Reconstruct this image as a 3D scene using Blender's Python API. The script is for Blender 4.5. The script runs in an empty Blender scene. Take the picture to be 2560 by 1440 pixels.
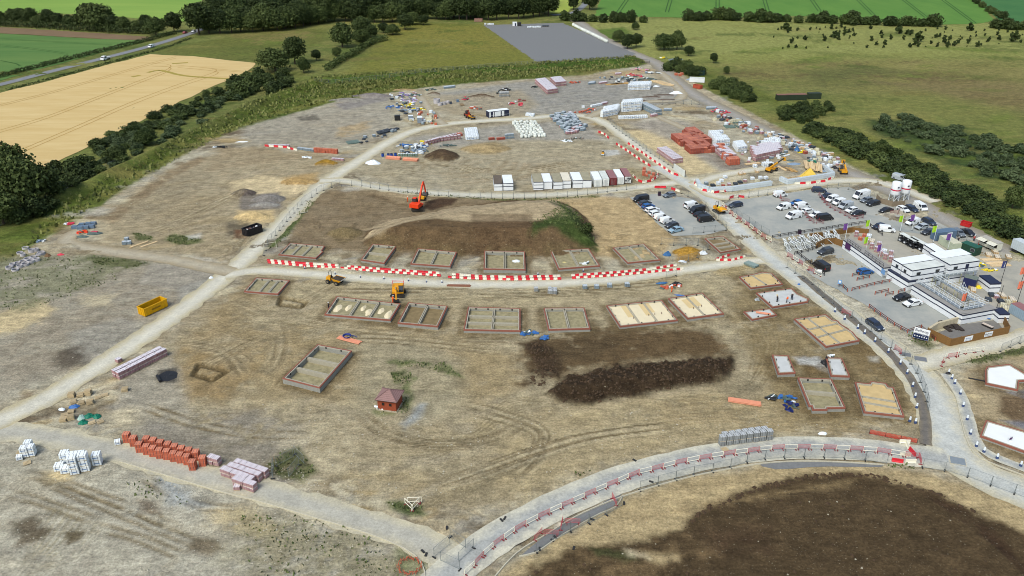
import bpy, bmesh, math, random
import numpy as np
from mathutils import Vector, Matrix
from mathutils.geometry import tessellate_polygon
random.seed(7); RNG = np.random.default_rng(7)
R = math.radians
scene = bpy.context.scene
# ---------------------------------------------------------------- camera, sky, sun, exposure
CAM_H, FOC, PITCH = 90.0,2000.0, R(26.8)
SP, CP = math.sin(PITCH), math.cos(PITCH)
cd = bpy.data.cameras.new('camera'); cam = bpy.data.objects.new('camera', cd)
scene.collection.objects.link(cam); scene.camera = cam
cam.location = (0,0, CAM_H); cam.rotation_euler = (math.pi/2-PITCH, 0,0)
cd.sensor_width = 36; cd.lens = 36*FOC/2560; cd.clip_start = 1; cd.clip_end = 6000
world = bpy.data.worlds.new('World'); scene.world = world; world.use_nodes = True
nt = world.node_tree; nt.nodes.clear()
sky = nt.nodes.new('ShaderNodeTexSky'); sky.sky_type = 'NISHITA'; sky.sun_disc = False
sky.sun_elevation = R(52); sky.sun_rotation = R(215); sky.air_density = 1.0; sky.dust_density = 3.6; sky.ozone_density = 1.2
bg = nt.nodes.new('ShaderNodeBackground'); bg.inputs[1].default_value = 0.12
wo = nt.nodes.new('ShaderNodeOutputWorld')
nt.links.new(sky.outputs[0], bg.inputs[0]); nt.links.new(bg.outputs[0], wo.inputs[0])
sl = bpy.data.lights.new('sun', 'SUN'); sl.energy = 1.3; sl.angle = R(22); sl.color = (1,0.98,0.94)
so = bpy.data.objects.new('sun', sl); scene.collection.objects.link(so)
so.rotation_euler = (R(38),0, R(180-215)); so.location = (0,0,300)
vs = scene.view_settings; vs.view_transform = 'Standard'; vs.look = 'None'; vs.gamma = 1; vs.exposure = 0.60
scene.cycles.max_bounces = 4; scene.cycles.diffuse_bounces = 2; scene.cycles.glossy_bounces = 2
scene.cycles.pixel_filter_type = 'BLACKMAN_HARRIS'; scene.cycles.filter_width = 1.0
KEXP = 1.15
# ---------------------------------------------------------------- picture points to ground points
def G(px, py, z=0.0):
    u, v = (px-1280)/FOC, (py-720)/FOC
    t = (CAM_H-z)/(SP+v*CP)
    return Vector((u*t, t*(CP-v*SP), z))
def GP(pts, z=0.0): return [G(x, y, z) for x, y in pts]
def C(r, g=None, b=None, k=None):
    if g is None: r, g, b = r
    f = lambda c: ((c/255+0.055)/1.055)**2.4 if c > 10.3 else c/255/12.92
    k = k or KEXP
    return (min(f(r)/k*.965,.85), min(f(g)/k*1.025,.85), min(f(b)/k*1.0,.85),1)
# ---------------------------------------------------------------- materials
MATS = {}
def mat(name, col, rough=.8, var=.12, scale=2.0, metal=0, objvar=0.0, bump=0, spec=.3, stripes=None):
    if name in MATS: return MATS[name]
    m = bpy.data.materials.new(name); m.use_nodes = True; n = m.node_tree.nodes; l = m.node_tree.links
    b = n['Principled BSDF']; b.inputs['Roughness'].default_value = rough; b.inputs['Metallic'].default_value = metal
    b.inputs['Specular IOR Level'].default_value = spec
    g = n.new('ShaderNodeNewGeometry'); t = n.new('ShaderNodeTexNoise'); t.inputs['Scale'].default_value = scale; t.inputs['Detail'].default_value = 6
    t.inputs['Roughness'].default_value = .65
    l.new(g.outputs['Position'], t.inputs['Vector'])
    mr = n.new('ShaderNodeMapRange'); mr.inputs[1].default_value = .3; mr.inputs[2].default_value = .7
    mr.inputs[3].default_value = 1-var; mr.inputs[4].default_value = 1+var
    l.new(t.outputs[0], mr.inputs[0]); last = mr.outputs[0]
    if objvar:
        oi = n.new('ShaderNodeObjectInfo'); m2 = n.new('ShaderNodeMapRange'); m2.inputs[3].default_value = 1-objvar; m2.inputs[4].default_value = 1+objvar
        l.new(oi.outputs['Random'], m2.inputs[0]); mm = n.new('ShaderNodeMath'); mm.operation = 'MULTIPLY'
        l.new(last, mm.inputs[0]); l.new(m2.outputs[0], mm.inputs[1]); last = mm.outputs[0]
    if stripes:                                   # (axis, frequency, darkness): courses, boards, corrugation
        sx = n.new('ShaderNodeSeparateXYZ'); l.new(n.new('ShaderNodeTexCoord').outputs['Object'], sx.inputs[0])
        fr = n.new('ShaderNodeMath'); fr.operation = 'MULTIPLY'; fr.inputs[1].default_value = stripes[1]; l.new(sx.outputs[stripes[0]], fr.inputs[0])
        f2 = n.new('ShaderNodeMath'); f2.operation = 'FRACT'; l.new(fr.outputs[0], f2.inputs[0])
        f3 = n.new('ShaderNodeMapRange'); f3.inputs[1].default_value = .7; f3.inputs[2].default_value = .8; f3.inputs[3].default_value = 1; f3.inputs[4].default_value = 1-stripes[2]
        l.new(f2.outputs[0], f3.inputs[0]); mm = n.new('ShaderNodeMath'); mm.operation = 'MULTIPLY'; l.new(last, mm.inputs[0]); l.new(f3.outputs[0], mm.inputs[1]); last = mm.outputs[0]
    mx = n.new('ShaderNodeVectorMath'); mx.operation = 'SCALE'; mx.inputs[0].default_value = col[:3]; l.new(last, mx.inputs['Scale'])
    l.new(mx.outputs[0], b.inputs['Base Color'])
    if bump:
        bp = n.new('ShaderNodeBump'); bp.inputs['Strength'].default_value = bump; bp.inputs['Distance'].default_value = .2
        l.new(t.outputs[0], bp.inputs['Height']); l.new(bp.outputs[0], b.inputs['Normal'])
    MATS[name] = m; return m
def paint_m(name, rgb, rough=.4): return mat(name, C(rgb), rough, .07,3.0, spec=.5)
# ---------------------------------------------------------------- mesh helpers
class MB:
    def __init__(s): s.v = []; s.f = []; s.mi = []; s.m = 0
    def add(s, vs, fs):
        o = len(s.v); s.v += [tuple(v) for v in vs]; s.f += [tuple(i+o for i in f) for f in fs]; s.mi += [s.m]*len(fs); return s
    def box(s, x, y, z, lx, ly, lz, rz=0, taper=1.0):      # centre of the base, sizes
        c, n = math.cos(rz), math.sin(rz); vs = []
        for k, t in ((0,1.0),(1, taper)):
            for a, b in ((-1,-1),(1,-1),(1,1),(-1,1)):
                u, w = a*lx/2*t, b*ly/2*t; vs.append((x+u*c-w*n, y+u*n+w*c, z+k*lz))
        return s.add(vs, [(3,2,1,0),(4,5,6,7),(0,1,5,4),(1,2,6,5),(2,3,7,6),(3,0,4,7)])
    def bar(s, a, b, w, h=None):
        a, b = Vector(a), Vector(b); h = h or w; d = (b-a); 
        if d.length < 1e-6: return s
        d.normalize(); up = Vector((0,0,1)) if abs(d.z) < .95 else Vector((1,0,0))
        r = d.cross(up).normalized()*w/2; q = r.cross(d).normalized()*h/2
        vs = [p+x*r+y*q for p in (a, b) for x, y in ((-1,-1),(1,-1),(1,1),(-1,1))]
        return s.add(vs, [(0,1,2,3),(7,6,5,4),(0,4,5,1),(1,5,6,2),(2,6,7,3),(3,7,4,0)])
    def tube(s, pts, r, n=8, cap=True):                    # r: one radius or one for each point
        pts = [Vector(p) for p in pts]; k = len(pts); rs = r if isinstance(r, (list, tuple)) else [r]*k
        vs = []; fs = []
        for i, p in enumerate(pts):
            d = (pts[min(i+1, k-1)]-pts[max(i-1,0)]).normalized(); up = Vector((0,0,1)) if abs(d.z) < .9 else Vector((1,0,0))
            a = d.cross(up).normalized(); b = a.cross(d)
            vs += [p+rs[i]*(math.cos(t*2*math.pi/n)*a+math.sin(t*2*math.pi/n)*b) for t in range(n)]
        for i in range(k-1):
            for t in range(n): fs.append((i*n+t, (i+1)*n+t, (i+1)*n+(t+1) % n, i*n+(t+1) % n))
        if cap: fs += [tuple(range(n)), tuple(range(k*n-1,(k-1)*n-1,-1))]
        return s.add(vs, fs)
    def cyl(s, x, y, z, r, h, n=16, r2=None):
        return s.tube([(x, y, z),(x, y, z+h)], [r, r if r2 is None else r2], n)
    def prism(s, poly, z0, z1):                            # xy polygon
        n = len(poly); vs = [(p[0], p[1], z0) for p in poly]+[(p[0], p[1], z1) for p in poly]
        t = tessellate_polygon([[Vector((p[0], p[1], 0)) for p in poly]])
        fs = [tuple(a) for a in t]+[tuple(i+n for i in a) for a in t]+[(i, (i+1) % n, n+(i+1) % n, n+i) for i in range(n)]
        return s.add(vs, fs)
    def side(s, prof, y0, y1, y0b=None):                   # xz profile extruded along y
        n = len(prof); vs = [(p[0], y0, p[1]) for p in prof]+[(p[0], y1, p[1]) for p in prof]
        t = tessellate_polygon([[Vector((p[0], p[1], 0)) for p in prof]])
        return s.add(vs, [tuple(a) for a in t]+[tuple(i+n for i in a) for a in t]+[(i, (i+1) % n, n+(i+1) % n, n+i) for i in range(n)])
    def flat(s, poly, z):
        t = tessellate_polygon([[Vector((p[0], p[1], 0)) for p in poly]])
        return s.add([(p[0], p[1], z) for p in poly], [tuple(a) for a in t])
    def build(s, name, mats, parent=None, smooth=False, loc=None, rz=0):
        me = bpy.data.meshes.new(name); me.from_pydata(s.v, [], s.f)
        for m in (mats if isinstance(mats, (list, tuple)) else [mats]): me.materials.append(m)
        if any(s.mi): me.polygons.foreach_set('material_index', s.mi)
        bm = bmesh.new(); bm.from_mesh(me); bmesh.ops.recalc_face_normals(bm, faces=bm.faces); bm.to_mesh(me); bm.free()
        if smooth: me.polygons.foreach_set('use_smooth', [True]*len(me.polygons))
        return link(name, me, parent, loc, rz)
def link(name, me, parent=None, loc=None, rz=0):
    o = bpy.data.objects.new(name, me); scene.collection.objects.link(o)
    if parent: o.parent = parent
    if loc is not None: o.location = loc
    if rz: o.rotation_euler = (0,0, rz)
    return o
def tag(o, label, cat, group=None):
    o['label'] = label; o['category'] = cat
    if group: o['group'] = group
    return o
def thing(name, label, cat, loc=(0,0,0), rz=0, group=None):
    o = link(name, None, None, loc, rz); return tag(o, label, cat, group)
def kind(o, k): o['kind'] = k; return o
def dup(o, loc, rz=0, label=None, group=None, scale=None):
    def cp(a, par):
        c = a.copy(); scene.collection.objects.link(c)
        if par: c.parent = par
        for ch in a.children: cp(ch, c)
        return c
    c = cp(o, None); c.location = loc; c.rotation_euler = (0,0, rz)
    if scale: c.scale = scale if isinstance(scale, tuple) else (scale,)*3
    if label: c['label'] = label
    if group: c['group'] = group
    return c
ORD = 'first second third fourth fifth sixth seventh eighth ninth tenth eleventh twelfth thirteenth fourteenth fifteenth sixteenth seventeenth eighteenth nineteenth twentieth'.split()
def nth(i, n, a='left', b='right'):
    if i == 0: return a+'most' if a in ('left', 'right') else ORD[0]+' from the '+a
    if i == n-1: return b+'most' if b in ('left', 'right') else 'last from the '+a
    return (ORD[i]+' from the '+a) if i < (n+1)/2 or n > 40 else (ORD[n-1-i]+' from the '+b)
def heading(px, py, dx, dy):
    a, b = G(px, py), G(px+dx, py+dy); return math.atan2(b.y-a.y, b.x-a.x)
def smooth_line(pts, step=2.0):
    P = [Vector((p[0], p[1])) for p in pts]; out = []
    for i in range(len(P)-1):
        p0, p1, p2, p3 = P[max(i-1,0)], P[i], P[i+1], P[min(i+2, len(P)-1)]
        n = max(2, int((p2-p1).length/step))
        for k in range(n):
            t = k/n; out.append(.5*((2*p1)+(p2-p0)*t+(2*p0-5*p1+4*p2-p3)*t*t+(3*p1-p0-3*p2+p3)*t**3))
    out.append(P[-1]); return out
def along(pts_px, step, z=0, smooth=True):                  # (point, heading) every `step` metres along a picture polyline
    L = smooth_line(GP(pts_px, z),1.0) if smooth else [Vector(p[:2]) for p in GP(pts_px, z)]
    res = []; need = step/2; prev = L[0]; acc = 0
    for q in L[1:]:
        d = (q-prev).length
        while d > 0 and acc+d >= need:
            t = (need-acc)/d; p = prev+(q-prev)*t; res.append((p, math.atan2(q.y-prev.y, q.x-prev.x))); need += step
        acc += d; prev = q
    return res
# ---------------------------------------------------------------- noise fields
def vnoise(x, y, seed=0):
    xi, yi = np.floor(x).astype(np.int64), np.floor(y).astype(np.int64); fx, fy = x-xi, y-yi
    fx, fy = fx*fx*(3-2*fx), fy*fy*(3-2*fy)
    def h(a, b):
        n = (a*374761393+b*668265263+seed*144665) & 0xffffffff; n = ((n ^ (n >> 13))*1274126177) & 0xffffffff
        return ((n ^ (n >> 16)) & 0xffff)/65535.0
    return (h(xi, yi)*(1-fx)+h(xi+1, yi)*fx)*(1-fy)+(h(xi, yi+1)*(1-fx)+h(xi+1, yi+1)*fx)*fy
def fbm(x, y, o=4, seed=0, g=.55):
    s = 0; a = 1; t = 0
    for i in range(o): s = s+a*vnoise(x*2**i+17.3*i, y*2**i-9.1*i, seed+i); t += a; a *= g
    return s/t*2-1
# ---------------------------------------------------------------- the ground: one sheet with relief and soil colours
def axis(segs):
    out = []
    for a, b, s0, s1 in segs:
        x = a
        while x < b-1e-6: out.append(x); x += s0+(s1-s0)*(x-a)/(b-a)
    out.append(segs[-1][1]); return np.array(out)
gx = axis([(-1600,-300,40,8),(-300,-190,2.2,.8),(-190,-95,.75,.6),(-95,105,.32,.32),(105,200,.6,.75),(200,330,.8,2.2),(330,1600,8,40)])
gy = axis([(40,84,3,.6),(84,130,.32,.45),(130,260,.45,.9),(260,420,.9,2.2),(420,700,2.5,6),(700,2400,8,60)])
X, Y = np.meshgrid(gx, gy); NX, NY = len(gx), len(gy); X = X.ravel(); Y = Y.ravel()
N1 = fbm(X/1.3, Y/1.3,3,1); N4 = fbm(X/5, Y/5,4,5); N15 = fbm(X/17, Y/17,4,9); N40 = fbm(X/55, Y/55,3,13)
NS = fbm((X*.9+Y*.25)/11,(Y*.9-X*.25)/2.2,4,21)         # drawn out sideways, like scraped earth
COL = np.zeros((len(X),3)); Z = np.zeros(len(X)); ROUGH = np.zeros(len(X)); WEED = np.zeros(len(X))
def inside_d(P):                                             # signed distance to a polygon, positive inside
    P = np.array([(p[0], p[1]) for p in P]); lo, hi = P.min(0)-12, P.max(0)+12
    idx = np.nonzero((X > lo[0]) & (X < hi[0]) & (Y > lo[1]) & (Y < hi[1]))[0]
    x, y = X[idx], Y[idx]; d = np.full(len(idx),1e9); ins = np.zeros(len(idx), bool); n = len(P)
    for i in range(n):
        a, b = P[i], P[(i+1) % n]; e = b-a; L = e@e+1e-9
        t = np.clip(((x-a[0])*e[0]+(y-a[1])*e[1])/L, 0,1); d = np.minimum(d, np.hypot(x-a[0]-t*e[0], y-a[1]-t*e[1]))
        c = (a[1] > y) != (b[1] > y)
        if abs(e[1]) > 1e-9: ins ^= c & (x < e[0]*(y-a[1])/e[1]+a[0])
    return idx, np.where(ins, d, -d)
def line_d(L):
    P = np.array([(p[0], p[1]) for p in L]); lo, hi = P.min(0)-9, P.max(0)+9
    idx = np.nonzero((X > lo[0]) & (X < hi[0]) & (Y > lo[1]) & (Y < hi[1]))[0]; x, y = X[idx], Y[idx]
    d = np.full(len(idx),1e9)
    for i in range(len(P)-1):
        a, b = P[i], P[i+1]; e = b-a; L2 = e@e+1e-9
        t = np.clip(((x-a[0])*e[0]+(y-a[1])*e[1])/L2,0,1); d = np.minimum(d, np.hypot(x-a[0]-t*e[0], y-a[1]-t*e[1]))
    return idx, d
sst = lambda v: np.clip(v, 0,1)**2*(3-2*np.clip(v, 0,1))
def soil(pts, rgb, soft=1.5, amp=2.0, k=1.0, patchy=0.0, rough=None, weed=None, z=0.0):
    """a patch of earth of its own colour; edges wander by `amp` metres, `patchy` breaks it up"""
    idx, d = inside_d(GP(pts, z)); n = .6*N4[idx]+.4*N1[idx]
    m = sst((d+n*amp)/soft*.5+.5)*k
    if patchy: m = m*sst((NS[idx]*.5+N4[idx]*.5+N1[idx]*.35)*2.2+1.5-patchy*2)
    c = np.array(C(rgb)[:3]); COL[idx] += (c-COL[idx])*m[:, None]
    if rough is not None: ROUGH[idx] += (rough-ROUGH[idx])*m
    if weed is not None: WEED[idx] += (weed-WEED[idx])*m
def ruts(pts, rgb, gap=1.9, w=.45, k=.7, n=2, depth=.12):
    """wheel tracks pressed into the earth"""
    L_ = smooth_line(GP(pts),1.5); idx, d = line_d(L_); c = np.array(C(rgb)[:3])
    m = np.zeros(len(idx)); len_ = sum((b-a).length for a, b in zip(L_, L_[1:])); fe = np.ones(len(idx))
    for e_ in (L_[0], L_[-1]): fe *= sst(np.hypot(X[idx]-e_[0], Y[idx]-e_[1])/max(2.5, len_*.16)-.25)
    for q in range(n):
        o = gap*(q-(n-1)/2) if n > 2 else gap/2
        m = np.maximum(m, sst(1.35-np.abs(d-abs(o)+.25*N4[idx])/w))
    m *= k*fe*sst(.8+N4[idx]*1.5+N1[idx]*.7); COL[idx] += (c-COL[idx])*m[:, None]; Z[idx] -= depth*m
def mound(pts, h, runs, wob=1.0):
    """convex heap: rises from each foot edge over its own run"""
    P = GP(pts); cx = sum(p.x for p in P)/len(P); cy = sum(p.y for p in P)/len(P); idx, dd = inside_d(P)
    f = np.ones(len(idx)); n = len(P)
    for i in range(n):
        a, b = P[i], P[(i+1) % n]; e = (b-a); e.z = 0; e.normalize(); nx, ny = -e.y, e.x
        if (cx-a.x)*nx+(cy-a.y)*ny < 0: nx, ny = -nx, -ny
        dist = (X[idx]-a.x)*nx+(Y[idx]-a.y)*ny+N4[idx]*wob*.6+N1[idx]*wob*.25
        f = np.minimum(f, np.clip(dist/(runs[i % len(runs)]),0,1))
    Z[idx] = np.maximum(Z[idx], h*f+Z[idx]*0+.05*N1[idx]*(f > 0))
def heap(px, py, rx, ry, h, rgb=None, rough=.5, rot=0):
    """round tipped heap"""
    c = G(px, py); idx = np.nonzero((np.abs(X-c.x) < rx*1.6+ry) & (np.abs(Y-c.y) < rx*1.6+ry))[0]
    x, y = X[idx]-c.x, Y[idx]-c.y; x, y = x*math.cos(rot)+y*math.sin(rot),-x*math.sin(rot)+y*math.cos(rot)
    r = np.hypot(x/rx, y/ry)+.16*N4[idx]+.07*N1[idx]
    f = np.clip(1.05-r, 0,1); Z[idx] = np.maximum(Z[idx], h*np.minimum(f*1.25,1)**.95+.08*N1[idx]*(f > 0))
    if rgb:
        m = sst((1.08-r)*7); cc = np.array(C(rgb)[:3]); COL[idx] += (cc-COL[idx])*m[:, None]; ROUGH[idx] += (rough-ROUGH[idx])*m; WEED[idx] *= 1-m
def trench(pts, w, rgb, depth=.7):
    idx, d = line_d(GP(pts+[pts[0]])); m = sst((w/2-d)*4+.5); Z[idx] -= depth*m
    m = sst((w/2+.5-d)*1.6); COL[idx] += (np.array(C(rgb)[:3])-COL[idx])*(m*.85)[:, None]
lay = lambda a, b, m: a+(b-a)*m[:, None]
c3 = lambda *r: np.array(C(*r)[:3])
# rough grass beyond the site
COL[:] = c3(120,124,68); COL = lay(COL, c3(134,128,74), sst(N15*1.6+.5)*.8); COL = lay(COL, c3(80,98,46), sst(N40*1.5+NS*1.0+.2)*.6)
WEED[:] = .5
def meadow(pts, rgb, soft=8, amp=8, k=1, patchy=0): soil(pts, rgb, soft, amp, k, patchy, weed=.5)
meadow([(1450,45),(2700,60),(2700,150),(1900,150),(1640,150),(1450,90)], (146,146,84))
meadow([(1640,135),(2700,125),(2700,170),(1700,180)], (138,138,76), patchy=.3)
meadow([(1760,165),(2200,148),(2700,150),(2700,290),(2350,270),(2100,235),(1850,215)], (134,124,76),16,14,.7)
meadow([(2000,180),(2150,165),(2330,185),(2250,215),(2050,215)], (96,98,56),10,9,.8)
meadow([(2150,195),(2330,185),(2560,210),(2700,270),(2700,300),(2500,270),(2250,225)], (130,112,78),16,14,.65)
meadow([(2000,255),(2300,225),(2700,320),(2700,420),(2560,390),(2300,280)], (124,124,68),10,9,.8)
meadow([(2080,270),(2250,262),(2330,290),(2180,300)], (132,128,72),6,6,.7)
for p in [[(2150,190),(2400,180),(2500,200),(2300,205)], [(1700,185),(1950,175),(2050,190),(1850,200)], [(2400,230),(2650,260),(2650,275),(2450,250)], [(1950,160),(2300,150),(2300,158),(1950,170)]]:
    meadow(p, (104,88,58),6,8,.6,.5)
meadow([(2170,300),(2300,300),(2460,345),(2600,400),(2600,480),(2440,440),(2280,370),(2190,335)], (60,76,42),5,4)
meadow([(1780,180),(1960,250),(1960,275),(1830,215),(1760,190)], (104,110,50),6,5)
meadow([(2150,330),(2260,380),(2560,545),(2600,580),(2600,600),(2400,500),(2200,400)], (118,118,54),4,3)
meadow([(1000,55),(1210,62),(1345,155),(1300,165),(1100,180),(860,185),(900,150),(960,95)], (122,120,56),6,4)
meadow([(950,60),(1220,70),(1300,120),(1200,130),(1000,110)], (136,126,62),10,8,.7,.3)
meadow([(380,125),(640,80),(820,70),(820,100),(700,150),(640,160),(400,135)], (108,110,56),6,4)
meadow([(560,85),(760,75),(800,90),(650,110)], (136,120,76),6,6,.7,.4)
meadow([(1480,75),(1560,68),(1590,90),(1530,105)], (98,116,52),4,3)
# banks round the site: long grass on a low bund
meadow([(-200,640),(0,580),(160,500),(350,405),(520,310),(650,250),(790,190),(1100,170),(1350,155),(1570,145),(1640,160),(1500,180),(1340,197),(1080,218),(830,258),(600,325),(330,465),(30,645),(-100,720)], (86,96,40),4,3)
meadow([(780,205),(960,195),(1280,170),(1580,143),(1590,165),(1340,178),(1080,196),(880,212)], (70,92,38),3,3,.9)
meadow([(100,580),(330,440),(520,340),(700,275),(840,240),(1080,205),(1080,212),(830,252),(600,318),(330,455),(130,590)], (118,116,58),2,2,.85)
meadow([(380,320),(470,290),(640,225),(720,200),(700,240),(520,330),(400,380)], (112,110,64),4,4,.6,.4)
for i, (a, b) in enumerate([((780,205),(1590,152)),((640,260),(800,208)),((150,500),(640,262))]):
    idx, d = line_d([G(*a), G(*b)]); Z[idx] = np.maximum(Z[idx], np.clip(1-d/5.5,0,1)*2.2*(1+.3*N4[idx])-.05)
rr = random.Random(11)
for q in range(1300):                                       # tussocks, straw, darker growth and painted-in shade patches in the rough grass
    px, py = rr.uniform(-60,2620), rr.uniform(55,680); g = G(px, py); r = rr.uniform(1.5,6)*(1 if py > 220 else 1.6); e = rr.uniform(1,4); an = rr.uniform(-.4,.6); ca_, sa = math.cos(an), math.sin(an)
    i0, i1 = np.searchsorted(gx, [g.x-r*e, g.x+r*e]); j0, j1 = np.searchsorted(gy, [g.y-r*e, g.y+r*e])
    if i1 <= i0 or j1 <= j0: continue
    ii = (np.arange(j0, j1)[:, None]*NX+np.arange(i0, i1)[None]).ravel(); dx, dy = X[ii]-g.x, Y[ii]-g.y
    d = np.hypot((dx*ca_+dy*sa)/e, -dx*sa+dy*ca_)/r+.5*N4[ii]+.4*N1[ii]; m = sst((1-d)*1.6)*rr.uniform(.2,.65)
    COL[ii] += (c3(*rr.choice([(92,106,46),(136,130,72),(72,88,38),(122,112,64),(110,122,54),(86,96,44),(146,136,84)]))-COL[ii])*m[:, None]; Z[ii] += m*rr.uniform(0,.25)
# ---- the stripped site
SITE = [(-300,800),(-60,720),(30,650),(100,605),(180,562),(240,522),(330,462),(430,403),(520,357),(600,322),(720,287),(830,257),(960,234),(1080,217),(1250,202),(1340,197),(1480,187),(1530,174),(1600,166),(1640,150),(1690,172),(1745,215),(1850,268),(1960,325),(2060,380),(2200,450),(2320,515),(2560,650),(2900,760),(2900,1900),(-500,1900)]
soil(SITE, (178,169,146),1.5,2.2, rough=.5, weed=0)
idx, d = inside_d(GP(SITE)); m = (d > 0)
sub = lambda c, f, k: COL.__setitem__(idx, lay(COL[idx], c3(*c), np.where(m, sst(f)*k, 0)))
sub((146,128,98), N15[idx]*1.5+.5,.7); sub((176,168,148), NS[idx]*2.0+.25,.55); sub((132,114,86), N4[idx]*1.4+NS[idx]-.1,.45)
GREY, BRN, DKB, SOILC, SAND, PALE = (152,147,136),(148,129,96),(122,103,76),(82,66,48),(196,176,136),(188,174,144)
# broken ground: pale scrapes, dark churned spots, ochre and grey blotches, odd wheel tracks
SW = [(p.x, p.y) for p in GP(SITE)]; rr = random.Random(4)
def inside_site(x, y):
    c = False
    for i in range(len(SW)):
        a, b = SW[i], SW[i-1]
        if (a[1] > y) != (b[1] > y) and x < (b[0]-a[0])*(y-a[1])/(b[1]-a[1])+a[0]: c = not c
    return c
for q in range(2300):
    px, py = rr.uniform(-20,2580),(190+1260*rr.random()**.8 if q < 1500 else rr.uniform(200,660)); g = G(px, py)
    if not inside_site(g.x, g.y) or (1300 < px < 1860 and 850 < py < 1010) or (px > 1500 and py > 1150): continue
    r = rr.uniform(.5,2.6)*(1 if py > 600 else 1.8); e = rr.uniform(1.2,4.5); an = rr.gauss(.15,.5); ca_, sa = math.cos(an), math.sin(an)
    i0, i1 = np.searchsorted(gx, [g.x-r*e, g.x+r*e]); j0, j1 = np.searchsorted(gy, [g.y-r*e, g.y+r*e])
    if i1 <= i0 or j1 <= j0: continue
    ii = (np.arange(j0, j1)[:, None]*NX+np.arange(i0, i1)[None]).ravel(); dx, dy = X[ii]-g.x, Y[ii]-g.y
    d = np.hypot((dx*ca_+dy*sa)/e, -dx*sa+dy*ca_)/r+.5*N1[ii]+.35*N4[ii]; m = sst((1-d)*1.8)*rr.uniform(.3,.8)
    COL[ii] += (c3(*rr.choice([(196,184,154),(188,180,164),(120,102,76),(104,90,70),(110,96,78),(170,146,100),(148,144,136),(132,124,110),(206,194,166)]))-COL[ii])*m[:, None]; Z[ii] += rr.uniform(-.12,.12)*m
for q in range(110):
    px, py = rr.uniform(-20,2300), rr.uniform(330,1420); g = G(px, py)
    if not inside_site(g.x, g.y) or (px > 1350 and py > 1100) or (1300 < px < 1860 and 840 < py < 1010): continue
    L = rr.uniform(30,130)*(.5+py/1400); a = rr.gauss(.0,.5); k1, k2 = rr.uniform(-.35,.35), rr.uniform(-.35,.35)
    P = [(px+L*t*math.cos(a), py+L*t*(math.sin(a)*.6+k1*t+k2*t*t)) for t in (0,.33,.66,1)]; ruts(P, rr.choice([(118,102,76),(128,112,86),(186,174,146),(136,122,98)]),1.9,.32,.75,2,.1)
# left ground: stony grey with weeds; lower left grey
soil([(-200,1090),(120,1100),(400,1180),(640,1255),(920,1335),(1060,1390),(1080,1600),(-300,1600)], (178,171,153),3,3,.8)
soil([(-200,700),(60,640),(260,640),(540,670),(540,700),(300,860),(0,1010),(-300,1150)], (162,154,137),3,3,.8)
soil([(230,660),(540,675),(520,730),(400,790),(330,850),(150,930),(0,960),(0,860),(120,780)], (140,127,108),4,5,.55,.3)
soil([(380,660),(500,665),(540,690),(490,730),(420,720),(340,710)], (156,148,134),1,1,.8)
soil([(440,720),(500,700),(540,690),(500,735),(450,760)], GREY, 1,1,.8)
soil([(180,830),(300,795),(370,800),(330,860),(230,920),(170,900)], GREY, 1.5,2,.6)
soil([(40,760),(110,745),(150,770),(100,800),(40,830),(-60,850),(-60,800)], SAND, 2,3,.9)
soil([(210,735),(290,730),(270,765),(200,760)], PALE, 2,3,.8)
soil([(140,880),(200,865),(215,910),(155,920)], (84,74,62),2,3,.85,.2)
soil([(50,985),(90,975),(85,995),(50,1000)], DKB, 1,1,.8)
soil([(0,640),(270,640),(340,660),(220,720),(80,770),(-60,800),(-100,720)], (128,126,98),3,3,.8,.3, weed=.35)
# ground between left spur and main road
soil([(240,560),(330,480),(430,420),(560,370),(800,380),(860,400),(780,460),(700,530),(640,600),(560,640),(260,610)], (160,144,114),3,4,.8)
soil([(300,520),(430,440),(520,410),(530,450),(430,510),(330,560)], (144,132,108),3,4,.7,.35)
soil([(260,540),(420,430),(500,390),(520,395),(420,450),(280,560)], (128,108,82),1.5,2,.7,.3)
for q in range(14):
    y0 = 430+q*12; ruts([(300+q*6, y0+60),(420+q*8, y0+20),(520+q*8, y0)], (122,106,82),.9,.3,.5,2,.08)
soil([(570,455),(660,440),(740,450),(790,470),(720,490),(640,500),(590,490)], (204,184,146),2,3,.9)
soil([(710,445),(790,430),(800,455),(730,462)], (178,148,100),2,2,.9)
soil([(600,490),(700,480),(705,520),(600,530)], (120,112,104),1,1,.9)
soil([(590,525),(680,525),(690,555),(600,560)], (196,172,128),1,1,.9)
heap(610,484,4.2,3.0,1.6,(92,82,76)); heap(672,499,5.5,3.4,1.7,(128,122,116)); heap(660,513,5,1.8,1.0,(142,137,130))
heap(632,543,5.5,2.8,1.8,(204,178,130)); heap(747,455,6.5,3,1.5,(176,146,98)); heap(816,409,4.0,2.2,1.6,(158,122,52))
soil([(560,555),(620,550),(625,580),(570,590)], (84,76,64),1,1,.8,.2); soil([(585,575),(618,570),(618,598),(585,598)], (104,72,52),.8,.8,.9)
soil([(430,585),(480,590),(510,605),(470,615),(430,610),(410,600)], (96,104,62),1,1.5,.8, weed=.6)
soil([(330,580),(380,590),(380,602),(340,600)], (84,96,54),1,1,.8, weed=.6)
soil([(465,590),(500,583),(500,595),(470,598)], (186,180,168),1,1,.8)
soil([(220,640),(340,648),(370,658),(330,672),(240,660)], (96,98,62),1.5,2,.8, weed=.6)
soil([(600,320),(720,287),(900,250),(980,240),(990,330),(900,360),(800,370),(620,360)], (158,150,134),3,4,.8)
soil([(830,260),(960,235),(970,250),(860,275)], (132,126,122),2,2,.8)
heap(930,241,10,3,1.6,(128,120,116)); heap(870,251,9,3.0,1.2,(146,140,130))
soil([(740,288),(790,285),(800,300),(750,302)], (96,90,80),1,1.5,.8,.3)
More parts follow.
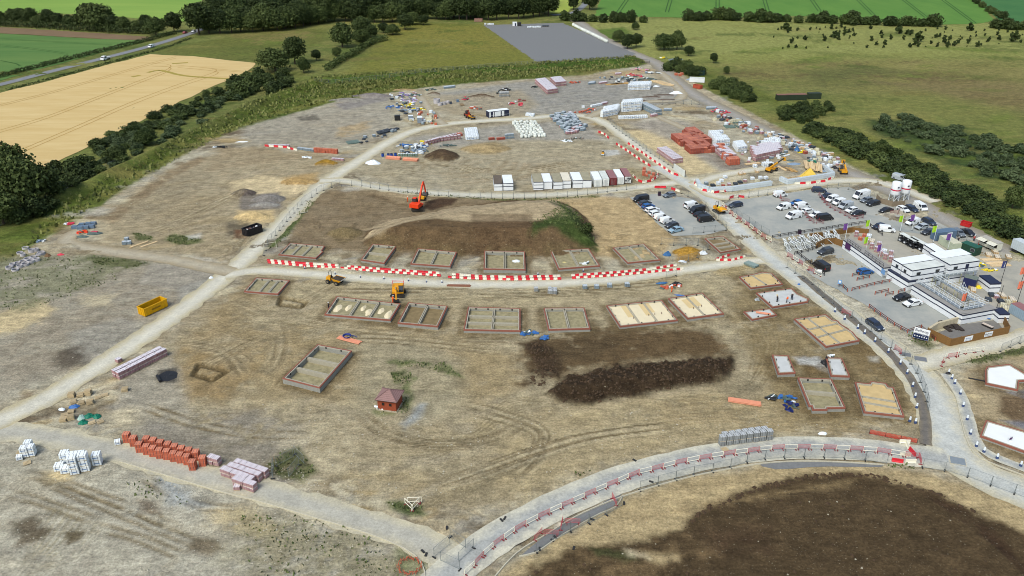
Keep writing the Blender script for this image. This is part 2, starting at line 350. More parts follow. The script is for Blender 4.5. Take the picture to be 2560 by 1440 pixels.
soil([(850,320),(930,300),(910,330),(840,350)], (170,146,108),2,3,.7,.3)
soil([(560,365),(700,375),(860,395),(700,400),(500,430)], (150,132,104),2,3,.6,.2)
# centre block (loop) and yard
soil([(880,430),(1000,330),(1280,305),(1440,300),(1600,420),(1600,460),(1300,480),(1000,470)], (164,152,126),3,3,.8)
soil([(1010,345),(1280,310),(1450,300),(1520,350),(1280,350),(1100,370)], (156,151,142),3,3,.8)
for q in range(12): ruts([(960+q*12,400+q*5),(1150+q*10,395+q*6),(1350+q*8,410+q*5),(1480+q*4,400+q*4)], (142,124,96),1.2,.45,.5,2,.06)
soil([(1180,360),(1240,352),(1270,370),(1240,385),(1170,385)], (150,130,92),2,2,.8); heap(1215,372,9.5,5,1.6,(158,138,102),.4)
heap(1105,391,6.2,6.4,2.4,(84,68,52),.8)
soil([(1500,425),(1590,420),(1640,450),(1560,468),(1480,460)], (150,134,100),2,2,.7)
soil([(1505,375),(1545,374),(1550,386),(1515,390)], (188,186,180),.8,.8,.9)
soil([(1070,235),(1300,205),(1480,200),(1560,190),(1690,220),(1720,250),(1500,290),(1200,280)], (150,146,138),3,3,.85)
soil([(1060,240),(1300,225),(1350,260),(1300,290),(1150,290)], (160,146,120),3,4,.7)
soil([(1520,182),(1600,172),(1640,175),(1560,190)], (176,150,108),2,2,.8)
heap(1205,242,6.5,1.8,1.5,(78,56,42)); heap(1085,235,3.2,2.0,1.2,(92,70,52)); heap(1010,225,7,1.6,.8,(176,150,110))
for q in ((1630,243,5,1.0),(1658,238,5,1.0),(1670,249,5,1.4),(1590,252,6,1.2)): heap(q[0], q[1], q[2], q[3], .5,(92,66,52))
for q in range(8): ruts([(1300,225+q*6),(1450,215+q*6),(1600,225+q*4)], (128,126,124),1.6,.6,.5)
soil([(1530,330),(1640,320),(1720,375),(1800,428),(1700,445),(1600,380)], (200,180,140),2,1.5,.95)
soil([(1560,305),(1700,300),(1960,420),(1800,430),(1720,370)], (156,148,136),3,2,.8)
soil([(1770,385),(1900,395),(1990,420),(1820,432)], (128,118,106),2,2,.7,.1)
soil([(1690,175),(1760,225),(1900,300),(2000,350),(2060,400),(2000,400),(1880,330),(1740,250)], (174,160,134),2,2,.7)
# spoil heap behind the barriers
soil([(735,535),(800,480),(940,470),(1280,502),(1400,500),(1500,505),(1560,600),(1500,640),(1000,640),(720,620)], (128,110,84),2,3,.9)
soil([(1300,500),(1490,490),(1580,495),(1700,600),(1640,650),(1480,640),(1490,590),(1440,540)], (180,156,116),2,2,.95)
for q in range(40):
    x, y = random.uniform(1450,1680), random.uniform(520,640); ruts([(x, y),(x+random.uniform(6,16), y+random.uniform(-3,4))], (142,118,84),.4,.3,.6,2,.03)
FOOT = [(905,612),(1000,628),(1180,640),(1400,640),(1490,618),(1478,560),(1440,520),(1390,502),(1270,501),(1130,520),(1000,545),(915,575)]
soil(FOOT, (100,81,58),.8,1.2,1, rough=.7)
for z_ in (1.6,4.7): soil([(905,562),(960,543),(1010,532),(1060,522),(1130,509),(1280,501),(1390,502),(1425,520),(1445,546),(1330,555),(1180,556),(1090,549),(1020,553),(950,572)], (174,155,124),.9,1.4,.92, z=z_)
soil([(1180,555),(1330,555),(1330,625),(1185,620)], (90,70,50),.7,.9,.5, z=2.5)
soil([(860,575),(885,560),(890,600),(850,610),(830,590)], (116,100,72),1,1,.8)
soil([(940,470),(1020,480),(1080,500),(1030,520),(980,510)], (168,148,116),2,2,.7)
soil([(1060,505),(1100,495),(1145,497),(1130,512),(1080,526),(1055,520)], (74,56,42),.8,.8,.95)
soil([(1360,510),(1420,525),(1480,575),(1488,612),(1440,600),(1380,590),(1330,600),(1330,585),(1380,565),(1410,550)], (66,82,40),1.5,3,.9,.1, weed=1, z=2)
soil([(668,620),(700,590),(760,510),(790,490),(780,510),(720,585),(690,620)], (92,104,58),1,1.5,.9, weed=1)
soil([(1000,476),(1280,498),(1500,488),(1500,492),(1280,504),(1000,482)], (108,110,66),.8,1,.6,.3, weed=1)
mound(FOOT, 5.0, [4,6,8,8,6,8,12,14,16,16,14,8], 1.2)
for q in range(9): ruts([(900+q*14,480+q*2),(960+q*12,500+q*2),(1020+q*6,522)], (112,94,70),1.0,.4,.6)
for q in range(5): ruts([(800+q*25,600),(850+q*20,560),(900+q*14,530)], (112,95,70),1.0,.4,.5)
heap(862,583,5.0,3.6,1.7,(122,106,76),.9)
# plots south of the middle road
soil([(560,740),(640,680),(800,690),(1300,715),(1560,705),(1850,660),(1960,690),(2070,770),(2230,900),(2300,1000),(2300,1080),(1960,1090),(1700,1110),(1400,1200),(1280,1270),(1000,1270),(700,1150),(330,1080),(380,900)], (163,147,115),4,4,.75)
soil([(700,705),(1300,725),(1800,690),(1850,720),(1300,760),(720,750)], (172,157,124),2,3,.7)
soil([(560,740),(640,690),(660,760),(560,830),(480,890),(420,900)], (148,128,94),3,3,.7,.2)
soil([(460,870),(640,850),(640,950),(560,1010),(470,1000),(440,930)], (146,122,84),3,4,.8,.1)
soil([(330,900),(430,880),(460,1000),(500,1060),(330,1080),(270,1040)], (162,154,138),2,3,.8)
soil([(330,1070),(500,1030),(640,1030),(760,1060),(780,1120),(640,1160),(400,1130)], (138,131,120),3,4,.75,.15)
soil([(270,1035),(330,1020),(350,1060),(290,1075)], PALE, 2,2,.8); soil([(390,925),(440,920),(440,955),(400,960)], (70,66,62),.8,1.2,.85,.1)
soil([(600,800),(980,820),(1130,830),(1250,880),(1300,960),(1200,1000),(900,1000),(650,990)], (152,132,96),4,5,.7,.2)
soil([(900,860),(1060,850),(1150,900),(1160,1000),(1060,1060),(900,1040),(880,960)], (158,148,122),3,3,.7)
for w in ([(970,905),(1030,895),(1050,905),(1000,915)], [(975,930),(1010,925),(1040,945),(1020,960),(990,955)], [(1050,905),(1110,910),(1150,930),(1155,945),(1110,930)], [(1010,960),(1030,990),(1020,1030),(1000,1035),(1005,1000)], [(930,1025),(1000,1030),(990,1040),(940,1038)]):
    soil(w, (96,104,62),.8,1.6,.7,.3, weed=.8)
soil([(1000,1060),(1050,1010),(1065,1010),(1050,1045),(1010,1075)], (152,156,156),1,1,.8)
soil([(690,1080),(800,1060),(900,1090),(850,1180),(780,1180)], PALE, 3,4,.6,.3)
soil([(1200,1060),(1500,1010),(1800,980),(2200,1060),(1900,1090),(1560,1150),(1300,1250)], (168,150,114),4,5,.7,.15)
for q in range(4): ruts([(900+q*18,1090+q*15),(1050,1105+q*15),(1180+q*5,1080+q*5),(1280+q*12,1000+q*10),(1420+q*20,1010+q*4)], (124,110,80),.9,.2,.5,2,.05)
for q in range(5): ruts([(1000+q*41+7*(q%2),1300-q*13),(1150+q*25,1220-q*8),(1320+q*30,1130-q*6)], (132,118,90),.9,.25,.6,2,.06)
for q in range(3): ruts([(1850+q*23,800+q*9),(1890+q*19,850+q*18),(1870+q*14,960)], (120,102,74),.9,.25,.6,2,.08)
for q in range(6): ruts([(1560,1010+q*14),(1800,990+q*12),(2000,1010+q*13),(2250,1060+q*6)], (144,124,90),1,.3,.55,2,.05)
for p in [[(1060,835),(1250,845),(1450,830),(1700,815),(1850,780)], [(1130,1010),(1250,1040),(1350,1080),(1330,1150),(1250,1210)], [(880,1010),(960,1080),(1100,1110),(1250,1090),(1330,1030)], [(660,770),(700,830),(690,900),(640,950)], [(1020,1240),(1180,1190),(1350,1130),(1500,1090),(1750,1060)], [(1840,720),(1900,780),(1930,860),(1890,960),(1800,1010)], [(330,1010),(480,1060),(640,1090),(800,1090)], [(300,600),(430,560),(560,500),(640,470)], [(640,560),(600,600),(560,640)], [(900,440),(1100,420),(1300,430),(1480,400)], [(950,400),(1120,410),(1250,455)], [(560,740),(660,775),(740,765),(850,700)], [(570,750),(640,800),(760,800),(900,830),(1200,850)], [(450,860),(560,880),(600,930),(610,950)], [(430,850),(560,870),(640,920)], [(800,845),(1000,850),(1300,880)], [(700,725),(1000,725),(1400,725),(1800,690)], [(900,745),(1300,735),(1700,715)], [(480,930),(640,850),(720,830)]]:
    ruts(p, (192,179,148),0,2.2,.35,2,0)
    for q in range(4): ox, oy = rr.uniform(-9,9), rr.uniform(-7,7); ruts([(x+ox+rr.uniform(-4,4), y+oy+rr.uniform(-3,3)) for x, y in p], rr.choice([(116,100,73),(128,112,84),(108,92,66)]),1.9, rr.uniform(.2,.32), rr.uniform(.4,.8),2,.09)
for q in range(6): ruts([(520,760+q*10),(600,790+q*10),(700,800+q*12),(800,830+q*8)], (130,112,80),1.0,.3,.5)
trench([(497,910),(569,928),(532,950),(484,935)], 1.0,(92,78,54)); trench([(702,743),(765,755),(753,768),(697,760)], 1.0,(96,82,56))
# dark clay pile in the middle
soil([(1310,855),(1450,832),(1600,822),(1760,820),(1830,890),(1700,900),(1500,915),(1400,940),(1320,960)], (98,80,56),3,6,1.0,.02, rough=.9)
soil([(1310,862),(1345,850),(1400,890),(1395,935),(1360,965),(1325,960),(1345,915)], (64,51,37),2,3.5,1,.0, rough=1)
soil([(1390,855),(1500,840),(1560,850),(1500,890),(1420,900)], (84,70,50),3,5,.8,.2)
PILE = [(1372,985),(1400,1006),(1480,1008),(1610,985),(1700,968),(1800,955),(1838,925),(1832,896),(1770,893),(1690,902),(1580,910),(1480,928),(1400,950)]
soil(PILE, (58,46,33),1.2,2.4,1, rough=1.0); mound(PILE, 1.4, [2.2,2.5,2.5,3,3,2.5,2,2.5,4,5,5,4,3], 2.2)
heap(1345,880,4,2.6,.6, None); heap(1360,940,3.5,3,.6, None)
soil([(1800,955),(1880,950),(1900,985),(1820,1000)], (128,116,92),2,2,.7)
# plots by the right road
soil([(1840,690),(1960,680),(2060,780),(2200,880),(2285,980),(2295,1070),(1980,1050),(1900,930),(1820,800)], (132,114,80),3,4,.75,.1)
soil([(2040,770),(2110,820),(2190,870),(2150,900),(2100,880),(2030,800)], (108,90,62),2,3,.7,.2)
soil([(2090,850),(2200,870),(2270,960),(2150,930)], (122,102,70),3,4,.7,.25); soil([(2170,892),(2200,890),(2195,905),(2175,903)], (176,170,156),.8,.8,.8)
soil([(1990,890),(2065,895),(2075,930),(2010,945)], (104,86,58),1,1.5,.9); soil([(1975,890),(2050,892),(2068,905),(2070,930),(2040,915),(2000,912)], (188,186,180),.8,1.4,.9)
soil([(1680,625),(1720,612),(1755,625),(1750,650),(1700,655)], (158,122,60),1.2,1.5,.9); heap(1720,631,4.0,2.2,1.5,(160,122,52),.8)
soil([(1770,650),(1850,655),(1900,665),(1830,690),(1780,680)], (160,140,98),2,2,.7)
soil([(1930,600),(1975,622),(2030,688),(2160,765),(2280,838),(2340,868),(2420,848),(2560,805),(2600,840),(2320,905),(2230,870),(2120,790),(2060,748),(1985,690),(1890,615)], (190,182,162),1.5,1.5,.85)
soil([(2275,832),(2300,838),(2340,862),(2325,875),(2285,858)], (104,100,68),.8,1,.8, weed=.8)
# right corner plots
soil([(2400,930),(2460,900),(2700,870),(2700,1220),(2500,1150),(2430,1060)], (166,147,114),2,2,.85)
soil([(2500,990),(2600,980),(2650,1090),(2540,1060),(2500,1030)], (104,84,62),1,1,.9); soil([(2500,978),(2550,975),(2650,960),(2650,1010),(2560,995)], (132,130,134),.6,.6,.95); soil([(2500,1050),(2650,1060),(2650,1110)], (132,130,134),.6,.6,.95)
soil([(2395,900),(2460,885),(2560,866),(2700,850),(2700,870),(2560,885),(2450,908)], (86,88,50),1,1.5,.9,.1, weed=1)
soil([(2430,938),(2445,932),(2455,940),(2440,946)], PALE, .8,.8,.8); soil([(2415,985),(2450,990),(2445,1000),(2420,996)], SAND, .8,.8,.9)
# bottom right: tan verge, then spread topsoil
soil([(1180,1600),(1260,1420),(1400,1340),(1560,1250),(1700,1200),(1900,1165),(2200,1160),(2300,1180),(2560,1250),(2700,1290),(2700,1600)], (176,155,116),1.5,1.5,.95)
soil([(1240,1500),(1330,1420),(1420,1375),(1520,1362),(1620,1345),(1700,1322),(1720,1296),(1760,1270),(1830,1243),(1900,1213),(1960,1196),(2040,1185),(2130,1182),(2220,1196),(2330,1226),(2440,1276),(2560,1335),(2800,1440),(2800,1700),(1200,1700)], (82,67,47),1.0,2.0,1, rough=.9)
soil([(1260,1500),(1400,1400),(1560,1360),(1750,1345),(1800,1390),(1650,1440),(1500,1450),(1350,1460)], (128,106,76),2,4,.5,.5)
soil([(1480,1372),(1560,1378),(1600,1400),(1560,1400),(1500,1385)], (62,66,40),.8,2,.8,.2, weed=.7); soil([(1600,1385),(1690,1385),(1700,1400),(1650,1405)], (176,156,118),1.2,1.5,.9,.1); soil([(1560,1370),(1610,1385),(1620,1395),(1570,1388)], PALE, .8,1,.8,.2)
soil([(1760,1330),(1900,1330),(1920,1380),(1800,1380)], (72,55,40),3,4,.7,.3)
for q in range(12): ruts([(2280+q*14,1215+q*5),(2360+q*16,1260+q*12),(2500+q*14,1310+q*20)], (68,52,38),.8,.25,.6,2,.08)
for q in range(120):                                        # bulldozer cleat marks on the verge
    t = q/120; x = 1500+t*640; y = 1315-.205*(x-1500)+.000055*(x-1500)**2; ruts([(x-8, y+25),(x+14, y-25)], (150,128,92),.12,.10,.5,2,.03)
# lower left details
for w in ([(0,1180),(90,1190),(200,1240),(420,1330),(560,1385)], [(40,1165),(180,1215),(330,1270),(480,1340)], [(0,1230),(90,1250),(260,1310)], [(340,1180),(470,1250),(560,1270),(640,1260)], [(200,1310),(330,1340),(480,1400)]):
    ruts(w, (126,112,86),1.5,.5,.75,2,.14)
for q in range(9): ruts([(60-q*3,1440),(90+q*12,1340+q*6),(150+q*14,1240+q*6)], (140,128,98),.9,.25,.4)
soil([(30,1305),(90,1290),(130,1325),(100,1350),(50,1362),(30,1330)], (96,84,66),1,1.5,.9,.1); soil([(165,1330),(208,1325),(205,1350),(165,1365)], (98,86,64),.6,.8,.9); soil([(480,1345),(540,1345),(560,1370),(520,1385),(470,1375)], (112,98,76),1,1.2,.85); soil([(340,1245),(390,1250),(400,1285),(350,1280)], (118,102,84),1,1,.8)
soil([(520,1280),(620,1275),(700,1320),(640,1345),(560,1320)], SAND, 2,3,.85,.15); soil([(115,1180),(170,1175),(180,1195),(130,1205)], SAND, 1,1,.9)
soil([(390,1190),(440,1195),(480,1245),(520,1265),(430,1260)], (168,172,172),1.5,1.5,.7,.1)
soil([(600,1290),(760,1290),(930,1340),(1040,1400),(1000,1500),(700,1500),(560,1400)], (146,134,104),3,3,.7,.25, weed=.5)
soil([(668,1165),(700,1130),(745,1120),(770,1150),(790,1180),(750,1200),(690,1190)], (96,98,62),1,1.6,.85,.15, weed=1)
soil([(965,1255),(1000,1250),(1050,1270),(1060,1285),(1020,1290),(980,1270)], (84,94,54),.8,1,.85,.1, weed=1)
soil([(985,1375),(1030,1360),(1070,1380),(1060,1440),(1000,1440)], (120,124,84),1,1,.6, weed=.7)
soil([(860,1290),(950,1290),(1120,1330),(1180,1370),(1120,1390),(1000,1350)], (196,178,144),2,3,.7)
soil([(620,1190),(680,1140),(600,1100),(480,1090),(340,1090),(480,1150)], (140,130,114),2,3,.6)
ks = np.clip(ROUGH*1.6,0,1)[:, None]; COL *= 1+ks*(.17*N1+.10*NS+.08*N4)[:, None]
# natural roughness
Z += (.10*N1+.14*N4)*np.clip(ROUGH+.15,0,1.2)*1.0
idx, d = inside_d(GP(PILE)); Z[idx] += np.where(d > -1,.30*N1[idx]+.2*N4[idx], 0)
Zg = np.where(Z > .22, Z, np.minimum(Z, .0)-.02)
GRID_Z = Zg.reshape(NY, NX)
def gz(x, y):
    i = int(np.clip(np.searchsorted(gx, x)-1,0, NX-2)); j = int(np.clip(np.searchsorted(gy, y)-1,0, NY-2))
    return float(GRID_Z[j:j+2, i:i+2].mean())
me = bpy.data.meshes.new('ground'); nv = NX*NY
me.vertices.add(nv); me.vertices.foreach_set('co', np.stack([X, Y, Zg], 1).astype(np.float32).ravel())
ii, jj = np.meshgrid(np.arange(NX-1), np.arange(NY-1)); a = (jj*NX+ii).ravel()
q = np.stack([a, a+1, a+1+NX, a+NX], 1).astype(np.int32); nf = len(q)
me.loops.add(nf*4); me.loops.foreach_set('vertex_index', q.ravel()); me.polygons.add(nf)
me.polygons.foreach_set('loop_start', np.arange(0, nf*4,4, dtype=np.int32)); me.polygons.foreach_set('use_smooth', np.ones(nf, bool)); me.update()
ca = me.color_attributes.new('soil', 'FLOAT_COLOR', 'POINT'); cc = np.ones((nv, 4), np.float32); cc[:, :3] = np.clip(COL, .01,.85); ca.data.foreach_set('color', cc.ravel())
wa = me.attributes.new('weed', 'FLOAT', 'POINT'); wa.data.foreach_set('value', np.clip(WEED, 0,1).astype(np.float32))
def ground_mat():
    m = bpy.data.materials.new('earth'); m.use_nodes = True; n = m.node_tree.nodes; l = m.node_tree.links; b = n['Principled BSDF']
    b.inputs['Roughness'].default_value = .95; b.inputs['Specular IOR Level'].default_value = .1
    A = n.new('ShaderNodeAttribute'); A.attribute_name = 'soil'; W = n.new('ShaderNodeAttribute'); W.attribute_name = 'weed'
    g = n.new('ShaderNodeNewGeometry')
    def noise(sc, det, rg, stretch=None):
        t = n.new('ShaderNodeTexNoise'); t.inputs['Scale'].default_value = sc; t.inputs['Detail'].default_value = det; t.inputs['Roughness'].default_value = rg
        if stretch:
            mp = n.new('ShaderNodeMapping'); mp.inputs['Scale'].default_value = stretch; mp.inputs['Rotation'].default_value = (0,0,.25); l.new(g.outputs['Position'], mp.inputs[0]); l.new(mp.outputs[0], t.inputs[0])
        else: l.new(g.outputs['Position'], t.inputs[0])
        return t.outputs[0]
    def rng(src, a, b_, c, d):
        r = n.new('ShaderNodeMapRange'); r.inputs[1].default_value = a; r.inputs[2].default_value = b_; r.inputs[3].default_value = c; r.inputs[4].default_value = d; l.new(src, r.inputs[0]); return r.outputs[0]
    def mul(a, b_):
        k = n.new('ShaderNodeMath'); k.operation = 'MULTIPLY'; l.new(a, k.inputs[0]); l.new(b_, k.inputs[1]); return k.outputs[0]
    fine = noise(2.2,8,.75); mid = noise(.33,8,.72); scr = noise(.6,7,.7,(.35,1.6,1))
    k = mul(mul(rng(fine, .36,.64,.66,1.34), rng(mid, .36,.64,.74,1.24)), rng(scr, .36,.64,.82,1.18))
    sc = n.new('ShaderNodeVectorMath'); sc.operation = 'SCALE'; l.new(A.outputs['Color'], sc.inputs[0]); l.new(k, sc.inputs['Scale'])
    # pale stones and dark clods
    st = rng(noise(3.1,3,.6),.66,.72,0,.55); mx = n.new('ShaderNodeMixRGB'); l.new(st, mx.inputs[0]); l.new(sc.outputs[0], mx.inputs[1]); mx.inputs[2].default_value = C(206,196,172)
    dk = rng(noise(1.7,5,.7),.62,.70,0,.5); m2 = n.new('ShaderNodeMixRGB'); l.new(dk, m2.inputs[0]); l.new(mx.outputs[0], m2.inputs[1])
    hs = n.new('ShaderNodeVectorMath'); hs.operation = 'SCALE'; hs.inputs['Scale'].default_value = .62; l.new(A.outputs['Color'], hs.inputs[0]); l.new(hs.outputs[0], m2.inputs[2])
    # weeds: tufts of green over grass and weedy earth
    gn = mul(rng(noise(.9,9,.8),.42,.60,0,1), W.outputs['Fac']); m3 = n.new('ShaderNodeMixRGB'); l.new(gn, m3.inputs[0])
    gs = n.new('ShaderNodeVectorMath'); gs.operation = 'MULTIPLY'; gs.inputs[1].default_value = (.50,.60,.50); l.new(sc.outputs[0], gs.inputs[0])
    m4 = n.new('ShaderNodeMixRGB'); l.new(W.outputs['Fac'], m4.inputs[0]); l.new(m2.outputs[0], m4.inputs[1]); l.new(sc.outputs[0], m4.inputs[2])
    l.new(m4.outputs[0], m3.inputs[1]); l.new(gs.outputs[0], m3.inputs[2]); l.new(m3.outputs[0], b.inputs['Base Color'])
    bp = n.new('ShaderNodeBump'); bp.inputs['Strength'].default_value = .7; bp.inputs['Distance'].default_value = .35
    ad = n.new('ShaderNodeMath'); ad.operation = 'ADD'; l.new(fine, ad.inputs[0]); l.new(mid, ad.inputs[1]); l.new(ad.outputs[0], bp.inputs['Height']); l.new(bp.outputs[0], b.inputs['Normal'])
    return m
me.materials.append(ground_mat()); kind(link('ground', me), 'structure')
# ---------------------------------------------------------------- sheets and strips lying on the ground
def rough_edge(P, step=2.5, jit=.35):
    out = []
    for i in range(len(P)):
        a, b = P[i], P[(i+1) % len(P)]; n = max(1, int((b-a).length/step)); nrm = Vector((-(b-a).y, (b-a).x, 0)).normalized()
        for k in range(n): out.append(a+(b-a)*k/n+nrm*random.uniform(-jit, jit))
    return out
def sheet(name, pts, z, m, jit=.35, step=2.5):
    mb = MB(); mb.flat(rough_edge(GP(pts), step, jit), z); o = mb.build(name, m); return kind(o, 'structure')
def strip(name, pts, width, z, m, wob=.35, world=False):
    L = smooth_line(pts if world else GP(pts),1.6); vs = []; fs = []; ac = []; n = len(L); cols = (-1,-.6,-.2,.2,.6,1)
    for i, p in enumerate(L):
        d = L[min(i+1, n-1)]-L[max(i-1,0)]; d.normalize(); nr = Vector((-d.y, d.x)); w = width(i/n) if callable(width) else width
        for c in cols:
            o = c*w/2+(random.uniform(-wob, wob) if abs(c) == 1 else 0); vs.append((p.x+nr.x*o, p.y+nr.y*o, z+.0)); ac.append(c)
    for i in range(n-1):
        for k in range(5): fs.append((i*6+k, i*6+k+1, i*6+7+k, i*6+6+k))
    me = bpy.data.meshes.new(name); me.from_pydata(vs, [], fs); at = me.attributes.new('across', 'FLOAT', 'POINT'); at.data.foreach_set('value', ac)
    bm = bmesh.new(); bm.from_mesh(me); bmesh.ops.recalc_face_normals(bm, faces=bm.faces); bm.to_mesh(me); bm.free()
    me.materials.append(m); return kind(link(name, me), 'structure')
def road_mat(name, mid, edge, mark=.5):
    """a worn track: paler where the wheels run, drifts of dirt towards the edges"""
    m = bpy.data.materials.new(name); m.use_nodes = True; n = m.node_tree.nodes; l = m.node_tree.links; b = n['Principled BSDF']; b.inputs['Roughness'].default_value = .9; b.inputs['Specular IOR Level'].default_value = .15
    A = n.new('ShaderNodeAttribute'); A.attribute_name = 'across'; ab = n.new('ShaderNodeMath'); ab.operation = 'ABSOLUTE'; l.new(A.outputs['Fac'], ab.inputs[0])
    g = n.new('ShaderNodeNewGeometry'); t = n.new('ShaderNodeTexNoise'); t.inputs['Scale'].default_value = .35; t.inputs['Detail'].default_value = 8; t.inputs['Roughness'].default_value = .7; l.new(g.outputs['Position'], t.inputs[0])
    t2 = n.new('ShaderNodeTexNoise'); t2.inputs['Scale'].default_value = 2.5; t2.inputs['Detail'].default_value = 6; t2.inputs['Roughness'].default_value = .75; l.new(g.outputs['Position'], t2.inputs[0])
    ad = n.new('ShaderNodeMath'); ad.operation = 'MULTIPLY_ADD'; l.new(t.outputs[0], ad.inputs[0]); ad.inputs[1].default_value = 1.6; l.new(ab.outputs[0], ad.inputs[2])
    mr = n.new('ShaderNodeMapRange'); mr.inputs[1].default_value = 1.05; mr.inputs[2].default_value = 1.75; l.new(ad.outputs[0], mr.inputs[0])
    mx = n.new('ShaderNodeMixRGB'); mx.inputs[1].default_value = C(mid); mx.inputs[2].default_value = C(edge); l.new(mr.outputs[0], mx.inputs[0])
    r2 = n.new('ShaderNodeMapRange'); r2.inputs[1].default_value = .35; r2.inputs[2].default_value = .65; r2.inputs[3].default_value = .82; r2.inputs[4].default_value = 1.16; l.new(t2.outputs[0], r2.inputs[0])
    r3 = n.new('ShaderNodeMapRange'); r3.inputs[1].default_value = .38; r3.inputs[2].default_value = .62; r3.inputs[3].default_value = .88; r3.inputs[4].default_value = 1.12; l.new(t.outputs[0], r3.inputs[0])
    mm = n.new('ShaderNodeMath'); mm.operation = 'MULTIPLY'; l.new(r2.outputs[0], mm.inputs[0]); l.new(r3.outputs[0], mm.inputs[1])
    sc = n.new('ShaderNodeVectorMath'); sc.operation = 'SCALE'; l.new(mx.outputs[0], sc.inputs[0]); l.new(mm.outputs[0], sc.inputs['Scale']); l.new(sc.outputs[0], b.inputs['Base Color'])
    return m
def field_mat(name, a, b_, sc=.05, det=8, stretch=None):
    m = bpy.data.materials.new(name); m.use_nodes = True; n = m.node_tree.nodes; l = m.node_tree.links; b = n['Principled BSDF']; b.inputs['Roughness'].default_value = .95; b.inputs['Specular IOR Level'].default_value = .1
    g = n.new('ShaderNodeNewGeometry'); mp = n.new('ShaderNodeMapping'); l.new(g.outputs['Position'], mp.inputs[0])
    if stretch: mp.inputs['Rotation'].default_value = (0,0, stretch[0]); mp.inputs['Scale'].default_value = (stretch[1], stretch[2], 1)
    t = n.new('ShaderNodeTexNoise'); t.inputs['Scale'].default_value = sc; t.inputs['Detail'].default_value = det; t.inputs['Roughness'].default_value = .7; l.new(mp.outputs[0], t.inputs[0])
    r = n.new('ShaderNodeMapRange'); r.inputs[1].default_value = .3; r.inputs[2].default_value = .7; l.new(t.outputs[0], r.inputs[0])
    mx = n.new('ShaderNodeMixRGB'); mx.inputs[1].default_value = C(a); mx.inputs[2].default_value = C(b_); l.new(r.outputs[0], mx.inputs[0]); l.new(mx.outputs[0], b.inputs['Base Color']); return m
HAUL = road_mat('haul_dust', (206,200,184),(180,168,138)); CONC = road_mat('dusty_tarmac', (192,192,186),(190,180,154)); TARD = road_mat('dirty_tarmac', (178,173,160),(190,180,154)); TAR = road_mat('worn_tarmac', (168,168,164),(196,190,172)); DKT = road_mat('new_tarmac', (112,106,100),(126,116,100)); LANE = road_mat('lane_tarmac', (132,134,140),(128,126,116))
TRK = road_mat('yard_track', (176,165,144),(158,144,118)); GTR = road_mat('gravel_track', (158,152,144),(140,130,110))
strip('haul_road', [(-90,1085),(60,1025),(200,945),(330,862),(450,778),(545,705),(620,640),(680,583),(735,528),(790,475),(840,438),(900,400),(960,362),(1020,332),(1090,314),(1180,304),(1300,297),(1400,289),(1465,291),(1520,312),(1570,348),(1625,388),(1680,428),(1730,462)], 6.4,.030, HAUL, .5)
strip('haul_road', [(800,452),(860,452),(920,465),(1000,476),(1100,484),(1220,489),(1350,488),(1480,480),(1600,468),(1690,456),(1750,448)], 5.8,.036, HAUL, .5)
strip('haul_road', [(560,690),(640,677),(760,683),(900,695),(1020,704),(1150,710),(1290,711),(1430,706),(1560,696),(1660,682),(1760,668),(1850,655),(1930,650)], 5.2,.042, HAUL, .35)
strip('haul_road', [(1640,415),(1700,448),(1760,485),(1810,535),(1860,585),(1920,640),(1990,694),(2060,745),(2130,798),(2200,852),(2260,902),(2310,960),(2345,1020),(2365,1080),(2385,1130),(2440,1180),(2540,1225),(2680,1285)], lambda t: 6.4 if t < .55 else 6.4+2.4*min(1,(t-.55)/.25),.048, CONC, .3)
strip('haul_road', [(2290,915),(2350,895),(2420,876),(2500,858),(2600,832),(2700,800)], 6.0,.054, HAUL, .4)
strip('haul_road', [(1735,462),(1790,442),(1860,428),(1940,418)], 5.0,.060, HAUL, .4)
strip('haul_road', [(1740,462),(1790,490),(1850,490),(1930,476),(2020,462),(2110,452),(2190,455),(2270,478),(2340,505)], 6.0,.066, HAUL, .4)
strip('yard_track', [(1440,50),(1500,92),(1570,128),(1640,158),(1680,195),(1740,240),(1810,275),(1880,310),(1980,362),(2080,415),(2170,452),(2270,498),(2400,570),(2560,655),(2700,725)], 9.5,.024, GTR, .5)
strip('yard_track', [(1470,293),(1530,270),(1600,256),(1680,252),(1705,240),(1690,215),(1650,180)], 5.0,.072, TRK, .5)
strip('yard_track', [(1110,312),(1085,290),(1065,262),(1045,235)], 4.5,.078, TRK, .5)
strip('yard_track', [(1640,290),(1720,325),(1800,365),(1880,405)], 4.0,.028, TRK, .5)
strip('spur_road', [(205,575),(165,600),(200,618),(300,632),(420,648),(520,668),(580,680)], 5.4,.084, TRK, .3)
strip('tarmac_road', [(-60,1068),(80,1085),(220,1112),(400,1160),(520,1193),(640,1222),(790,1268),(930,1310),(1040,1348),(1120,1400),(1130,1480)], 5.6,.022, TARD, .5)
strip('tarmac_road', [(1060,1500),(1140,1420),(1210,1368),(1280,1322),(1360,1280),(1430,1246),(1510,1214),(1590,1186),(1690,1160),(1780,1141),(1850,1130),(1920,1123),(1985,1120),(2050,1120),(2130,1123),(2200,1128),(2300,1142),(2370,1150)], 6.4,.090, TAR, .12)
strip('footpath', [(2000,690),(2070,748),(2130,798),(2190,850),(2240,900),(2280,952),(2302,1000),(2312,1050),(2314,1112)], 2.0,.096, DKT, .15)
strip('footpath', [(2362,935),(2400,985),(2420,1045),(2440,1105),(2480,1140),(2600,1185),(2700,1215)], 2.2,.102, TAR, .1)
KERB = mat('kerb_concrete', C(196,188,168),.85,.1,3)
def kerb(pts, label):
    L = smooth_line(GP(pts),1.5); mb = MB()
    for a, b in zip(L, L[1:]): mb.bar((a.x, a.y, .08),(b.x, b.y, .08),.15,.28)
    kind(mb.build('kerb', KERB), 'structure')
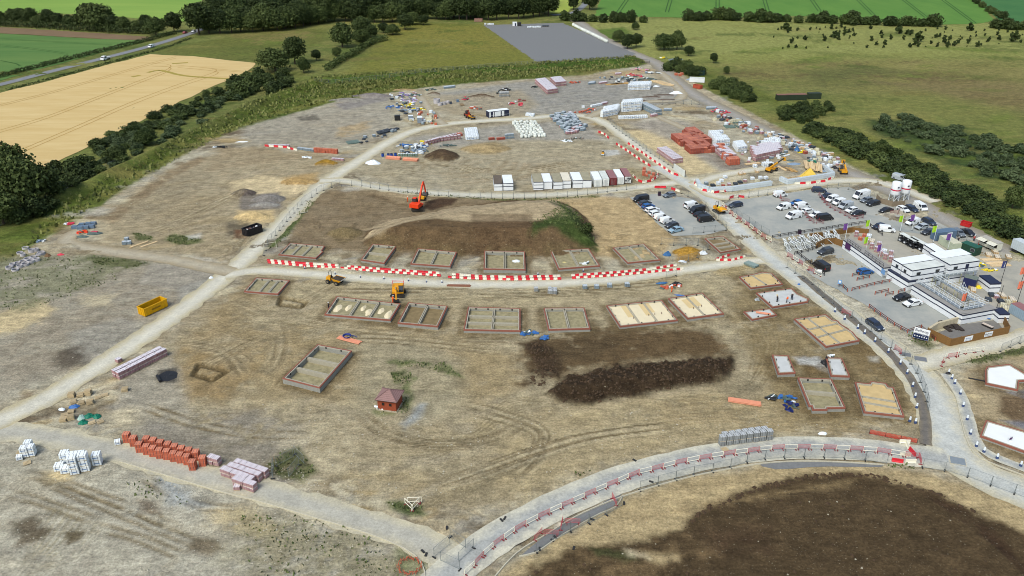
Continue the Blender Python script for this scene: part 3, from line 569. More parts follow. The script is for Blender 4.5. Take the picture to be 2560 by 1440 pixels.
kerb([(2352,938),(2387,990),(2402,1050),(2418,1105),(2450,1145),(2560,1190),(2680,1235)], '')
kerb([(300,1155),(390,1182),(560,1232),(640,1252),(780,1293),(920,1335),(1010,1372),(1055,1410),(1065,1470)], '')
kerb([(1215,1470),(1290,1385),(1370,1335),(1440,1292),(1530,1252),(1620,1222),(1730,1192),(1840,1170),(1920,1158),(2000,1154),(2100,1156),(2210,1163)], '')
kerb([(1298,1392),(1340,1382),(1380,1355),(1440,1318),(1500,1285),(1540,1268),(1556,1240)], '')
GRAV = field_mat('pale_gravel', (142,147,146),(182,178,168),.11,9); GRAVD = mat('dark_gravel', C(122,122,122),.95,.14,1.5, bump=.4)
sheet('car_park', [(1574,493),(1650,484),(1735,498),(1818,575),(1760,588),(1681,590),(1630,545)], .034, GRAV)
sheet('car_park', [(1800,512),(1850,497),(1950,486),(2050,470),(2120,468),(2180,490),(2230,508),(2330,548),(2440,602),(2380,596),(2250,580),(2170,560),(1940,598),(1870,560)], .040, GRAV)
sheet('car_park', [(1960,625),(2110,602),(2205,675),(2270,725),(2395,800),(2330,822),(2275,838),(2160,762),(2030,690)], .046, GRAV)
sheet('compound_yard', [(2110,600),(2165,560),(2260,580),(2440,604),(2720,720),(2720,830),(2500,850),(2400,800),(2270,722)], .052, field_mat('compound_stone', (150,148,140),(186,178,162),.14,9))
sheet('hardstanding', [(1209,63),(1405,57),(1590,135),(1560,147),(1340,154)], .03, GRAVD, .6)
sheet('gravel_path', [(1300,1390),(1340,1378),(1440,1312),(1535,1266),(1560,1228),(1440,1292),(1370,1335)], .03, GRAVD, .1)
sheet('gravel_path', [(1900,1160),(2000,1153),(2110,1156),(2210,1163),(2200,1168),(2070,1166),(1940,1174),(1905,1166)], .03, GRAVD, .1)
# ---------------------------------------------------------------- farmland beyond
WH = field_mat('ripe_wheat', (198,168,112),(214,188,136),.12,9,(-.5,.25,1.5)); WT = mat('wheel_lines', C(178,144,82),.95,.1,.5); GT = mat('green_wheel_lines', C(46,84,22),.95,.1,.5); LODGE = mat('flattened_crop', C(160,142,66),.95,.2,.4)
def field(name, pts, m, z=.12): return sheet(name, pts, z, m, .8,8)
field('wheat_field', [(-300,262),(0,232),(120,203),(250,167),(375,136),(480,141),(642,158),(620,178),(520,222),(400,278),(300,330),(200,378),(80,432),(-60,500),(-400,640)], WH)
def lines(name, sets, w, z, m):
    mb = MB()
    for pts in sets:
        L = smooth_line(GP(pts),6)
        for i in range(len(L)-1):
            a, b = L[i], L[i+1]; d = (b-a).normalized(); nr = Vector((-d.y, d.x))*w/2
            mb.add([(a.x-nr.x, a.y-nr.y, z),(b.x-nr.x, b.y-nr.y, z),(b.x+nr.x, b.y+nr.y, z),(a.x+nr.x, a.y+nr.y, z)], [(0,1,2,3)])
    return kind(mb.build(name, m), 'structure')
def pair(pts, dx, dy): return [pts, [(x+dx, y+dy) for x, y in pts]]
lines('crop_wheel_lines', pair([(0,326),(120,290),(250,240),(380,190),(410,178),(428,166),(415,161),(380,160)], 0,6)+pair([(0,262),(120,232),(250,195),(360,163),(440,142)], 0,4)+pair([(60,372),(200,312),(330,255),(450,210),(520,187),(540,178),(530,172),(440,163)], 4,6)+pair([(530,172),(580,176),(630,180)], 0,3),.55,.15, WT)
lines('flattened_crop', [[(370,182),(400,176),(440,186),(480,192),(580,198)], [(430,160),(470,157)], [(330,193),(350,189)]], 2.4,.16, LODGE)
field('green_field', [(-500,-20),(540,-30),(500,5),(470,55),(380,50),(300,42),(150,34),(-300,28)], field_mat('bright_crop', (116,150,68),(142,166,80),.02,8,(.1,.3,1.5)))
field('green_field', [(-400,90),(-100,83),(0,84),(250,98),(372,102),(330,112),(150,160),(0,202),(-300,270)], field_mat('young_crop', (78,114,60),(104,130,70),.03,8,(-.15,.3,2)))
lines('crop_wheel_lines', pair([(0,112),(90,122),(170,134)], 0,3)+pair([(0,152),(40,160),(48,166)], 3,0)+pair([(0,96),(100,102),(280,112)], 0,2),.5,.15, GT)
field('ploughed_strip', [(-400,60),(-100,65),(0,68),(200,80),(385,93),(375,101),(250,97),(0,83),(-400,78)], field_mat('bare_plough', (118,98,76),(132,110,86),.06))
field('green_field', [(1488,40),(1510,-30),(2410,-40),(2485,52),(2440,60),(2330,62),(2000,40),(1700,44)], field_mat('tall_crop', (84,124,56),(102,138,64),.04,8,(0,1.5,.4)),.12)
lines('crop_wheel_lines', [q for a, b in (((1570,-10),(1536,39)),((1675,-10),(1663,31)),((1790,-10),(1790,27)),((1904,-10),(1915,27)),((2020,-8),(2045,28)),((2133,-8),(2180,38)),((2245,-8),(2312,44)),((2340,-10),(2432,58))) for q in pair([a, b], 8,0)], .9,.16, GT)
field('green_field', [(2440,-30),(2900,-30),(2900,62),(2560,58),(2500,50),(2460,20)], field_mat('blue_green_crop', (62,106,62),(76,118,68),.04))
field('yellow_field', [(1375,34),(1385,-30),(1480,-30),(1445,10),(1420,30)], field_mat('yellow_crop', (150,166,74),(164,172,84),.03))
field('green_field', [(560,-30),(1060,-60),(1050,6),(1010,8),(760,-2),(580,8)], field_mat('far_crop', (104,156,56),(124,164,64),.03))
strip('country_lane', [(-200,258),(0,212),(120,181),(250,148),(370,117),(470,86),(520,66)], 6.5,.14, LANE, .1)
strip('country_lane', [(1380,38),(1425,34),(1455,18),(1475,-8),(1490,-40)], 6.0,.14, LANE, .1)
# ---------------------------------------------------------------- trees, bushes, long grass
def leaf_mat(name, a, b_, tr=0):
    m = bpy.data.materials.new(name); m.use_nodes = True; n = m.node_tree.nodes; l = m.node_tree.links; b = n['Principled BSDF']; b.inputs['Roughness'].default_value = .7; b.inputs['Specular IOR Level'].default_value = .15
    g = n.new('ShaderNodeNewGeometry'); t = n.new('ShaderNodeTexNoise'); t.inputs['Scale'].default_value = .45; t.inputs['Detail'].default_value = 5; l.new(g.outputs['Position'], t.inputs[0])
    oi = n.new('ShaderNodeObjectInfo'); ad = n.new('ShaderNodeMath'); ad.operation = 'MULTIPLY_ADD'; l.new(oi.outputs['Random'], ad.inputs[0]); ad.inputs[1].default_value = .5
    r2 = n.new('ShaderNodeMapRange'); r2.inputs[1].default_value = .3; r2.inputs[2].default_value = .7; r2.inputs[3].default_value = -.1; r2.inputs[4].default_value = .6; 
    t3 = n.new('ShaderNodeTexNoise'); t3.inputs['Scale'].default_value = 2.6; t3.inputs['Detail'].default_value = 1; l.new(g.outputs['Position'], t3.inputs[0]); r3 = n.new('ShaderNodeMapRange'); r3.inputs[1].default_value = .35; r3.inputs[2].default_value = .7; r3.inputs[3].default_value = -.25; r3.inputs[4].default_value = .55; l.new(t3.outputs[0], r3.inputs[0])
    a2 = n.new('ShaderNodeMath'); a2.operation = 'ADD'; l.new(t.outputs[0], r2.inputs[0]); l.new(r2.outputs[0], a2.inputs[0]); l.new(r3.outputs[0], a2.inputs[1]); l.new(a2.outputs[0], ad.inputs[2])
    mx = n.new('ShaderNodeMixRGB'); mx.inputs[1].default_value = (*a, 1); mx.inputs[2].default_value = (*b_, 1); mx.use_clamp = True; l.new(ad.outputs[0], mx.inputs[0]); l.new(mx.outputs[0], b.inputs['Base Color']); return m
LF_DARK = leaf_mat('dark_leaves', (.012,.024,.008),(.052,.076,.022)); LF_MID = leaf_mat('green_leaves', (.020,.040,.011),(.080,.110,.032)); LF_BLUE = leaf_mat('willow_leaves', (.020,.040,.016),(.090,.125,.055)); LF_WEED = leaf_mat('weed_leaves', (.055,.085,.025),(.13,.16,.06)); LF_GRASS = leaf_mat('grass_blades', (.085,.12,.030),(.19,.20,.065))
BARK = mat('bark', (.07,.055,.04,1),.9,.3,3)
def leaves(lobes, n, size, seed, flat=.0, up=.35):
    r = np.random.default_rng(seed); lb = np.array(lobes, float)         # x y z rx ry rz
    w = (lb[:, 3]*lb[:, 5]); k = r.choice(len(lb), n, p=w/w.sum())
    d = r.normal(size=(n, 3)); d[:, 2] += up; d /= np.linalg.norm(d, axis=1)[:, None]
    p = lb[k, :3]+d*lb[k, 3:]*(np.where(r.random(n) < .22, r.uniform(1.0,1.38, n), r.uniform(.55,1.08, n))[:, None]); p[:, 2] = np.maximum(p[:, 2], .05)
    nr = d+r.normal(size=(n, 3))*.8; nr /= np.linalg.norm(nr, axis=1)[:, None]
    a = np.cross(nr, r.normal(size=(n, 3))); a /= np.linalg.norm(a, axis=1)[:, None]; b = np.cross(nr, a); s = size*r.uniform(.55,1.35, n)[:, None]
    v = np.stack([p-a*s-b*s*.5, p+a*s*.3-b*s*.8, p+a*s+b*s*.4, p-a*s*.4+b*s*.8], 1).reshape(-1,3)
    f = np.arange(n*4).reshape(n, 4)
    me = bpy.data.meshes.new('crown'); me.from_pydata(v.tolist(), [], f.tolist()); return me
def make_tree(name, label, cat, h, wd, m, seed, n=1500, leaf=.55, trunk='trunk', crown='crown', low=.2, lob=9):
    r = random.Random(seed); lobes = []
    for i in range(lob):
        t = i/(lob-1); z = h*(low+.12+(0.82-low)*t*.95); rr = wd/2*(.40+.24*math.sin(math.pi*min(1, t*.9+.1)))*(1 if t < .75 else .8)*r.uniform(.75,1.2)
        a = i*2.4+r.random(); o = (wd/2-rr*.7)*(1 if t < .8 else .35)*r.uniform(.55,1.08); lobes.append((math.cos(a)*o, math.sin(a)*o, z, rr, rr, rr*r.uniform(.6,.85)))
    t = thing(name, label, cat, (0,0,-500)); me = leaves(lobes, n, leaf, seed); me.materials.append(m); link(crown, me, t)
    mb = MB(); mb.tube([(0,0,-.3),(.05,.04, h*.3),(.1,-.05, h*.7)], [h*.028+.05, h*.02+.03,.04], 7)
    for i in range(4 if h > 4 else 2):
        a = i*1.7+r.random(); mb.tube([(0.05,0, h*(.25+.08*i)),(math.cos(a)*wd*.3, math.sin(a)*wd*.3, h*(.5+.08*i))], [h*.012+.02,.03], 5)
    mb.build(trunk, BARK, t); return t
trees = [make_tree('broadleaf_tree', '', 'tree', 11+s % 3*1.5,9+s % 4, LF_DARK if s % 3 else LF_MID, 30+s, 5200,.40, lob=15) for s in range(5)]
bushes = [make_tree('hedge_bush', '', 'bush', 2.6+.3*s, 3.6+.25*s, LF_DARK if s % 2 else LF_MID, 50+s, 1300,.23, 'stem', 'foliage', .05,9) for s in range(4)]
saps = [make_tree('young_tree', '', 'tree', 3.0,2.6, LF_DARK, 60+s, 260,.34, 'trunk', 'crown', .1,5) for s in range(3)]
willow = [make_tree('willow_bush', '', 'bush', 2.0+.3*s, 4.0, LF_BLUE, 70+s, 1200,.26, 'stem', 'foliage', .02,9) for s in range(3)]
protos = trees+bushes+saps+willow
def plant(kindl, px, py, size, label, group, wide=1.0):
    s = random.choice(kindl); p = G(px, py); z = gz(p.x, p.y) if abs(p.x) < 300 and p.y < 600 else 0
    k = size/{'broadleaf_tree': 12, 'hedge_bush': 3.0, 'young_tree': 3.0, 'willow_bush': 2.3}[s.name.split('.')[0]]
    o = dup(s, (p.x, p.y, z-.05), random.uniform(0,6.3), label, group, (k*wide, k*wide, k*random.uniform(.85,1.15))); return o
def inpoly(x, y, P):
    c = False
    for i in range(len(P)):
        a, b = P[i], P[i-1]
        if (a[1] > y) != (b[1] > y) and x < (b[0]-a[0])*(y-a[1])/(b[1]-a[1])+a[0]: c = not c
    return c
def scatter(kindl, poly, n, mind, smin, smax, label, group, wide=1.0, tries=40):
    pts = []; W = [(p.x, p.y) for p in GP(poly)]; x0, x1 = min(p[0] for p in W), max(p[0] for p in W); y0, y1 = min(p[1] for p in W), max(p[1] for p in W)
    for t in range(n*tries):
        if len(pts) >= n: break
        x, y = random.uniform(x0, x1), random.uniform(y0, y1)
        if inpoly(x, y, W) and all((x-a)**2+(y-b)**2 > mind**2 for a, b in pts):
            pts.append((x, y)); s = random.choice(kindl); k = random.uniform(smin, smax)/{'broadleaf_tree': 12, 'hedge_bush': 3.0, 'young_tree': 3.0, 'willow_bush': 2.3}[s.name.split('.')[0]]
            z = gz(x, y) if abs(x) < 300 and y < 600 else 0
            dup(s, (x, y, z-.05), random.uniform(0,6.3), label, group, (k*wide, k*wide, k*random.uniform(.85,1.15)))
def row(kindl, pts, step, smin, smax, label, group, wide=1.0, off=.6):
    for p, a in along(pts, step):
        s = random.choice(kindl); k = random.uniform(smin, smax)/{'broadleaf_tree': 12, 'hedge_bush': 3.0, 'young_tree': 3.0, 'willow_bush': 2.3}[s.name.split('.')[0]]
        dup(s, (p.x+random.uniform(-off, off), p.y+random.uniform(-off, off),-.05), random.uniform(0,6.3), label, group, (k*wide, k*wide, k*random.uniform(.85,1.15)))
def hedge(pts, h, w, label, n, leaf=.32, m=LF_DARK):
    L = along(pts, 3.0); o = L[0][0]; t = thing('hedge', label, 'hedge', (o.x, o.y, 0)); r = random.Random(len(pts)+n)
    me = leaves([(p.x-o.x+r.uniform(-.4,.4), p.y-o.y+r.uniform(-.4,.4), h*.45,2.0, w/2*r.uniform(.8,1.2), h*r.uniform(.42,.62)) for p, a in L], n, leaf, n); me.materials.append(m); link('foliage', me, t)
    mb = MB()
    for p, a in L: mb.tube([(p.x-o.x, p.y-o.y, -.2),(p.x-o.x, p.y-o.y, h*.5)], .08,5)
    mb.build('stem', BARK, t)
# the wood along the top
WOOD = [(505,86),(640,80),(740,70),(835,52),(960,57),(1050,47),(1180,50),(1290,47),(1372,40),(1372,8),(1240,0),(1020,4),(930,-14),(700,-8),(600,8),(515,45)]
row(trees, [(505,84),(640,79),(740,69),(835,53),(960,57),(1050,48),(1180,50),(1290,47),(1370,38)], 7.5,12,16, 'dark leafy tree on the near edge of the wood at the top', 'trees along the near edge of the wood', 1.0,1.5)
scatter(trees, WOOD, 105,9,14,20, 'dark tree standing deep inside the wood at the top', 'trees inside the wood', 1.1)
row(trees, [(-60,62),(0,62),(100,66),(200,72),(300,78),(375,80)], 8,9,12, 'dark tree in the tall hedge between bright green field and plough', 'trees of the tall field hedge', 1.0,1)
hedge([(-60,66),(0,66),(100,70),(200,77),(300,83),(375,85)], 5,5, 'dark thick hedge at the foot of the tall trees by the plough', 3500,.5)
plant(trees, 250,74,19, 'largest round tree towering over the tall field hedge', None, 1.1)
plant(trees, 225,74,17, 'slimmer tall tree joined to the largest hedge tree', None, .9)
plant(trees, 390,88,12, 'green tree at the roadside end of the ploughed strip', None, 1.1)
plant(trees, 436,80,13, 'paler loose tree beside the country lane near the red car', None, 1.0)
plant(trees, 498,86,17, 'big rounded tree where the country lane enters the wood', None, 1.2)
hedge([(-60,208),(0,194),(120,163),(250,131),(370,102),(440,84)], 2.2,2.4, 'long low roadside hedge on the far side of the country lane', 5000)
hedge([(20,226),(120,200),(250,165),(340,140),(420,118),(480,95)], 1.0,1.8, 'straggling low verge growth between the lane and the ripe wheat', 1600)
# trees along the watercourse left of centre
for x, y, s, l in ((688,178,15, 'big round tree at the corner of the wheat field'),(738,160,14, 'tall round tree touching the big wheat field corner tree'),(792,152,6, 'small bushy tree right of the round pair by the wheat'),(856,118,16, 'large dark tree standing on the grassy meadow edge'),(905,82,13, 'dark tree just behind the large meadow edge tree'),(842,140,5, 'single small bush below the large meadow tree'),(55,520,15, 'massive dark tree at the left picture edge by the bank'),(15,468,15, 'tall dark tree behind the massive left edge tree'),(115,500,11, 'lower tree leaning from the massive left edge group'),(10,560,13, 'bushy tree lowest in the left edge group'),(365,362,7, 'round dense bush tree on the bank beside the wheat'),(300,405,6.5, 'round dark bush tree close to the grey mesh fence'),(760,182,8, 'low spreading tree below the round pair')):
    plant(trees, x, y, s, l, None, 1.0)
scatter(trees, [(900,90),(980,70),(1060,50),(1090,58),(1000,85),(930,120),(880,130)], 9,8,7,10, 'leafy tree between the wood and the meadow', 'trees linking wood and meadow', 1.1)
hedge([(815,178),(850,157),(890,134),(930,110),(972,100)], 3.4,6, 'broad green hedge beside the yellow meadow', 3000,.4, LF_MID)
scatter(bushes, [(575,220),(640,185),(690,178),(740,195),(690,235),(600,250)], 26,4,3,5, 'dark bush in the thicket beside the wheat field corner', 'bushes in the wheat corner thicket', 1.2)
scatter(bushes, [(280,340),(400,285),(520,232),(580,215),(600,240),(500,290),(430,320),(330,400),(180,470),(130,450),(200,400)], 48,5.4,1.4,3.2, 'scrub bush on the bank between wheat and bare site', 'scrub on the western bank', 1.6)
scatter(willow, [(280,345),(400,290),(580,225),(640,235),(520,300),(330,405),(180,470),(200,405)], 44,4.5,1.2,2.4, 'paler scrub bush on the bank between wheat and bare site', 'paler scrub on the western bank', 1.4)
scatter(bushes, [(120,430),(240,405),(260,440),(150,500),(90,560),(40,560)], 20,4.2,2.5,4.5, 'dark bush beside the left edge trees', 'bushes beside the left edge trees', 1.2)
# top right
row(bushes, [(1405,50),(1450,54),(1520,55),(1605,56)], 7,5,7, 'dark bush in the hedge along the lane gate', 'hedge bushes by the lane gate', .9,1.5)
row(bushes, [(1705,52),(1800,50),(1900,54),(2000,56),(2090,58),(2150,62),(2270,64),(2330,65)], 7.5,5,7.5, 'dark bush in the field hedge at the top right', 'field hedge bushes at the top right', 1.1,2)

row(bushes, [(2482,70),(2540,74),(2640,76)], 6,5,7, 'dark bush in the hedge in the far right corner', 'far right corner hedge bushes', 1.1,1.5)
row(bushes, [(2425,-5),(2450,12),(2490,40),(2510,48)], 12,3.5,5, 'dark bush dividing the two green crops', 'bushes between the two green crops', 1.0,1.5)
for x, y, s, l in ((1474,24,16, 'round tree at the bend of the far lane'),(1434,24,10, 'small round tree left of the far lane bend'),(1568,122,9, 'leafy tree beside the grey hardstanding corner'),(1548,105,8, 'pale leafy tree nearest the white wall of bags'),(1590,118,8, 'right tree of the trio beside the hardstanding'),(1660,125,11, 'dark tree left of the twin trees by the track'),(1692,124,11, 'dark tree right of the twin trees by the track'),(1721,140,6, 'small dark tree right of the twin trees'),(1784,158,5, 'lone small tree below the twin trees'),(1815,185,4, 'lone sapling tree in the grass above the white shed'),(1588,74,5, 'single bush by the curved farm track')):
    plant(trees, x, y, s, l, None, 1.0)
scatter(saps, [(1935,68),(2100,64),(2300,70),(2560,78),(2640,90),(2640,115),(2400,120),(2200,125),(1950,122),(1930,90)], 115,4,.9,3.4, 'small self-sown tree in the rough field top right', 'self-sown trees in the rough field', .9)
plant(saps, 2087,95,5.5, 'darkest lone sapling left of centre in the rough field', None); plant(saps, 2296,104,6.5, 'largest dark sapling in the rough field', None); plant(saps, 2246,84,5.5, 'dark sapling high in the rough field centre', None); plant(saps, 1965,76,5.5, 'dark sapling at the left end of the rough field', None); plant(saps, 2424,77,5, 'dark sapling high at the right of the rough field', None); plant(saps, 2535,104,6, 'dark sapling at the right edge of the rough field', None)
scatter(bushes, [(1660,175),(1700,165),(1760,185),(1780,192),(1720,190)], 12,3.4,3,5, 'dark bush beside the track above the white shed', 'bushes beside the upper track', 1.1)
scatter(bushes, [(1775,215),(1850,215),(1885,245),(1870,260),(1800,235)], 20,3.2,3,4.6, 'dark bush in the clump right of the red pack', 'bushes in the clump by the red pack', 1.1)
scatter(bushes, [(1935,300),(1960,275),(2010,262),(2080,262),(2100,275),(2040,290),(2020,312)], 24,3.6,1.8,3.2, 'bush on the overgrown mound near green containers', 'bushes on the overgrown mound', 1.2)
scatter(bushes, [(2010,318),(2090,332),(2200,372),(2330,430),(2450,500),(2560,570),(2680,640),(2680,690),(2540,606),(2430,540),(2300,468),(2190,412),(2080,362),(2020,335)], 125,3.3,1.9,3.2, 'dark bush in the broad hedge beside the gravel track', 'bushes of the broad eastern hedge', 1.75)
scatter(willow, [(2170,292),(2300,296),(2450,342),(2600,398),(2650,480),(2560,470),(2440,432),(2310,372),(2200,335)], 80,3.4,.9,3.0, 'blue-green willow bush in the wet hollow on the right', 'willows in the wet hollow', 1.2)
plant(trees, 2530,520,7, 'tallest bushy tree in the eastern hedge near the right edge', None); plant(trees, 2200,388,6, 'taller bushy tree high in the eastern hedge', None)
plant(bushes, 1462,600,2.2, 'largest leafy bush on the right flank of the spoil heap', None, 1.3)
# long grass and weeds as loose cover: many small blades, one object each
def cover(name, polys, dens, h, m, label, seed, sp=.35):
    r = np.random.default_rng(seed); V = []
    for poly, k in polys:
        W = [(p.x, p.y) for p in GP(poly)]; x0, x1 = min(p[0] for p in W), max(p[0] for p in W); y0, y1 = min(p[1] for p in W), max(p[1] for p in W)
        n = int((x1-x0)*(y1-y0)*dens*k); x = r.uniform(x0, x1, n); y = r.uniform(y0, y1, n); c = np.zeros(n, bool)
        for i in range(len(W)):
            a, b = W[i], W[i-1]
            if a[1] != b[1]: c ^= ((a[1] > y) != (b[1] > y)) & (x < (b[0]-a[0])*(y-a[1])/(b[1]-a[1])+a[0])
        c &= fbm(x/3.5, y/3.5,3, seed) > r.uniform(-.6,.25, n)
        V.append(np.stack([x[c], y[c]], 1))
    P = np.concatenate(V); n = len(P); i = np.clip(np.searchsorted(gx, P[:, 0])-1,0, NX-2); j = np.clip(np.searchsorted(gy, P[:, 1])-1,0, NY-2); z = GRID_Z[j, i]
    B = np.concatenate([P, z[:, None]-.03], 1); a = r.uniform(0,6.3, n); w = sp*r.uniform(.5,1.2, n); hh = h*r.uniform(.4,1.3, n)
    dx, dy = np.cos(a)*w, np.sin(a)*w; o = np.zeros(n); lean = r.normal(size=(n, 2))*hh[:, None]*.35
    v = np.stack([B-np.stack([dx, dy, o], 1), B+np.stack([dx, dy, o], 1), B+np.stack([lean[:, 0]+dx*.5, lean[:, 1]+dy*.5, hh], 1), B+np.stack([lean[:, 0]-dx*.7, lean[:, 1]-dy*.7, hh*.8], 1)], 1).reshape(-1,3)
    me = bpy.data.meshes.new(name); f = np.arange(n*4).reshape(n, 4); me.from_pydata(v.tolist(), [], f.tolist()); me.materials.append(m); o = link(name, me); o['kind'] = 'stuff'; o['label'] = label; o['category'] = 'vegetation'; return o
cover('long_grass', [([(30,640),(160,505),(350,410),(520,315),(650,255),(790,195),(1100,175),(1340,158),(1570,148),(1600,165),(1340,193),(1080,214),(830,253),(600,318),(330,458)], .42),([(2010,340),(2100,375),(2250,445),(2450,560),(2600,640),(2600,610),(2400,480),(2200,385),(2050,325)], .5),([(780,207),(1280,172),(1580,146),(1600,160),(1280,185),(800,222)], .9)], 1.6,1.0, LF_GRASS, 'long green and straw grass along the banks of the site', 3,.5)
cover('weeds', [([(1360,512),(1420,525),(1480,575),(1488,612),(1440,602),(1330,602),(1340,585),(1410,550)], 3.5),([(668,622),(700,590),(780,492),(790,497),(720,590),(692,622)], 2),([(668,1165),(700,1130),(745,1120),(770,1150),(790,1180),(750,1200),(690,1190)], 5),([(965,1255),(1050,1268),(1062,1285),(985,1272)], 5),([(970,905),(1110,905),(1155,945),(1110,932),(1010,915)], 3),([(975,930),(1030,935),(1025,960),(985,955)], 6),([(1008,965),(1030,985),(1020,1030),(950,1038)], 4),([(2395,905),(2460,888),(2560,868),(2640,850),(2640,870),(2450,910)], 5),([(0,640),(270,640),(300,700),(80,770),(-60,790)], .8),([(600,1290),(760,1290),(930,1340),(1000,1440),(620,1440)], 1.6),([(310,1205),(400,1200),(490,1270),(340,1250)], 1.4),([(430,585),(505,600),(470,614),(412,602)], 4),([(330,580),(380,590),(378,602),(340,600)], 5),([(1000,477),(1280,500),(1500,489),(1500,493),(1280,505),(1000,483)], 3),([(220,640),(370,655),(330,672),(240,660)], 2),([(2270,830),(2350,850),(2330,870),(2270,850)], 4),([(2220,1160),(2290,1165),(2280,1172),(2215,1168)], 8),([(1430,1185),(1470,1172),(1480,1178),(1440,1195)], 8),([(300,400),(1000,1040),(1010,1000),(330,600)], 0)], 1.0,.42, LF_WEED, 'patches of green weeds growing on the bare earth', 5,.2)
def stones(name, polys, m, label, seed, smin, smax):
    r = np.random.default_rng(seed); V = []; F = []; k = 0
    for poly, n in polys:
        W = [(p.x, p.y) for p in GP(poly)]; x0, x1 = min(p[0] for p in W), max(p[0] for p in W); y0, y1 = min(p[1] for p in W), max(p[1] for p in W); c = 0
        while c < n:
            x, y = r.uniform(x0, x1), r.uniform(y0, y1)
            if not inpoly(x, y, W): continue
            c += 1; s = smin+(smax-smin)*r.random()**3; z = gz(x, y)
            vs = np.array([(1,0,0),(-.2,1,.1),(-1,0,0),(0,-1,.1),(.1,.1,.8)])*s*r.uniform(.6,1.3,(5,3)); V += (vs+[x, y, z]).tolist(); F += [(k, k+1, k+4),(k+1, k+2, k+4),(k+2, k+3, k+4),(k+3, k, k+4)]; k += 5
    me = bpy.data.meshes.new(name); me.from_pydata(V, [], F); me.materials.append(m); o = link(name, me); o['kind'] = 'stuff'; o['label'] = label; o['category'] = 'stones'
stones('rubble', [([(0,1180),(400,1190),(640,1260),(1050,1400),(1000,1440),(0,1440)], 1100),([(640,1000),(1250,1050),(1100,1300),(680,1180)], 420),([(0,650),(540,690),(300,860),(0,1000)], 350),([(300,470),(800,400),(700,540),(300,600)], 200),([(1280,1000),(2250,1050),(1900,1090),(1300,1250)], 260),([(1400,1340),(2100,1200),(2560,1340),(2560,1440),(1300,1440)], 50),([(560,1170),(800,1230),(800,1200),(660,1140)], 260),([(1010,330),(1700,220),(1650,260),(1500,400),(900,440)], 200)], mat('stone', C(180,172,154),.9,.25,3), 'small pale stones scattered over the bare earth', 8,.04,.20)
stones('earth_clods', [(PILE, 900),([(1310,862),(1345,850),(1400,890),(1395,935),(1360,965),(1325,960),(1345,915)], 350),([(1700,1330),(1760,1268),(1900,1212),(2040,1184),(2180,1184),(2330,1226),(2440,1276),(2440,1284),(2330,1236),(2180,1194),(2040,1194),(1900,1224),(1770,1280)], 420),([(1600,1350),(2040,1200),(2560,1350),(2560,1440),(1300,1440)], 80)], mat('clod', C(74,58,42),.95,.35,2), 'dark clods of freshly dug clay', 9,.07,.5)
# ---------------------------------------------------------------- house footings
BRICKR = mat('red_brick', C(150,92,76),.85,.15,4); BLOCK = mat('grey_block', C(156,154,146),.9,.14,2.5, stripes=(2,4.4,.25)); MORTAR = mat('block_top', C(172,164,146),.9,.12,2)
VOID = mat('black_plastic', C(34,33,33),.6,.1,2); FILLS = {'soil': mat('fill_soil', C(152,142,110),.95,.32,.9), 'dark': mat('fill_dark_soil', C(132,114,82),.95,.25,.8), 'sand': mat('fill_sand', C(204,176,126),.95,.12,.7), 'pale': mat('fill_pale_sand', C(228,212,178),.95,.06,.6), 'slab': mat('fill_concrete', C(196,196,194),.9,.10,.6), 'white': mat('fill_white_board', C(236,236,234),.8,.04,.4)}
STRIPE = mat('insulation_board', C(216,190,140),.9,.06,.6)
def inset(P, d):
    n = len(P); A = sum(P[i].x*P[(i+1) % n].y-P[(i+1) % n].x*P[i].y for i in range(n)); s = 1 if A > 0 else -1; out = []
    for i in range(n):
        e1 = (P[i]-P[i-1]).normalized(); e2 = (P[(i+1) % n]-P[i]).normalized(); n1 = Vector((-e1.y, e1.x))*s; n2 = Vector((-e2.y, e2.x))*s
        b = n1+n2; b = b/max(.3, b.length_squared)*2; out.append(P[i]+Vector((b.x, b.y))*d)
    return out
def ring(mb, A, B, z0, z1):
    n = len(A); vs = [(p.x, p.y, z) for z in (z0, z1) for p in A]+[(p.x, p.y, z) for z in (z0, z1) for p in B]; fs = []
    for i in range(n):
        j = (i+1) % n; fs += [(i, j, n+j, n+i),(2*n+j, 2*n+i, 3*n+i, 3*n+j),(n+i, n+j, 3*n+j, 3*n+i)]
    mb.add(vs, fs)
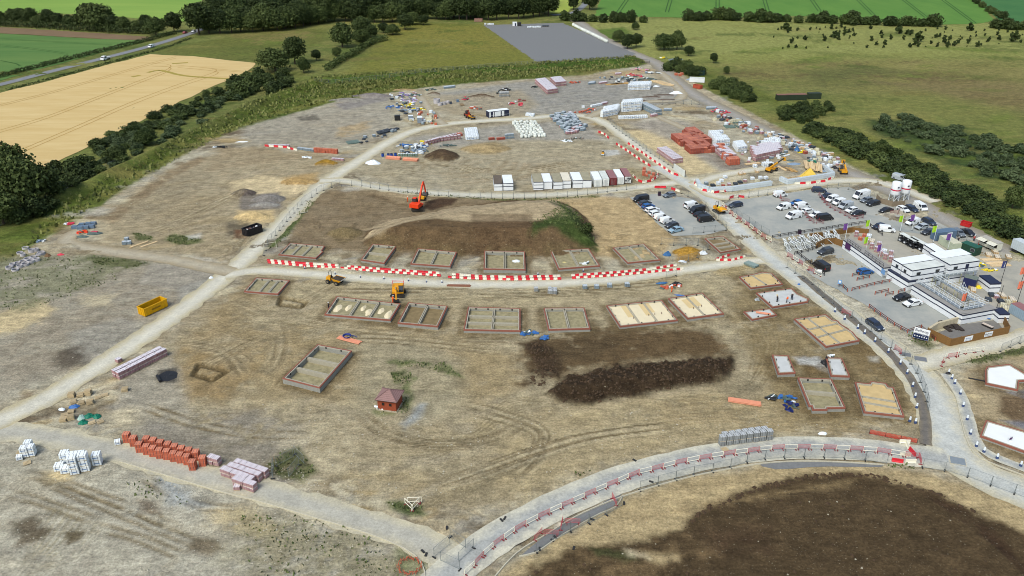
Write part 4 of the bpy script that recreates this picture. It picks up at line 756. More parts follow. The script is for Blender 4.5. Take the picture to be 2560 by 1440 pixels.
def footing(pts, h, label, parts=(), fill='soil', zf=.06, brick=.36, extra=()):
    """pts: outer corners of the wall top in the picture, clockwise from top left; parts: dividing walls as (edge, t, edge, t)"""
    W = [Vector((p.x, p.y)) for p in GP(pts, h)]; cx = sum(p.x for p in W)/len(W); cy = sum(p.y for p in W)/len(W); o = Vector((cx, cy)); L = [p-o for p in W]
    t = thing('house_footing', label, 'foundation', (cx, cy, 0),0, 'house footings'); h = h*1.05; I = inset(L, .52)
    idx, dd = inside_d([Vector((q.x, q.y, 0)) for q in W]); m_ = sst(1.25-np.abs(dd+.5)/(1.6+.8*N4[idx]))*sst(.8+N1[idx]+N4[idx])*.75; COL[idx] += (np.array(C(104,88,62)[:3])-COL[idx])*m_[:, None]
    mb = MB(); ring(mb, L, I, -.3, h-brick); mb.build('block_wall', BLOCK, t)
    mb = MB(); ring(mb, inset(L, -.015), inset(L, .21), h-brick+.004, h); mb.build('brick_course', BRICKR, t)
    mb = MB(); ring(mb, inset(L, .30), inset(L, .515), h-brick+.004, h-.02); mb.build('inner_leaf', MORTAR, t)
    mb = MB(); mb.flat(I, zf); mb.build('infill', FILLS[fill], t)
    P = [L[i]+(L[(i+1) % len(L)]-L[i])*0 for i in range(len(L))]; n = len(I)
    for e1, a, e2, b in parts:
        p = I[e1]+(I[(e1+1) % n]-I[e1])*a; q = I[e2]+(I[(e2+1) % n]-I[e2])*b; mb = MB(); zt = max(h-.16, zf+.12)
        d = (q-p).normalized(); nr = Vector((-d.y, d.x))
        for s in (-.17,.17): mb.bar((p.x+nr.x*s, p.y+nr.y*s, zt/2),(q.x+nr.x*s, q.y+nr.y*s, zt/2),.2, zt)
        mb.build('dividing_wall', MORTAR, t)
    if h > .5 and fill != 'white':
        for i in range(len(L)):                                  # telescopic vents let into the brickwork
            a, b = I[i], I[(i+1) % n]; k = int((b-a).length/2.6)
            if (b-a).length < 4: continue
            for j in range(k):
                p = a+(b-a)*(j+.5)/k; dd = (b-a).normalized(); mb = MB(); mb.box(p.x, p.y, max(h-.42, zf),.32,.1,.40, math.atan2(dd.y, dd.x)); mb.build('vent', VOID, t)
    for kindx, *g in extra:
        if kindx == 'strip':                                     # lengths of board laid over the sand: two edge fractions
            a, b, c, d = g; n4 = I[:4]; lp = lambda u, v: (I[0]*(1-u)+I[1]*u)*(1-v)+(I[3]*(1-u)+I[2]*u)*v
            mb = MB(); mb.add([(*lp(a, c), zf+.012),(*lp(b, c), zf+.012),(*lp(b, d), zf+.012),(*lp(a, d), zf+.012)], [(0,1,2,3)]); mb.build('board', STRIPE, t)
        if kindx == 'pipe':
            u, v = g; q = (I[0]*(1-u)+I[1]*u)*(1-v)+(I[3]*(1-u)+I[2]*u)*v; mb = MB(); mb.cyl(q.x, q.y, zf, .07,.5,8); mb.build('drain_pipe', mat('pipe_brown', C(96,70,60),.6), t)
        if kindx == 'sand':
            u, v, r = g; q = (I[0]*(1-u)+I[1]*u)*(1-v)+(I[3]*(1-u)+I[2]*u)*v; mb = MB(); d = (I[0]-I[3]).normalized(); nr = Vector((-d.y, d.x)); vs = [(q.x, q.y, zf+.38)]
            for a in range(12):
                an = a*math.pi/6; w = d*math.cos(an)*r*2.4*random.uniform(.8,1.1)+nr*math.sin(an)*r*random.uniform(.75,1.15); vs.append((q.x+w.x, q.y+w.y, zf+.005))
            mb.add(vs, [(0, i+1,(i+1) % 12+1) for i in range(12)]); mb.build('sand_heap', FILLS['pale'], t)
    return t
V = lambda a, b=None: (0, a, 2,1-(b if b is not None else a))
H = lambda a, b=None: (3,1-a, 1, b if b is not None else a)
footing([(725,607),(812,615),(804,627),(808,629),(790,645),(696,636)], .55, 'brick topped footing at the left end of the far row with two dividing walls', [(0,.33,4,.70),(0,.66,4,.40)])
footing([(931,610),(991,615),(961,658),(902,649)], .8, 'narrow footing of the far row with one cross wall', [H(.5)])
footing([(1045,621),(1142,630),(1126,666),(1026,659)], .8, 'footing of the far row left of the tall block one, just below the spoil heap', [V(.5)])
footing([(1211,627),(1312,629),(1314,674),(1209,672)], 1.1, 'tall block footing in the middle of the far row with rubbish inside', [V(.5)], zf=.05)
footing([(1376,627),(1472,621),(1500,664),(1396,672)], .8, 'footing in the far row under the green flank of the spoil heap', [V(.5)])
footing([(1532,619),(1610,609),(1651,649),(1569,657)], .7, 'slanted footing of the far row on the pale bare ground', [V(.5)])
footing([(1762,596),(1807,590),(1852,622),(1801,631)], .6, 'small dark floored footing below the left car park', [H(.42), H(.7)], 'dark')
footing([(640,694),(724,701),(695,735),(610,728)], .5, 'footing at the left end of the near row beside the small trench', [V(.4), V(.7)])
footing([(842,741),(1001,759),(976,800),(811,786)], .7, 'long three bay footing with pale sand heaps in front of the digger', [V(.36), V(.68)], 'soil', extra=[('sand', .08,.5,.9),('sand', .24,.4,.7),('sand', .48,.35,.6),('sand', .6,.55,.8),('sand', .78,.4,.7),('sand', .93,.6,.9)])
footing([(1021,756),(1119,765),(1095,816),(994,807)], .9, 'dark floored two bay footing right of the sand heaped one', [V(.5)], 'dark')
footing([(1170,767),(1301,771),(1301,827),(1159,824)], .8, 'square footing split by crossing walls and full of weeds', [V(.5), H(.36), H(.68)])
footing([(1359,770),(1461,769),(1476,821),(1371,824)], .8, 'two bay footing right of the weedy crosswalled one', [V(.5)])
footing([(1516,764),(1655,750),(1695,800),(1550,816)], .7, 'large footing filled with pale sand and two dividing walls', [V(.34), V(.67)], 'pale', .45, extra=[('strip', .22,.34,.0,.62),('strip', .56,.67,.0,.62),('strip', .68,.76,.0,.5),('pipe', .3,.7),('pipe', .6,.64),('pipe', .72,.62),('pipe', .85,.62)])
footing([(1671,746),(1756,732),(1810,784),(1719,796)], .8, 'footing filled with pale sand and a single dividing wall', [V(.5)], 'pale', .55, extra=[('strip', .28,.48,.08,.55),('strip', .52,.72,.04,.5),('pipe', .38,.6),('pipe', .56,.58),('pipe', .66,.55)])
footing([(1890,732),(1979,720),(1995,735),(2022,747),(2020,754),(1931,768)], .6, 'concrete floored footing where the workers are laying the slab', [], 'slab', .5)
footing([(1859,779),(1925,771),(1942,787),(1880,799)], .5, 'little garage slab with orange pipes on it', [], 'slab', .42)
footing([(1848,692),(1885,685),(1905,680),(1930,683),(1957,710),(1877,720)], .6, 'stepped footing filled with tan sand beside the grey mesh stack', [(0,.8,4,.45)], 'sand', .4)
footing([(1985,797),(2064,786),(2082,800),(2095,802),(2101,810),(2132,830),(2149,851),(2065,867)], .9, 'biggest sand filled footing with many dividing walls near the road', [(7,.62,3,.5),(7,.32,4,.6),(0,.4,6,.55)], 'sand', .62)
footing([(1930,887),(1971,889),(1989,932),(1945,934)], .9, 'left of the twin small concrete slabs joined by spilled concrete', [], 'slab', .84)
footing([(2065,894),(2105,895),(2125,941),(2077,939)], .9, 'right of the twin small concrete slabs, black bags at its edge', [], 'slab', .84)
footing([(1994,944),(2079,947),(2114,1019),(2070,1020),(2069,1024),(2031,1024),(2029,1015),(2022,1014)], .9, 'deep soil floored footing with a stepped front, left of the tan one', [(7,.55,1,.5)], 'soil', .06)
footing([(2137,955),(2173,959),(2176,953),(2215,958),(2222,967),(2234,968),(2261,1041),(2160,1030)], .8, 'tan sand floored footing nearest the curved dark footpath', [(7,.55,5,.5),(7,.33,5,.75)], 'sand', .5)
footing([(794,861),(880,877),(799,970),(706,946)], 1.15, 'high grey block footing standing alone with three empty bays', [H(.36), H(.68)], 'soil', .05,.2)
footing([(2463,925),(2467,917),(2524,910),(2590,950),(2548,952),(2545,975),(2464,958)], .6, 'many sided white slab cut by the right edge', [], 'white', .52)
footing([(2465,1050),(2620,1095),(2620,1150),(2450,1089)], .6, 'white slab in the lower right corner with a purple sign', [], 'white', .52)
gm = bpy.data.meshes['ground']; cc[:, :3] = np.clip(COL, .01,.85); gm.color_attributes['soil'].data.foreach_set('color', cc.ravel())   # dug earth round the footings
# ---------------------------------------------------------------- brick substation
def substation():
    fl, fr, bl = G(948,1022), G(1000,1029), G(942,990); t = thing('brick_kiosk', 'small red brick hut with a hipped pink tile roof standing alone', 'hut', (0,0,0)); p = (fr-fl); a = math.atan2(p.y, p.x); t.location = G(976,1014); t.rotation_euler = (0,0, a)
    w, d, h = 3.7,3.5,2.5; RB = mat('hut_brick', C(154,74,48),.85,.12,5, stripes=(2,9,.18)); mb = MB(); mb.box(0,0,.15, w, d, h-.15); mb.build('wall', RB, t)
    mb = MB(); mb.box(0,0,-.1, w+.5, d+.5,.25); mb.build('plinth', mat('plinth', C(180,168,146),.9), t)
    TL = mat('pink_tile', C(150,116,112),.8,.1,4, stripes=(2,5,.3)); e = .38; mb = MB(); W, D = w/2+e, d/2+e; z0, z1 = h-.05, h+1.25
    mb.add([(-W, -D, z0),(W, -D, z0),(W, D, z0),(-W, D, z0),(-.15,0, z1),(.15,0, z1)], [(0,1,5,4),(1,2,5),(2,3,4,5),(3,0,4),(3,2,1,0)]); rf = mb.build('roof', TL, t)
    mb = MB()
    for c in ((-W, -D),(W, -D),(W, D),(-W, D)): mb.bar((c[0], c[1], z0+.05),(math.copysign(.15, c[0]),0, z1+.03),.16,.1)
    mb.build('ridge_tiles', mat('ridge', C(128,98,96),.8), rf)
    mb = MB(); ring(mb, [Vector((x, y)) for x, y in ((-W, -D),(W, -D),(W, D),(-W, D))], [Vector((x*.93, y*.93)) for x, y in ((-W, -D),(W, -D),(W, D),(-W, D))], z0-.14, z0-.01); mb.build('gutter', mat('gutter', C(62,52,52),.5), t)
    for x in (-.72,.72): mb = MB(); mb.box(x, -d/2-.02,1.15,.52,.06,.62); f = mb.build('window', mat('vent_frame', C(96,60,46),.6), t); mb = MB(); mb.box(x, -d/2-.06,1.2,.42,.02,.52); mb.build('louvre', VOID, f)
    mb = MB(); mb.box(0, d/2+.02,.15,1.6,.06,2.0); mb.build('door', mat('hut_door', C(70,84,70),.5), t)
substation()
# ---------------------------------------------------------------- cars and vans
GLASS = mat('car_glass', (.02,.025,.03,1),.08,.05,1, spec=.8); TYRE = mat('tyre', (.02,.02,.02,1),.8,.1,4); RIM = mat('rim', C(150,152,156),.4,.05,2,.6); LAMP = mat('headlamp', C(225,228,232),.2,.03,2, spec=.8); TAIL = mat('tail_lamp', C(150,30,28),.3,.05,2); TRIM = mat('dark_trim', C(42,42,44),.6,.05,2)
CARC = {'white': (240,241,243), 'black': (34,35,38), 'dark grey': (66,70,76), 'grey': (112,120,130), 'navy': (46,56,76), 'blue': (40,96,160), 'silver': (178,184,190), 'pale blue': (150,178,196), 'red': (170,34,34)}
#         L    W     H    belt  hood x0  ws   roof front, roof rear, rear base
TYPES = {'hatch': (4.3,1.8,1.46,.92,1.15,.35,-1.55,-2.0), 'saloon': (4.75,1.84,1.42,.9,1.15,.35,-1.0,-1.85), 'estate': (4.75,1.84,1.48,.92,1.2,.4,-1.95,-2.3), 'suv': (4.6,1.9,1.68,1.02,1.2,.55,-1.8,-2.2), 'smallvan': (4.5,1.85,1.86,1.0,1.5,.8,-2.1,-2.2), 'van': (5.1,2.0,2.0,1.1,1.95,1.15,-2.42,-2.5), 'bigvan': (5.9,2.1,2.5,1.25,2.45,1.6,-2.85,-2.92)}
PART = {}
def car_parts(ty, paint):
    if ('b', ty) in PART: return
    L, W, Hh, bz, x0, x1, x2, x3 = TYPES[ty]; f, r = L/2,-L/2; w = W/2; vanny = 'van' in ty
    rf = .80 if not vanny else .90
    def sect(prof): return prof
    lower = [(r+.05,.32),(r, .55),(r+.02, bz-.08),(r+.12, bz),(x0, bz),(f-.25, bz-.16 if not vanny else bz-.22),(f-.02,.66),(f, .45),(f-.08,.26),(r+.2,.26)]
    mb = MB(); n = len(lower)
    vs = []
    for s, k in ((-1,1),(1,1)):
        vs += [(x, s*w*(.93 if (x > f-.3 or x < r+.06) else 1), z) for x, z in lower]
    mid = [tuple(a) for a in vs]; tt = tessellate_polygon([[Vector((p[0], p[1], 0)) for p in lower]])
    mb.add(mid, [tuple(a) for a in tt]+[tuple(i+n for i in a) for a in tt]+[(i, (i+1) % n, n+(i+1) % n, n+i) for i in range(n)])
    g = [(x0, bz-.01),(x1, Hh-.05),(x1-.35, Hh),(x2+.3, Hh),(x2, Hh-.05),(x3, bz-.01)]; wv = [.97, rf+.02, rf-.06, rf-.06, rf+.02,.97]; m = len(g)
    vs = [(p[0], s*w*k, p[1]) for s in (-1,1) for p, k in zip(g, wv)]; tt = [(0,1,2),(0,2,3),(0,3,4),(0,4,5)]
    mb.add(vs, tt+[tuple(i+m for i in a) for a in tt]+[(i, (i+1) % m, m+(i+1) % m, m+i) for i in range(m)])
    PART['b', ty] = mb
    def quad(a, b, c, d, off):
        q = MB(); P = [Vector(v) for v in (a, b, c, d)]; nr = (P[1]-P[0]).cross(P[3]-P[0]).normalized()*off; q.add([p+nr for p in P], [(0,1,2,3)]); return q
    G0, G1, G4, G5 = (x0, bz),(x1, Hh-.05),(x2, Hh-.05),(x3, bz); lerp = lambda a, b, t: (a[0]+(b[0]-a[0])*t, a[1]+(b[1]-a[1])*t)
    a, b = lerp(G0, G1,.08), lerp(G0, G1,.93); ww = lambda t: w*(.97+(rf+.02-.97)*t)*.9
    PART['ws', ty] = quad((a[0], -ww(.08), a[1]),(a[0], ww(.08), a[1]),(b[0], ww(.93), b[1]),(b[0], -ww(.93), b[1]),.02)
    a, b = lerp(G5, G4,.15), lerp(G5, G4,.88); PART['rw', ty] = quad((a[0], ww(.1), a[1]),(a[0], -ww(.1), a[1]),(b[0], -ww(.88), b[1]),(b[0], ww(.88), b[1]),.02)
    for s in (-1,1):
        sw = lambda t: s*(w*(.97+(rf+.02-.97)*t)+.012); q = MB()
        fa, fb = lerp(G0, G1,.14), lerp(G0, G1,.86); fa = (fa[0]-.12, fa[1]); fb = (fb[0]-.1, fb[1])
        if vanny: ra, rb = (x1-.75, fa[1]),(x1-.72, fb[1])
        else: ra, rb = lerp(G5, G4,.14), lerp(G5, G4,.86); ra = (ra[0]+.22, ra[1]); rb = (rb[0]+.15, rb[1])
        q.add([(fa[0], sw(.12), fa[1]),(fb[0], sw(.86), fb[1]),(rb[0], sw(.86), rb[1]),(ra[0], sw(.12), ra[1])], [(0,1,2,3)]); PART['sw', ty, s] = q
        h = MB(); h.box(f-.1, s*w*.68,.62,.2,.34,.17); PART['hl', ty, s] = h; h = MB(); h.box(r+.04, s*w*.8,.72,.1,.2,.24 if not vanny else .5); PART['tl', ty, s] = h
    bp = MB(); bp.box(f-.03,0,.28,.12, W*.86,.24); PART['fb', ty] = bp; bp = MB(); bp.box(r+.03,0,.3,.12, W*.86,.2); PART['rb', ty] = bp
    R0 = .33 if not vanny else .36
    for x, nm in ((f-.85, 'f'),(r+.85, 'r')):
        for s in (-1,1):
            q = MB(); q.tube([(x, s*(w-.2), R0),(x, s*(w+.015), R0)], R0,14); q.m = 1; q.tube([(x, s*(w+.016), R0),(x, s*(w+.03), R0)], R0*.6,10); PART['wh', ty, nm, s] = q
BUILT = {}
def car(px, py, dx, dy, ty, col, label, group='parked vehicles', cat=None):
    p = G(px, py); a = heading(px, py, dx, dy); cat = cat or ('van' if 'van' in ty else 'car'); nm = 'parked_van' if 'van' in ty else 'parked_car'
    if (ty, col) in BUILT: o = dup(BUILT[ty, col], p+Vector((0,0,.06)), a, label, group); o.rotation_euler.z += random.uniform(-.03,.03); o.name = nm; return o
    car_parts(ty, col); t = thing(nm, label, cat, p+Vector((0,0,.06)), a, group); pm = mat('paint '+col, C(CARC[col]),.35,.03,2, spec=.6, metal=0)
    PART['b', ty].build('body', pm, t); PART['ws', ty].build('windscreen', GLASS, t)
    if ty != 'smallvan': PART['rw', ty].build('rear_window', GLASS, t)
    for s in (-1,1): PART['sw', ty, s].build('side_window', GLASS, t); PART['hl', ty, s].build('headlight', LAMP, t); PART['tl', ty, s].build('tail_light', TAIL, t)
    PART['fb', ty].build('front_bumper', TRIM, t); PART['rb', ty].build('rear_bumper', TRIM, t)
    for nmw in 'fr':
        for s in (-1,1): PART['wh', ty, nmw, s].build('wheel', [TYRE, RIM], t)
    BUILT[ty, col] = t; return t
for a in [(1602,503,-30,5, 'van', 'black', 'black van at the top end of the left parking row'),(1612,512,30,-7, 'hatch', 'dark grey', 'dark grey hatchback between the black van and blue car'),(1620,520,30,-7, 'hatch', 'blue', 'blue hatchback third from the top of the left parking row'),
 (1630,529,30,-7, 'estate', 'white', 'white estate car next to the blue hatchback'),(1640,538,30,-7, 'estate', 'white', 'second white estate car, between an estate and a van'),(1652,548,30,-7, 'smallvan', 'white', 'upper of the two white car vans in the left parking row'),(1667,557,30,-7, 'smallvan', 'white', 'lower of the two white car vans in the left parking row'),(1679,568,-30,7, 'hatch', 'dark grey', 'dark hatchback above the pale blue saloon'),(1689,579,-30,7, 'saloon', 'pale blue', 'pale blue saloon at the lower end of the row'),(1673,492,-30,6, 'hatch', 'grey', 'grey hatchback parked alone by the barriers'),
 (1729,519,30,-6, 'van', 'white', 'white van beside the black people carrier'),(1742,531,-30,6, 'van', 'black', 'black people carrier facing left beside the white van'),(1751,540,30,-6, 'saloon', 'black', 'black saloon between two black vans'),(1764,553,30,-4, 'van', 'black', 'black van lowest in the right parking column'),
 (1838,517,-30,6, 'estate', 'navy', 'navy estate alone in the big car park'),(1950,491,30,-4, 'smallvan', 'white', 'small white van beside the red mesh barriers at the top left'),(2047,480,30,1, 'suv', 'navy', 'navy off-roader by the upper mesh fence'),(1990,512,-30,7, 'hatch', 'blue', 'blue hatchback tucked behind the white van'),(2004,521,30,-5, 'van', 'white', 'white panel van in front of the blue hatchback'),(1958,523,-30,7, 'smallvan', 'white', 'white car van facing left near the lone navy estate'),(2020,532,30,-5, 'hatch', 'white', 'white hatchback below the white panel van'),(1983,545,-30,7, 'van', 'white', 'white crew van lowest on the left of the car park'),(2038,542,-30,7, 'hatch', 'white', 'white hatchback half hidden by the black van'),(2061,550,30,-4, 'van', 'black', 'long black van at the lower end of the middle row'),
 (2066,494,-30,8, 'saloon', 'navy', 'navy saloon top of the middle row'),(2079,503,-30,8, 'smallvan', 'white', 'first white van in the middle row'),(2096,511,-30,8, 'smallvan', 'white', 'second white van in the middle row'),(2113,520,-30,8, 'van', 'silver', 'silver van in the middle row'),(2128,530,-30,7, 'hatch', 'white', 'white hatchback between silver van and black saloon'),(2145,538,-30,7, 'saloon', 'black', 'black saloon at the low end of the middle row'),
 (2152,495,-30,7, 'bigvan', 'white', 'tall white van with roof bars by the silos'),(2165,505,-30,7, 'hatch', 'grey', 'grey hatchback below the tall white van'),(2182,513,-30,7, 'estate', 'black', 'black estate beside the timber screen under the silos'),(2214,530,-30,6, 'saloon', 'black', 'black saloon by the red mesh near the silos'),(2257,528,30,15, 'hatch', 'white', 'white hatchback parked right of the silos'),(2279,527,30,16, 'estate', 'navy', 'navy estate between the white hatchback and white van'),(2300,523,28,17, 'van', 'white', 'white van at the right end behind the silos'),(2249,450,30,8, 'van', 'silver', 'silver van on the gravel track behind the silos'),
 (2196,571,-30,8, 'hatch', 'navy', 'navy hatchback behind the lime green flag'),(2216,579,30,3, 'smallvan', 'white', 'white van beside the black racking'),(2280,561,-30,7, 'smallvan', 'white', 'white van behind the purple flag'),(2322,559,28,15, 'estate', 'navy', 'navy estate at the back of the compound'),(2303,572,-30,7, 'hatch', 'silver', 'silver hatchback below the white van'),(2319,585,-30,7, 'hatch', 'dark grey', 'dark hatchback half hidden by the blue container'),(2394,588,26,15, 'suv', 'grey', 'grey off-roader right of the blue container'),(2419,586,28,16, 'saloon', 'black', 'black saloon at the right end beside the grey off-roader'),
 (2063,634,-30,7, 'suv', 'dark grey', 'dark off-roader in front of the timber fence and white frames'),(2052,671,-22,-14, 'van', 'black', 'black van parked against the black knee rail'),(2162,684,30,-4, 'hatch', 'blue', 'blue hatchback below the long striped cabin'),(2253,749,-30,6, 'hatch', 'black', 'black hatchback next to the white saloon'),(2280,763,-30,6, 'saloon', 'white', 'white saloon parked below the lower striped cabin')]: car(*a)
o = car(2186,818,22,17, 'estate', 'navy', 'navy people carrier driving down the pale road', None); o.name = 'moving_car'
o = car(378,119,-30,9, 'smallvan', 'white', 'white van driving on the country lane', None); o.name = 'moving_van'
o = car(484,81,-30,12, 'hatch', 'white', 'white car on the lane just below the wood', None); o.name = 'moving_car'
o = car(463,84,30,-11, 'hatch', 'red', 'red car on the lane by the pale tree', None); o.name = 'moving_car'
def pickup():
    t = thing('pickup_truck', 'white crew cab tipper truck driving on the country lane', 'truck', G(264,150)+Vector((0,0,.1)), heading(264,150,-30,9)); w = mat('paint white', C(240,241,243),.35)
    mb = MB(); mb.side([(-.2,.4),(3.0,.4),(3.0,1.1),(2.5,1.3),(1.9,2.2),(1.6,2.3),(-.1,2.3),(-.2,2.1)], -1,1); mb.build('cab', w, t); mb = MB(); mb.box(-1.75,0,.85,3.0,2.1,.12); mb.build('load_bed', TRIM, t)
    mb = MB()
    for s in (-1,1): mb.box(-1.75, s*1.03,.95,3.0,.06,.42)
    mb.box(-3.22,0,.95,.06,2.1,.42); mb.build('drop_side', w, t)
    for s in (-1,1): mb = MB(); mb.add([(1.75, s*1.01,1.35),(2.3, s*1.01,1.35),(1.85, s*1.01,2.1),(1.75, s*1.01,2.1)], [(0,1,2,3)]); mb.add([(.1, s*1.01,1.35),(1.5, s*1.01,1.35),(1.5, s*1.01,2.1),(.1, s*1.01,2.1)], [(0,1,2,3)]); mb.build('side_window', GLASS, t)
    mb = MB(); mb.add([(2.5,-.9,1.34),(2.5,.9,1.34),(1.96,.85,2.16),(1.96,-.85,2.16)], [(0,1,2,3)]); mb.build('windscreen', GLASS, t); t.children[-1].location.x = .03
    for x in (2.1,-2.2):
        for s in (-1,1): mb = MB(); mb.tube([(x, s*.75,.4),(x, s*1.02,.4)], .4,12); mb.build('wheel', TYRE, t)
pickup()
# ---------------------------------------------------------------- barriers and fences
RED = mat('barrier_red', C(214,44,56),.5,.08,2, objvar=.12); WHT = mat('barrier_white', C(236,228,208),.5,.07,2, objvar=.05); MESHG = mat('galvanised', C(132,138,138),.5,.1,3,.3); REDM = mat('barrier_mesh_red', C(196,92,98),.6,.1,3); FOOT = mat('rubber_foot', C(50,50,50),.8,.1,3)
def barrier_proto(L, h, m, nm):
    t = thing('water_barrier', '', 'barrier', (0,0,-400)); mb = MB(); mb.side([(-.22,0),(.22,0),(.22,.14),(.10,.26),(.08, h),(-.08, h),(-.10,.26),(-.22,.14)], -L/2+.02, L/2-.02)
    mb.v = [(y, x, z) for x, y, z in mb.v]; b = mb.build('shell', m, t)
    for s in (-1,1): mb = MB(); mb.box(s*L*.28,0,0,.2,.46,.07); mb.build('forklift_slot', VOID, t)
    return t
BAR = {k: barrier_proto(*a) for k, a in {'r1': (1.0,.56, RED, ''), 'w1': (1.0,.56, WHT, ''), 'r2': (1.9,.72, RED, ''), 'w2': (1.9,.72, WHT, '')}.items()}
def barriers(pts, big, where, start='r', skip=0, sm=False, pat=None):
    k = '2' if big else '1'; n = 0
    for i, (p, a) in enumerate(along(pts, 1.92 if big else 1.0,0, sm)):
        c = pat[i % len(pat)] if pat else ('r' if (i % 2 == 0) == (start == 'r') else 'w')
        if random.random() < skip: c = 'r' if c == 'w' else 'w'
        o = dup(BAR[c+k], (p.x, p.y, .06), a+random.uniform(-.04,.04),('red' if c == 'r' else 'white')+' plastic water barrier '+where, ('red' if c == 'r' else 'white')+' barriers '+where)
F = 'in the front row along the middle haul road'; B = 'in the back row along the middle haul road'
barriers([(670,658),(752,666),(845,672)], 0, F+', left stretch'); barriers([(852,672),(940,680),(1025,686),(1098,691)], 0, F+', second stretch'); barriers([(1120,695),(1200,699),(1280,701),(1405,699)], 0, F+', third stretch'); barriers([(1430,697),(1530,691),(1617,683),(1708,674)], 0, F+', right stretch')
barriers([(668,653),(752,660),(848,666)], 0, B+', left stretch', 'r', .12); barriers([(868,668),(940,674),(1025,680),(1098,685)], 0, B+', second stretch', 'w', .12); barriers([(1130,688),(1200,693),(1280,695),(1405,692)], 0, B+', third stretch', 'w', .12); barriers([(1428,691),(1530,684),(1617,676),(1695,664)], 0, B+', right stretch', 'w', .12)
barriers([(1496,331),(1512,338),(1522,347)], 1, 'at the upper bend of the loop road'); barriers([(1540,361),(1570,380),(1605,404),(1628,418)], 1, 'on the left of the sloping loop road'); barriers([(1570,360),(1605,383),(1642,409),(1680,435),(1697,441)], 1, 'on the right of the sloping loop road')
barriers([(1582,440),(1592,452),(1608,458),(1630,453),(1645,442),(1643,432)], 1, 'curving round the red brick packs', 'w'); barriers([(1735,453),(1738,463),(1760,478),(1790,483),(1810,480),(1835,474)], 1, 'round the left silver wall bay', 'w'); barriers([(1986,461),(2030,459),(2060,455),(2084,445)], 1, 'below the right silver wall bay', 'w')
barriers([(1636,470),(1668,470)], 1, 'at the head of the left car park', 'r', pat='rrww'); barriers([(1678,473),(1705,483)], 1, 'by the grey hatchback', 'r'); barriers([(1824,497),(1838,492),(1860,495)], 1, 'at the corner of the big car park', 'r')
barriers([(1790,650),(1822,640)], 0, 'behind the lower right footing', 'r'); barriers([(1790,652),(1830,652),(1862,643)], 0, 'in front of the lower right footing', 'w')
barriers([(2265,1108),(2270,1122),(2282,1135),(2290,1141)], 1, 'closing the end of the bottom tarmac road', 'w'); barriers([(2228,1153),(2258,1158)], 1, 'in the weeds at the bottom road end', 'r', pat='rr'); barriers([(2262,1157),(2292,1157)], 1, 'in the weeds at the bottom road end', 'w', pat='ww'); barriers([(2247,1107),(2262,1108)], 1, 'lying by the orange netting', 'w', pat='ww'); barriers([(2248,1139),(2284,1142)], 1, 'beside the red gate at the road end', 'w', pat='ww')
barriers([(662,366),(715,370),(745,378)], 1, 'along the upper left brick row', 'r', pat='rw')
def heras_proto():
    t = thing('mesh_fence_panel', '', 'fence', (0,0,-400)); mb = MB(); r = .026; x = 1.72
    mb.tube([(-x, 0,.12),(-x, 0,2.0)], r*1.3,6); mb.tube([(x, 0,.12),(x, 0,2.0)], r*1.3,6); mb.tube([(-x, 0,1.97),(x, 0,1.97)], r, 6); mb.tube([(-x, 0,.2),(x, 0,.2)], r, 6); mb.build('frame', MESHG, t)
    mb = MB()
    for i in range(1,24): mb.bar((-x+i*.143,0,.2),(-x+i*.143,0,1.97),.006)
    for i in range(1,7): mb.bar((-x, 0,.2+i*.25),(x, 0,.2+i*.25),.006)
    mb.build('wire_mesh', MESHG, t); mb = MB(); mb.box(-x, 0,0,.24,.70,.13); mb.build('foot', FOOT, t); return t
HER = heras_proto()
def heras(pts, where, sm=False):
    for p, a in along(pts, 3.5,0, sm): dup(HER, (p.x, p.y, max(gz(p.x, p.y),0)+.04), a, 'grey wire mesh fence panel '+where, 'mesh panels '+where)
heras([(660,640),(672,612),(700,577),(725,545),(760,507),(800,480),(840,466),(895,464),(945,472),(1000,480),(1060,487),(1150,494),(1280,497),(1400,494),(1480,485),(1560,475),(1600,471)], 'between the spoil heap and haul road')
heras([(1967,670),(2000,692),(2035,717),(2056,743),(2081,761),(2105,780),(2130,795),(2154,815),(2181,834),(2207,854),(2239,877),(2256,886),(2277,912),(2292,935),(2302,961),(2312,988),(2317,1012),(2321,1040)], 'beside the dark curved footpath')
heras([(1599,1227),(1642,1214),(1687,1201),(1732,1189),(1779,1181),(1826,1170),(1865,1157),(1912,1149),(1959,1146),(2006,1145),(2056,1145),(2106,1147),(2159,1151),(2212,1160)], 'along the near edge of the bottom road')
heras([(2305,1167),(2330,1174),(2384,1184),(2441,1201),(2497,1222),(2560,1245),(2610,1265)], 'above the brown topsoil at the lower right')
heras([(1816,517),(1832,529),(1848,544),(1866,554),(1882,566),(1900,579),(1929,595)], 'on the road side of the big car park'); heras([(1823,499),(1847,495),(1871,494),(1895,491),(1919,488),(1942,484),(1966,482)], 'along the top of the big car park'); heras([(2040,469),(2067,471),(2089,471),(2115,472),(2140,480),(2180,497)], 'behind the navy off-roader')
heras([(1704,484),(1719,492),(1764,521),(1774,535),(1789,546),(1802,559),(1818,576)], 'on the right of the left car park'); heras([(1815,577),(1787,579),(1759,582),(1732,585)], 'at the foot of the left car park'); heras([(1652,611),(1690,614),(1740,612),(1770,625),(1745,645),(1700,660)], 'round the orange sand store')
heras([(1520,300),(1540,322),(1580,350),(1620,380),(1680,418),(1705,432)], 'between loop road and sandy yard'); heras([(1655,262),(1690,259),(1720,261),(1760,262)], 'across the top of the storage yard')
heras([(0,565),(27,552),(75,525),(147,488),(225,445),(312,402)], 'in the long grass on the left bank'); heras([(787,213),(940,200),(1065,188),(1280,172),(1450,161),(1587,152)], 'in the long grass on the top bank')
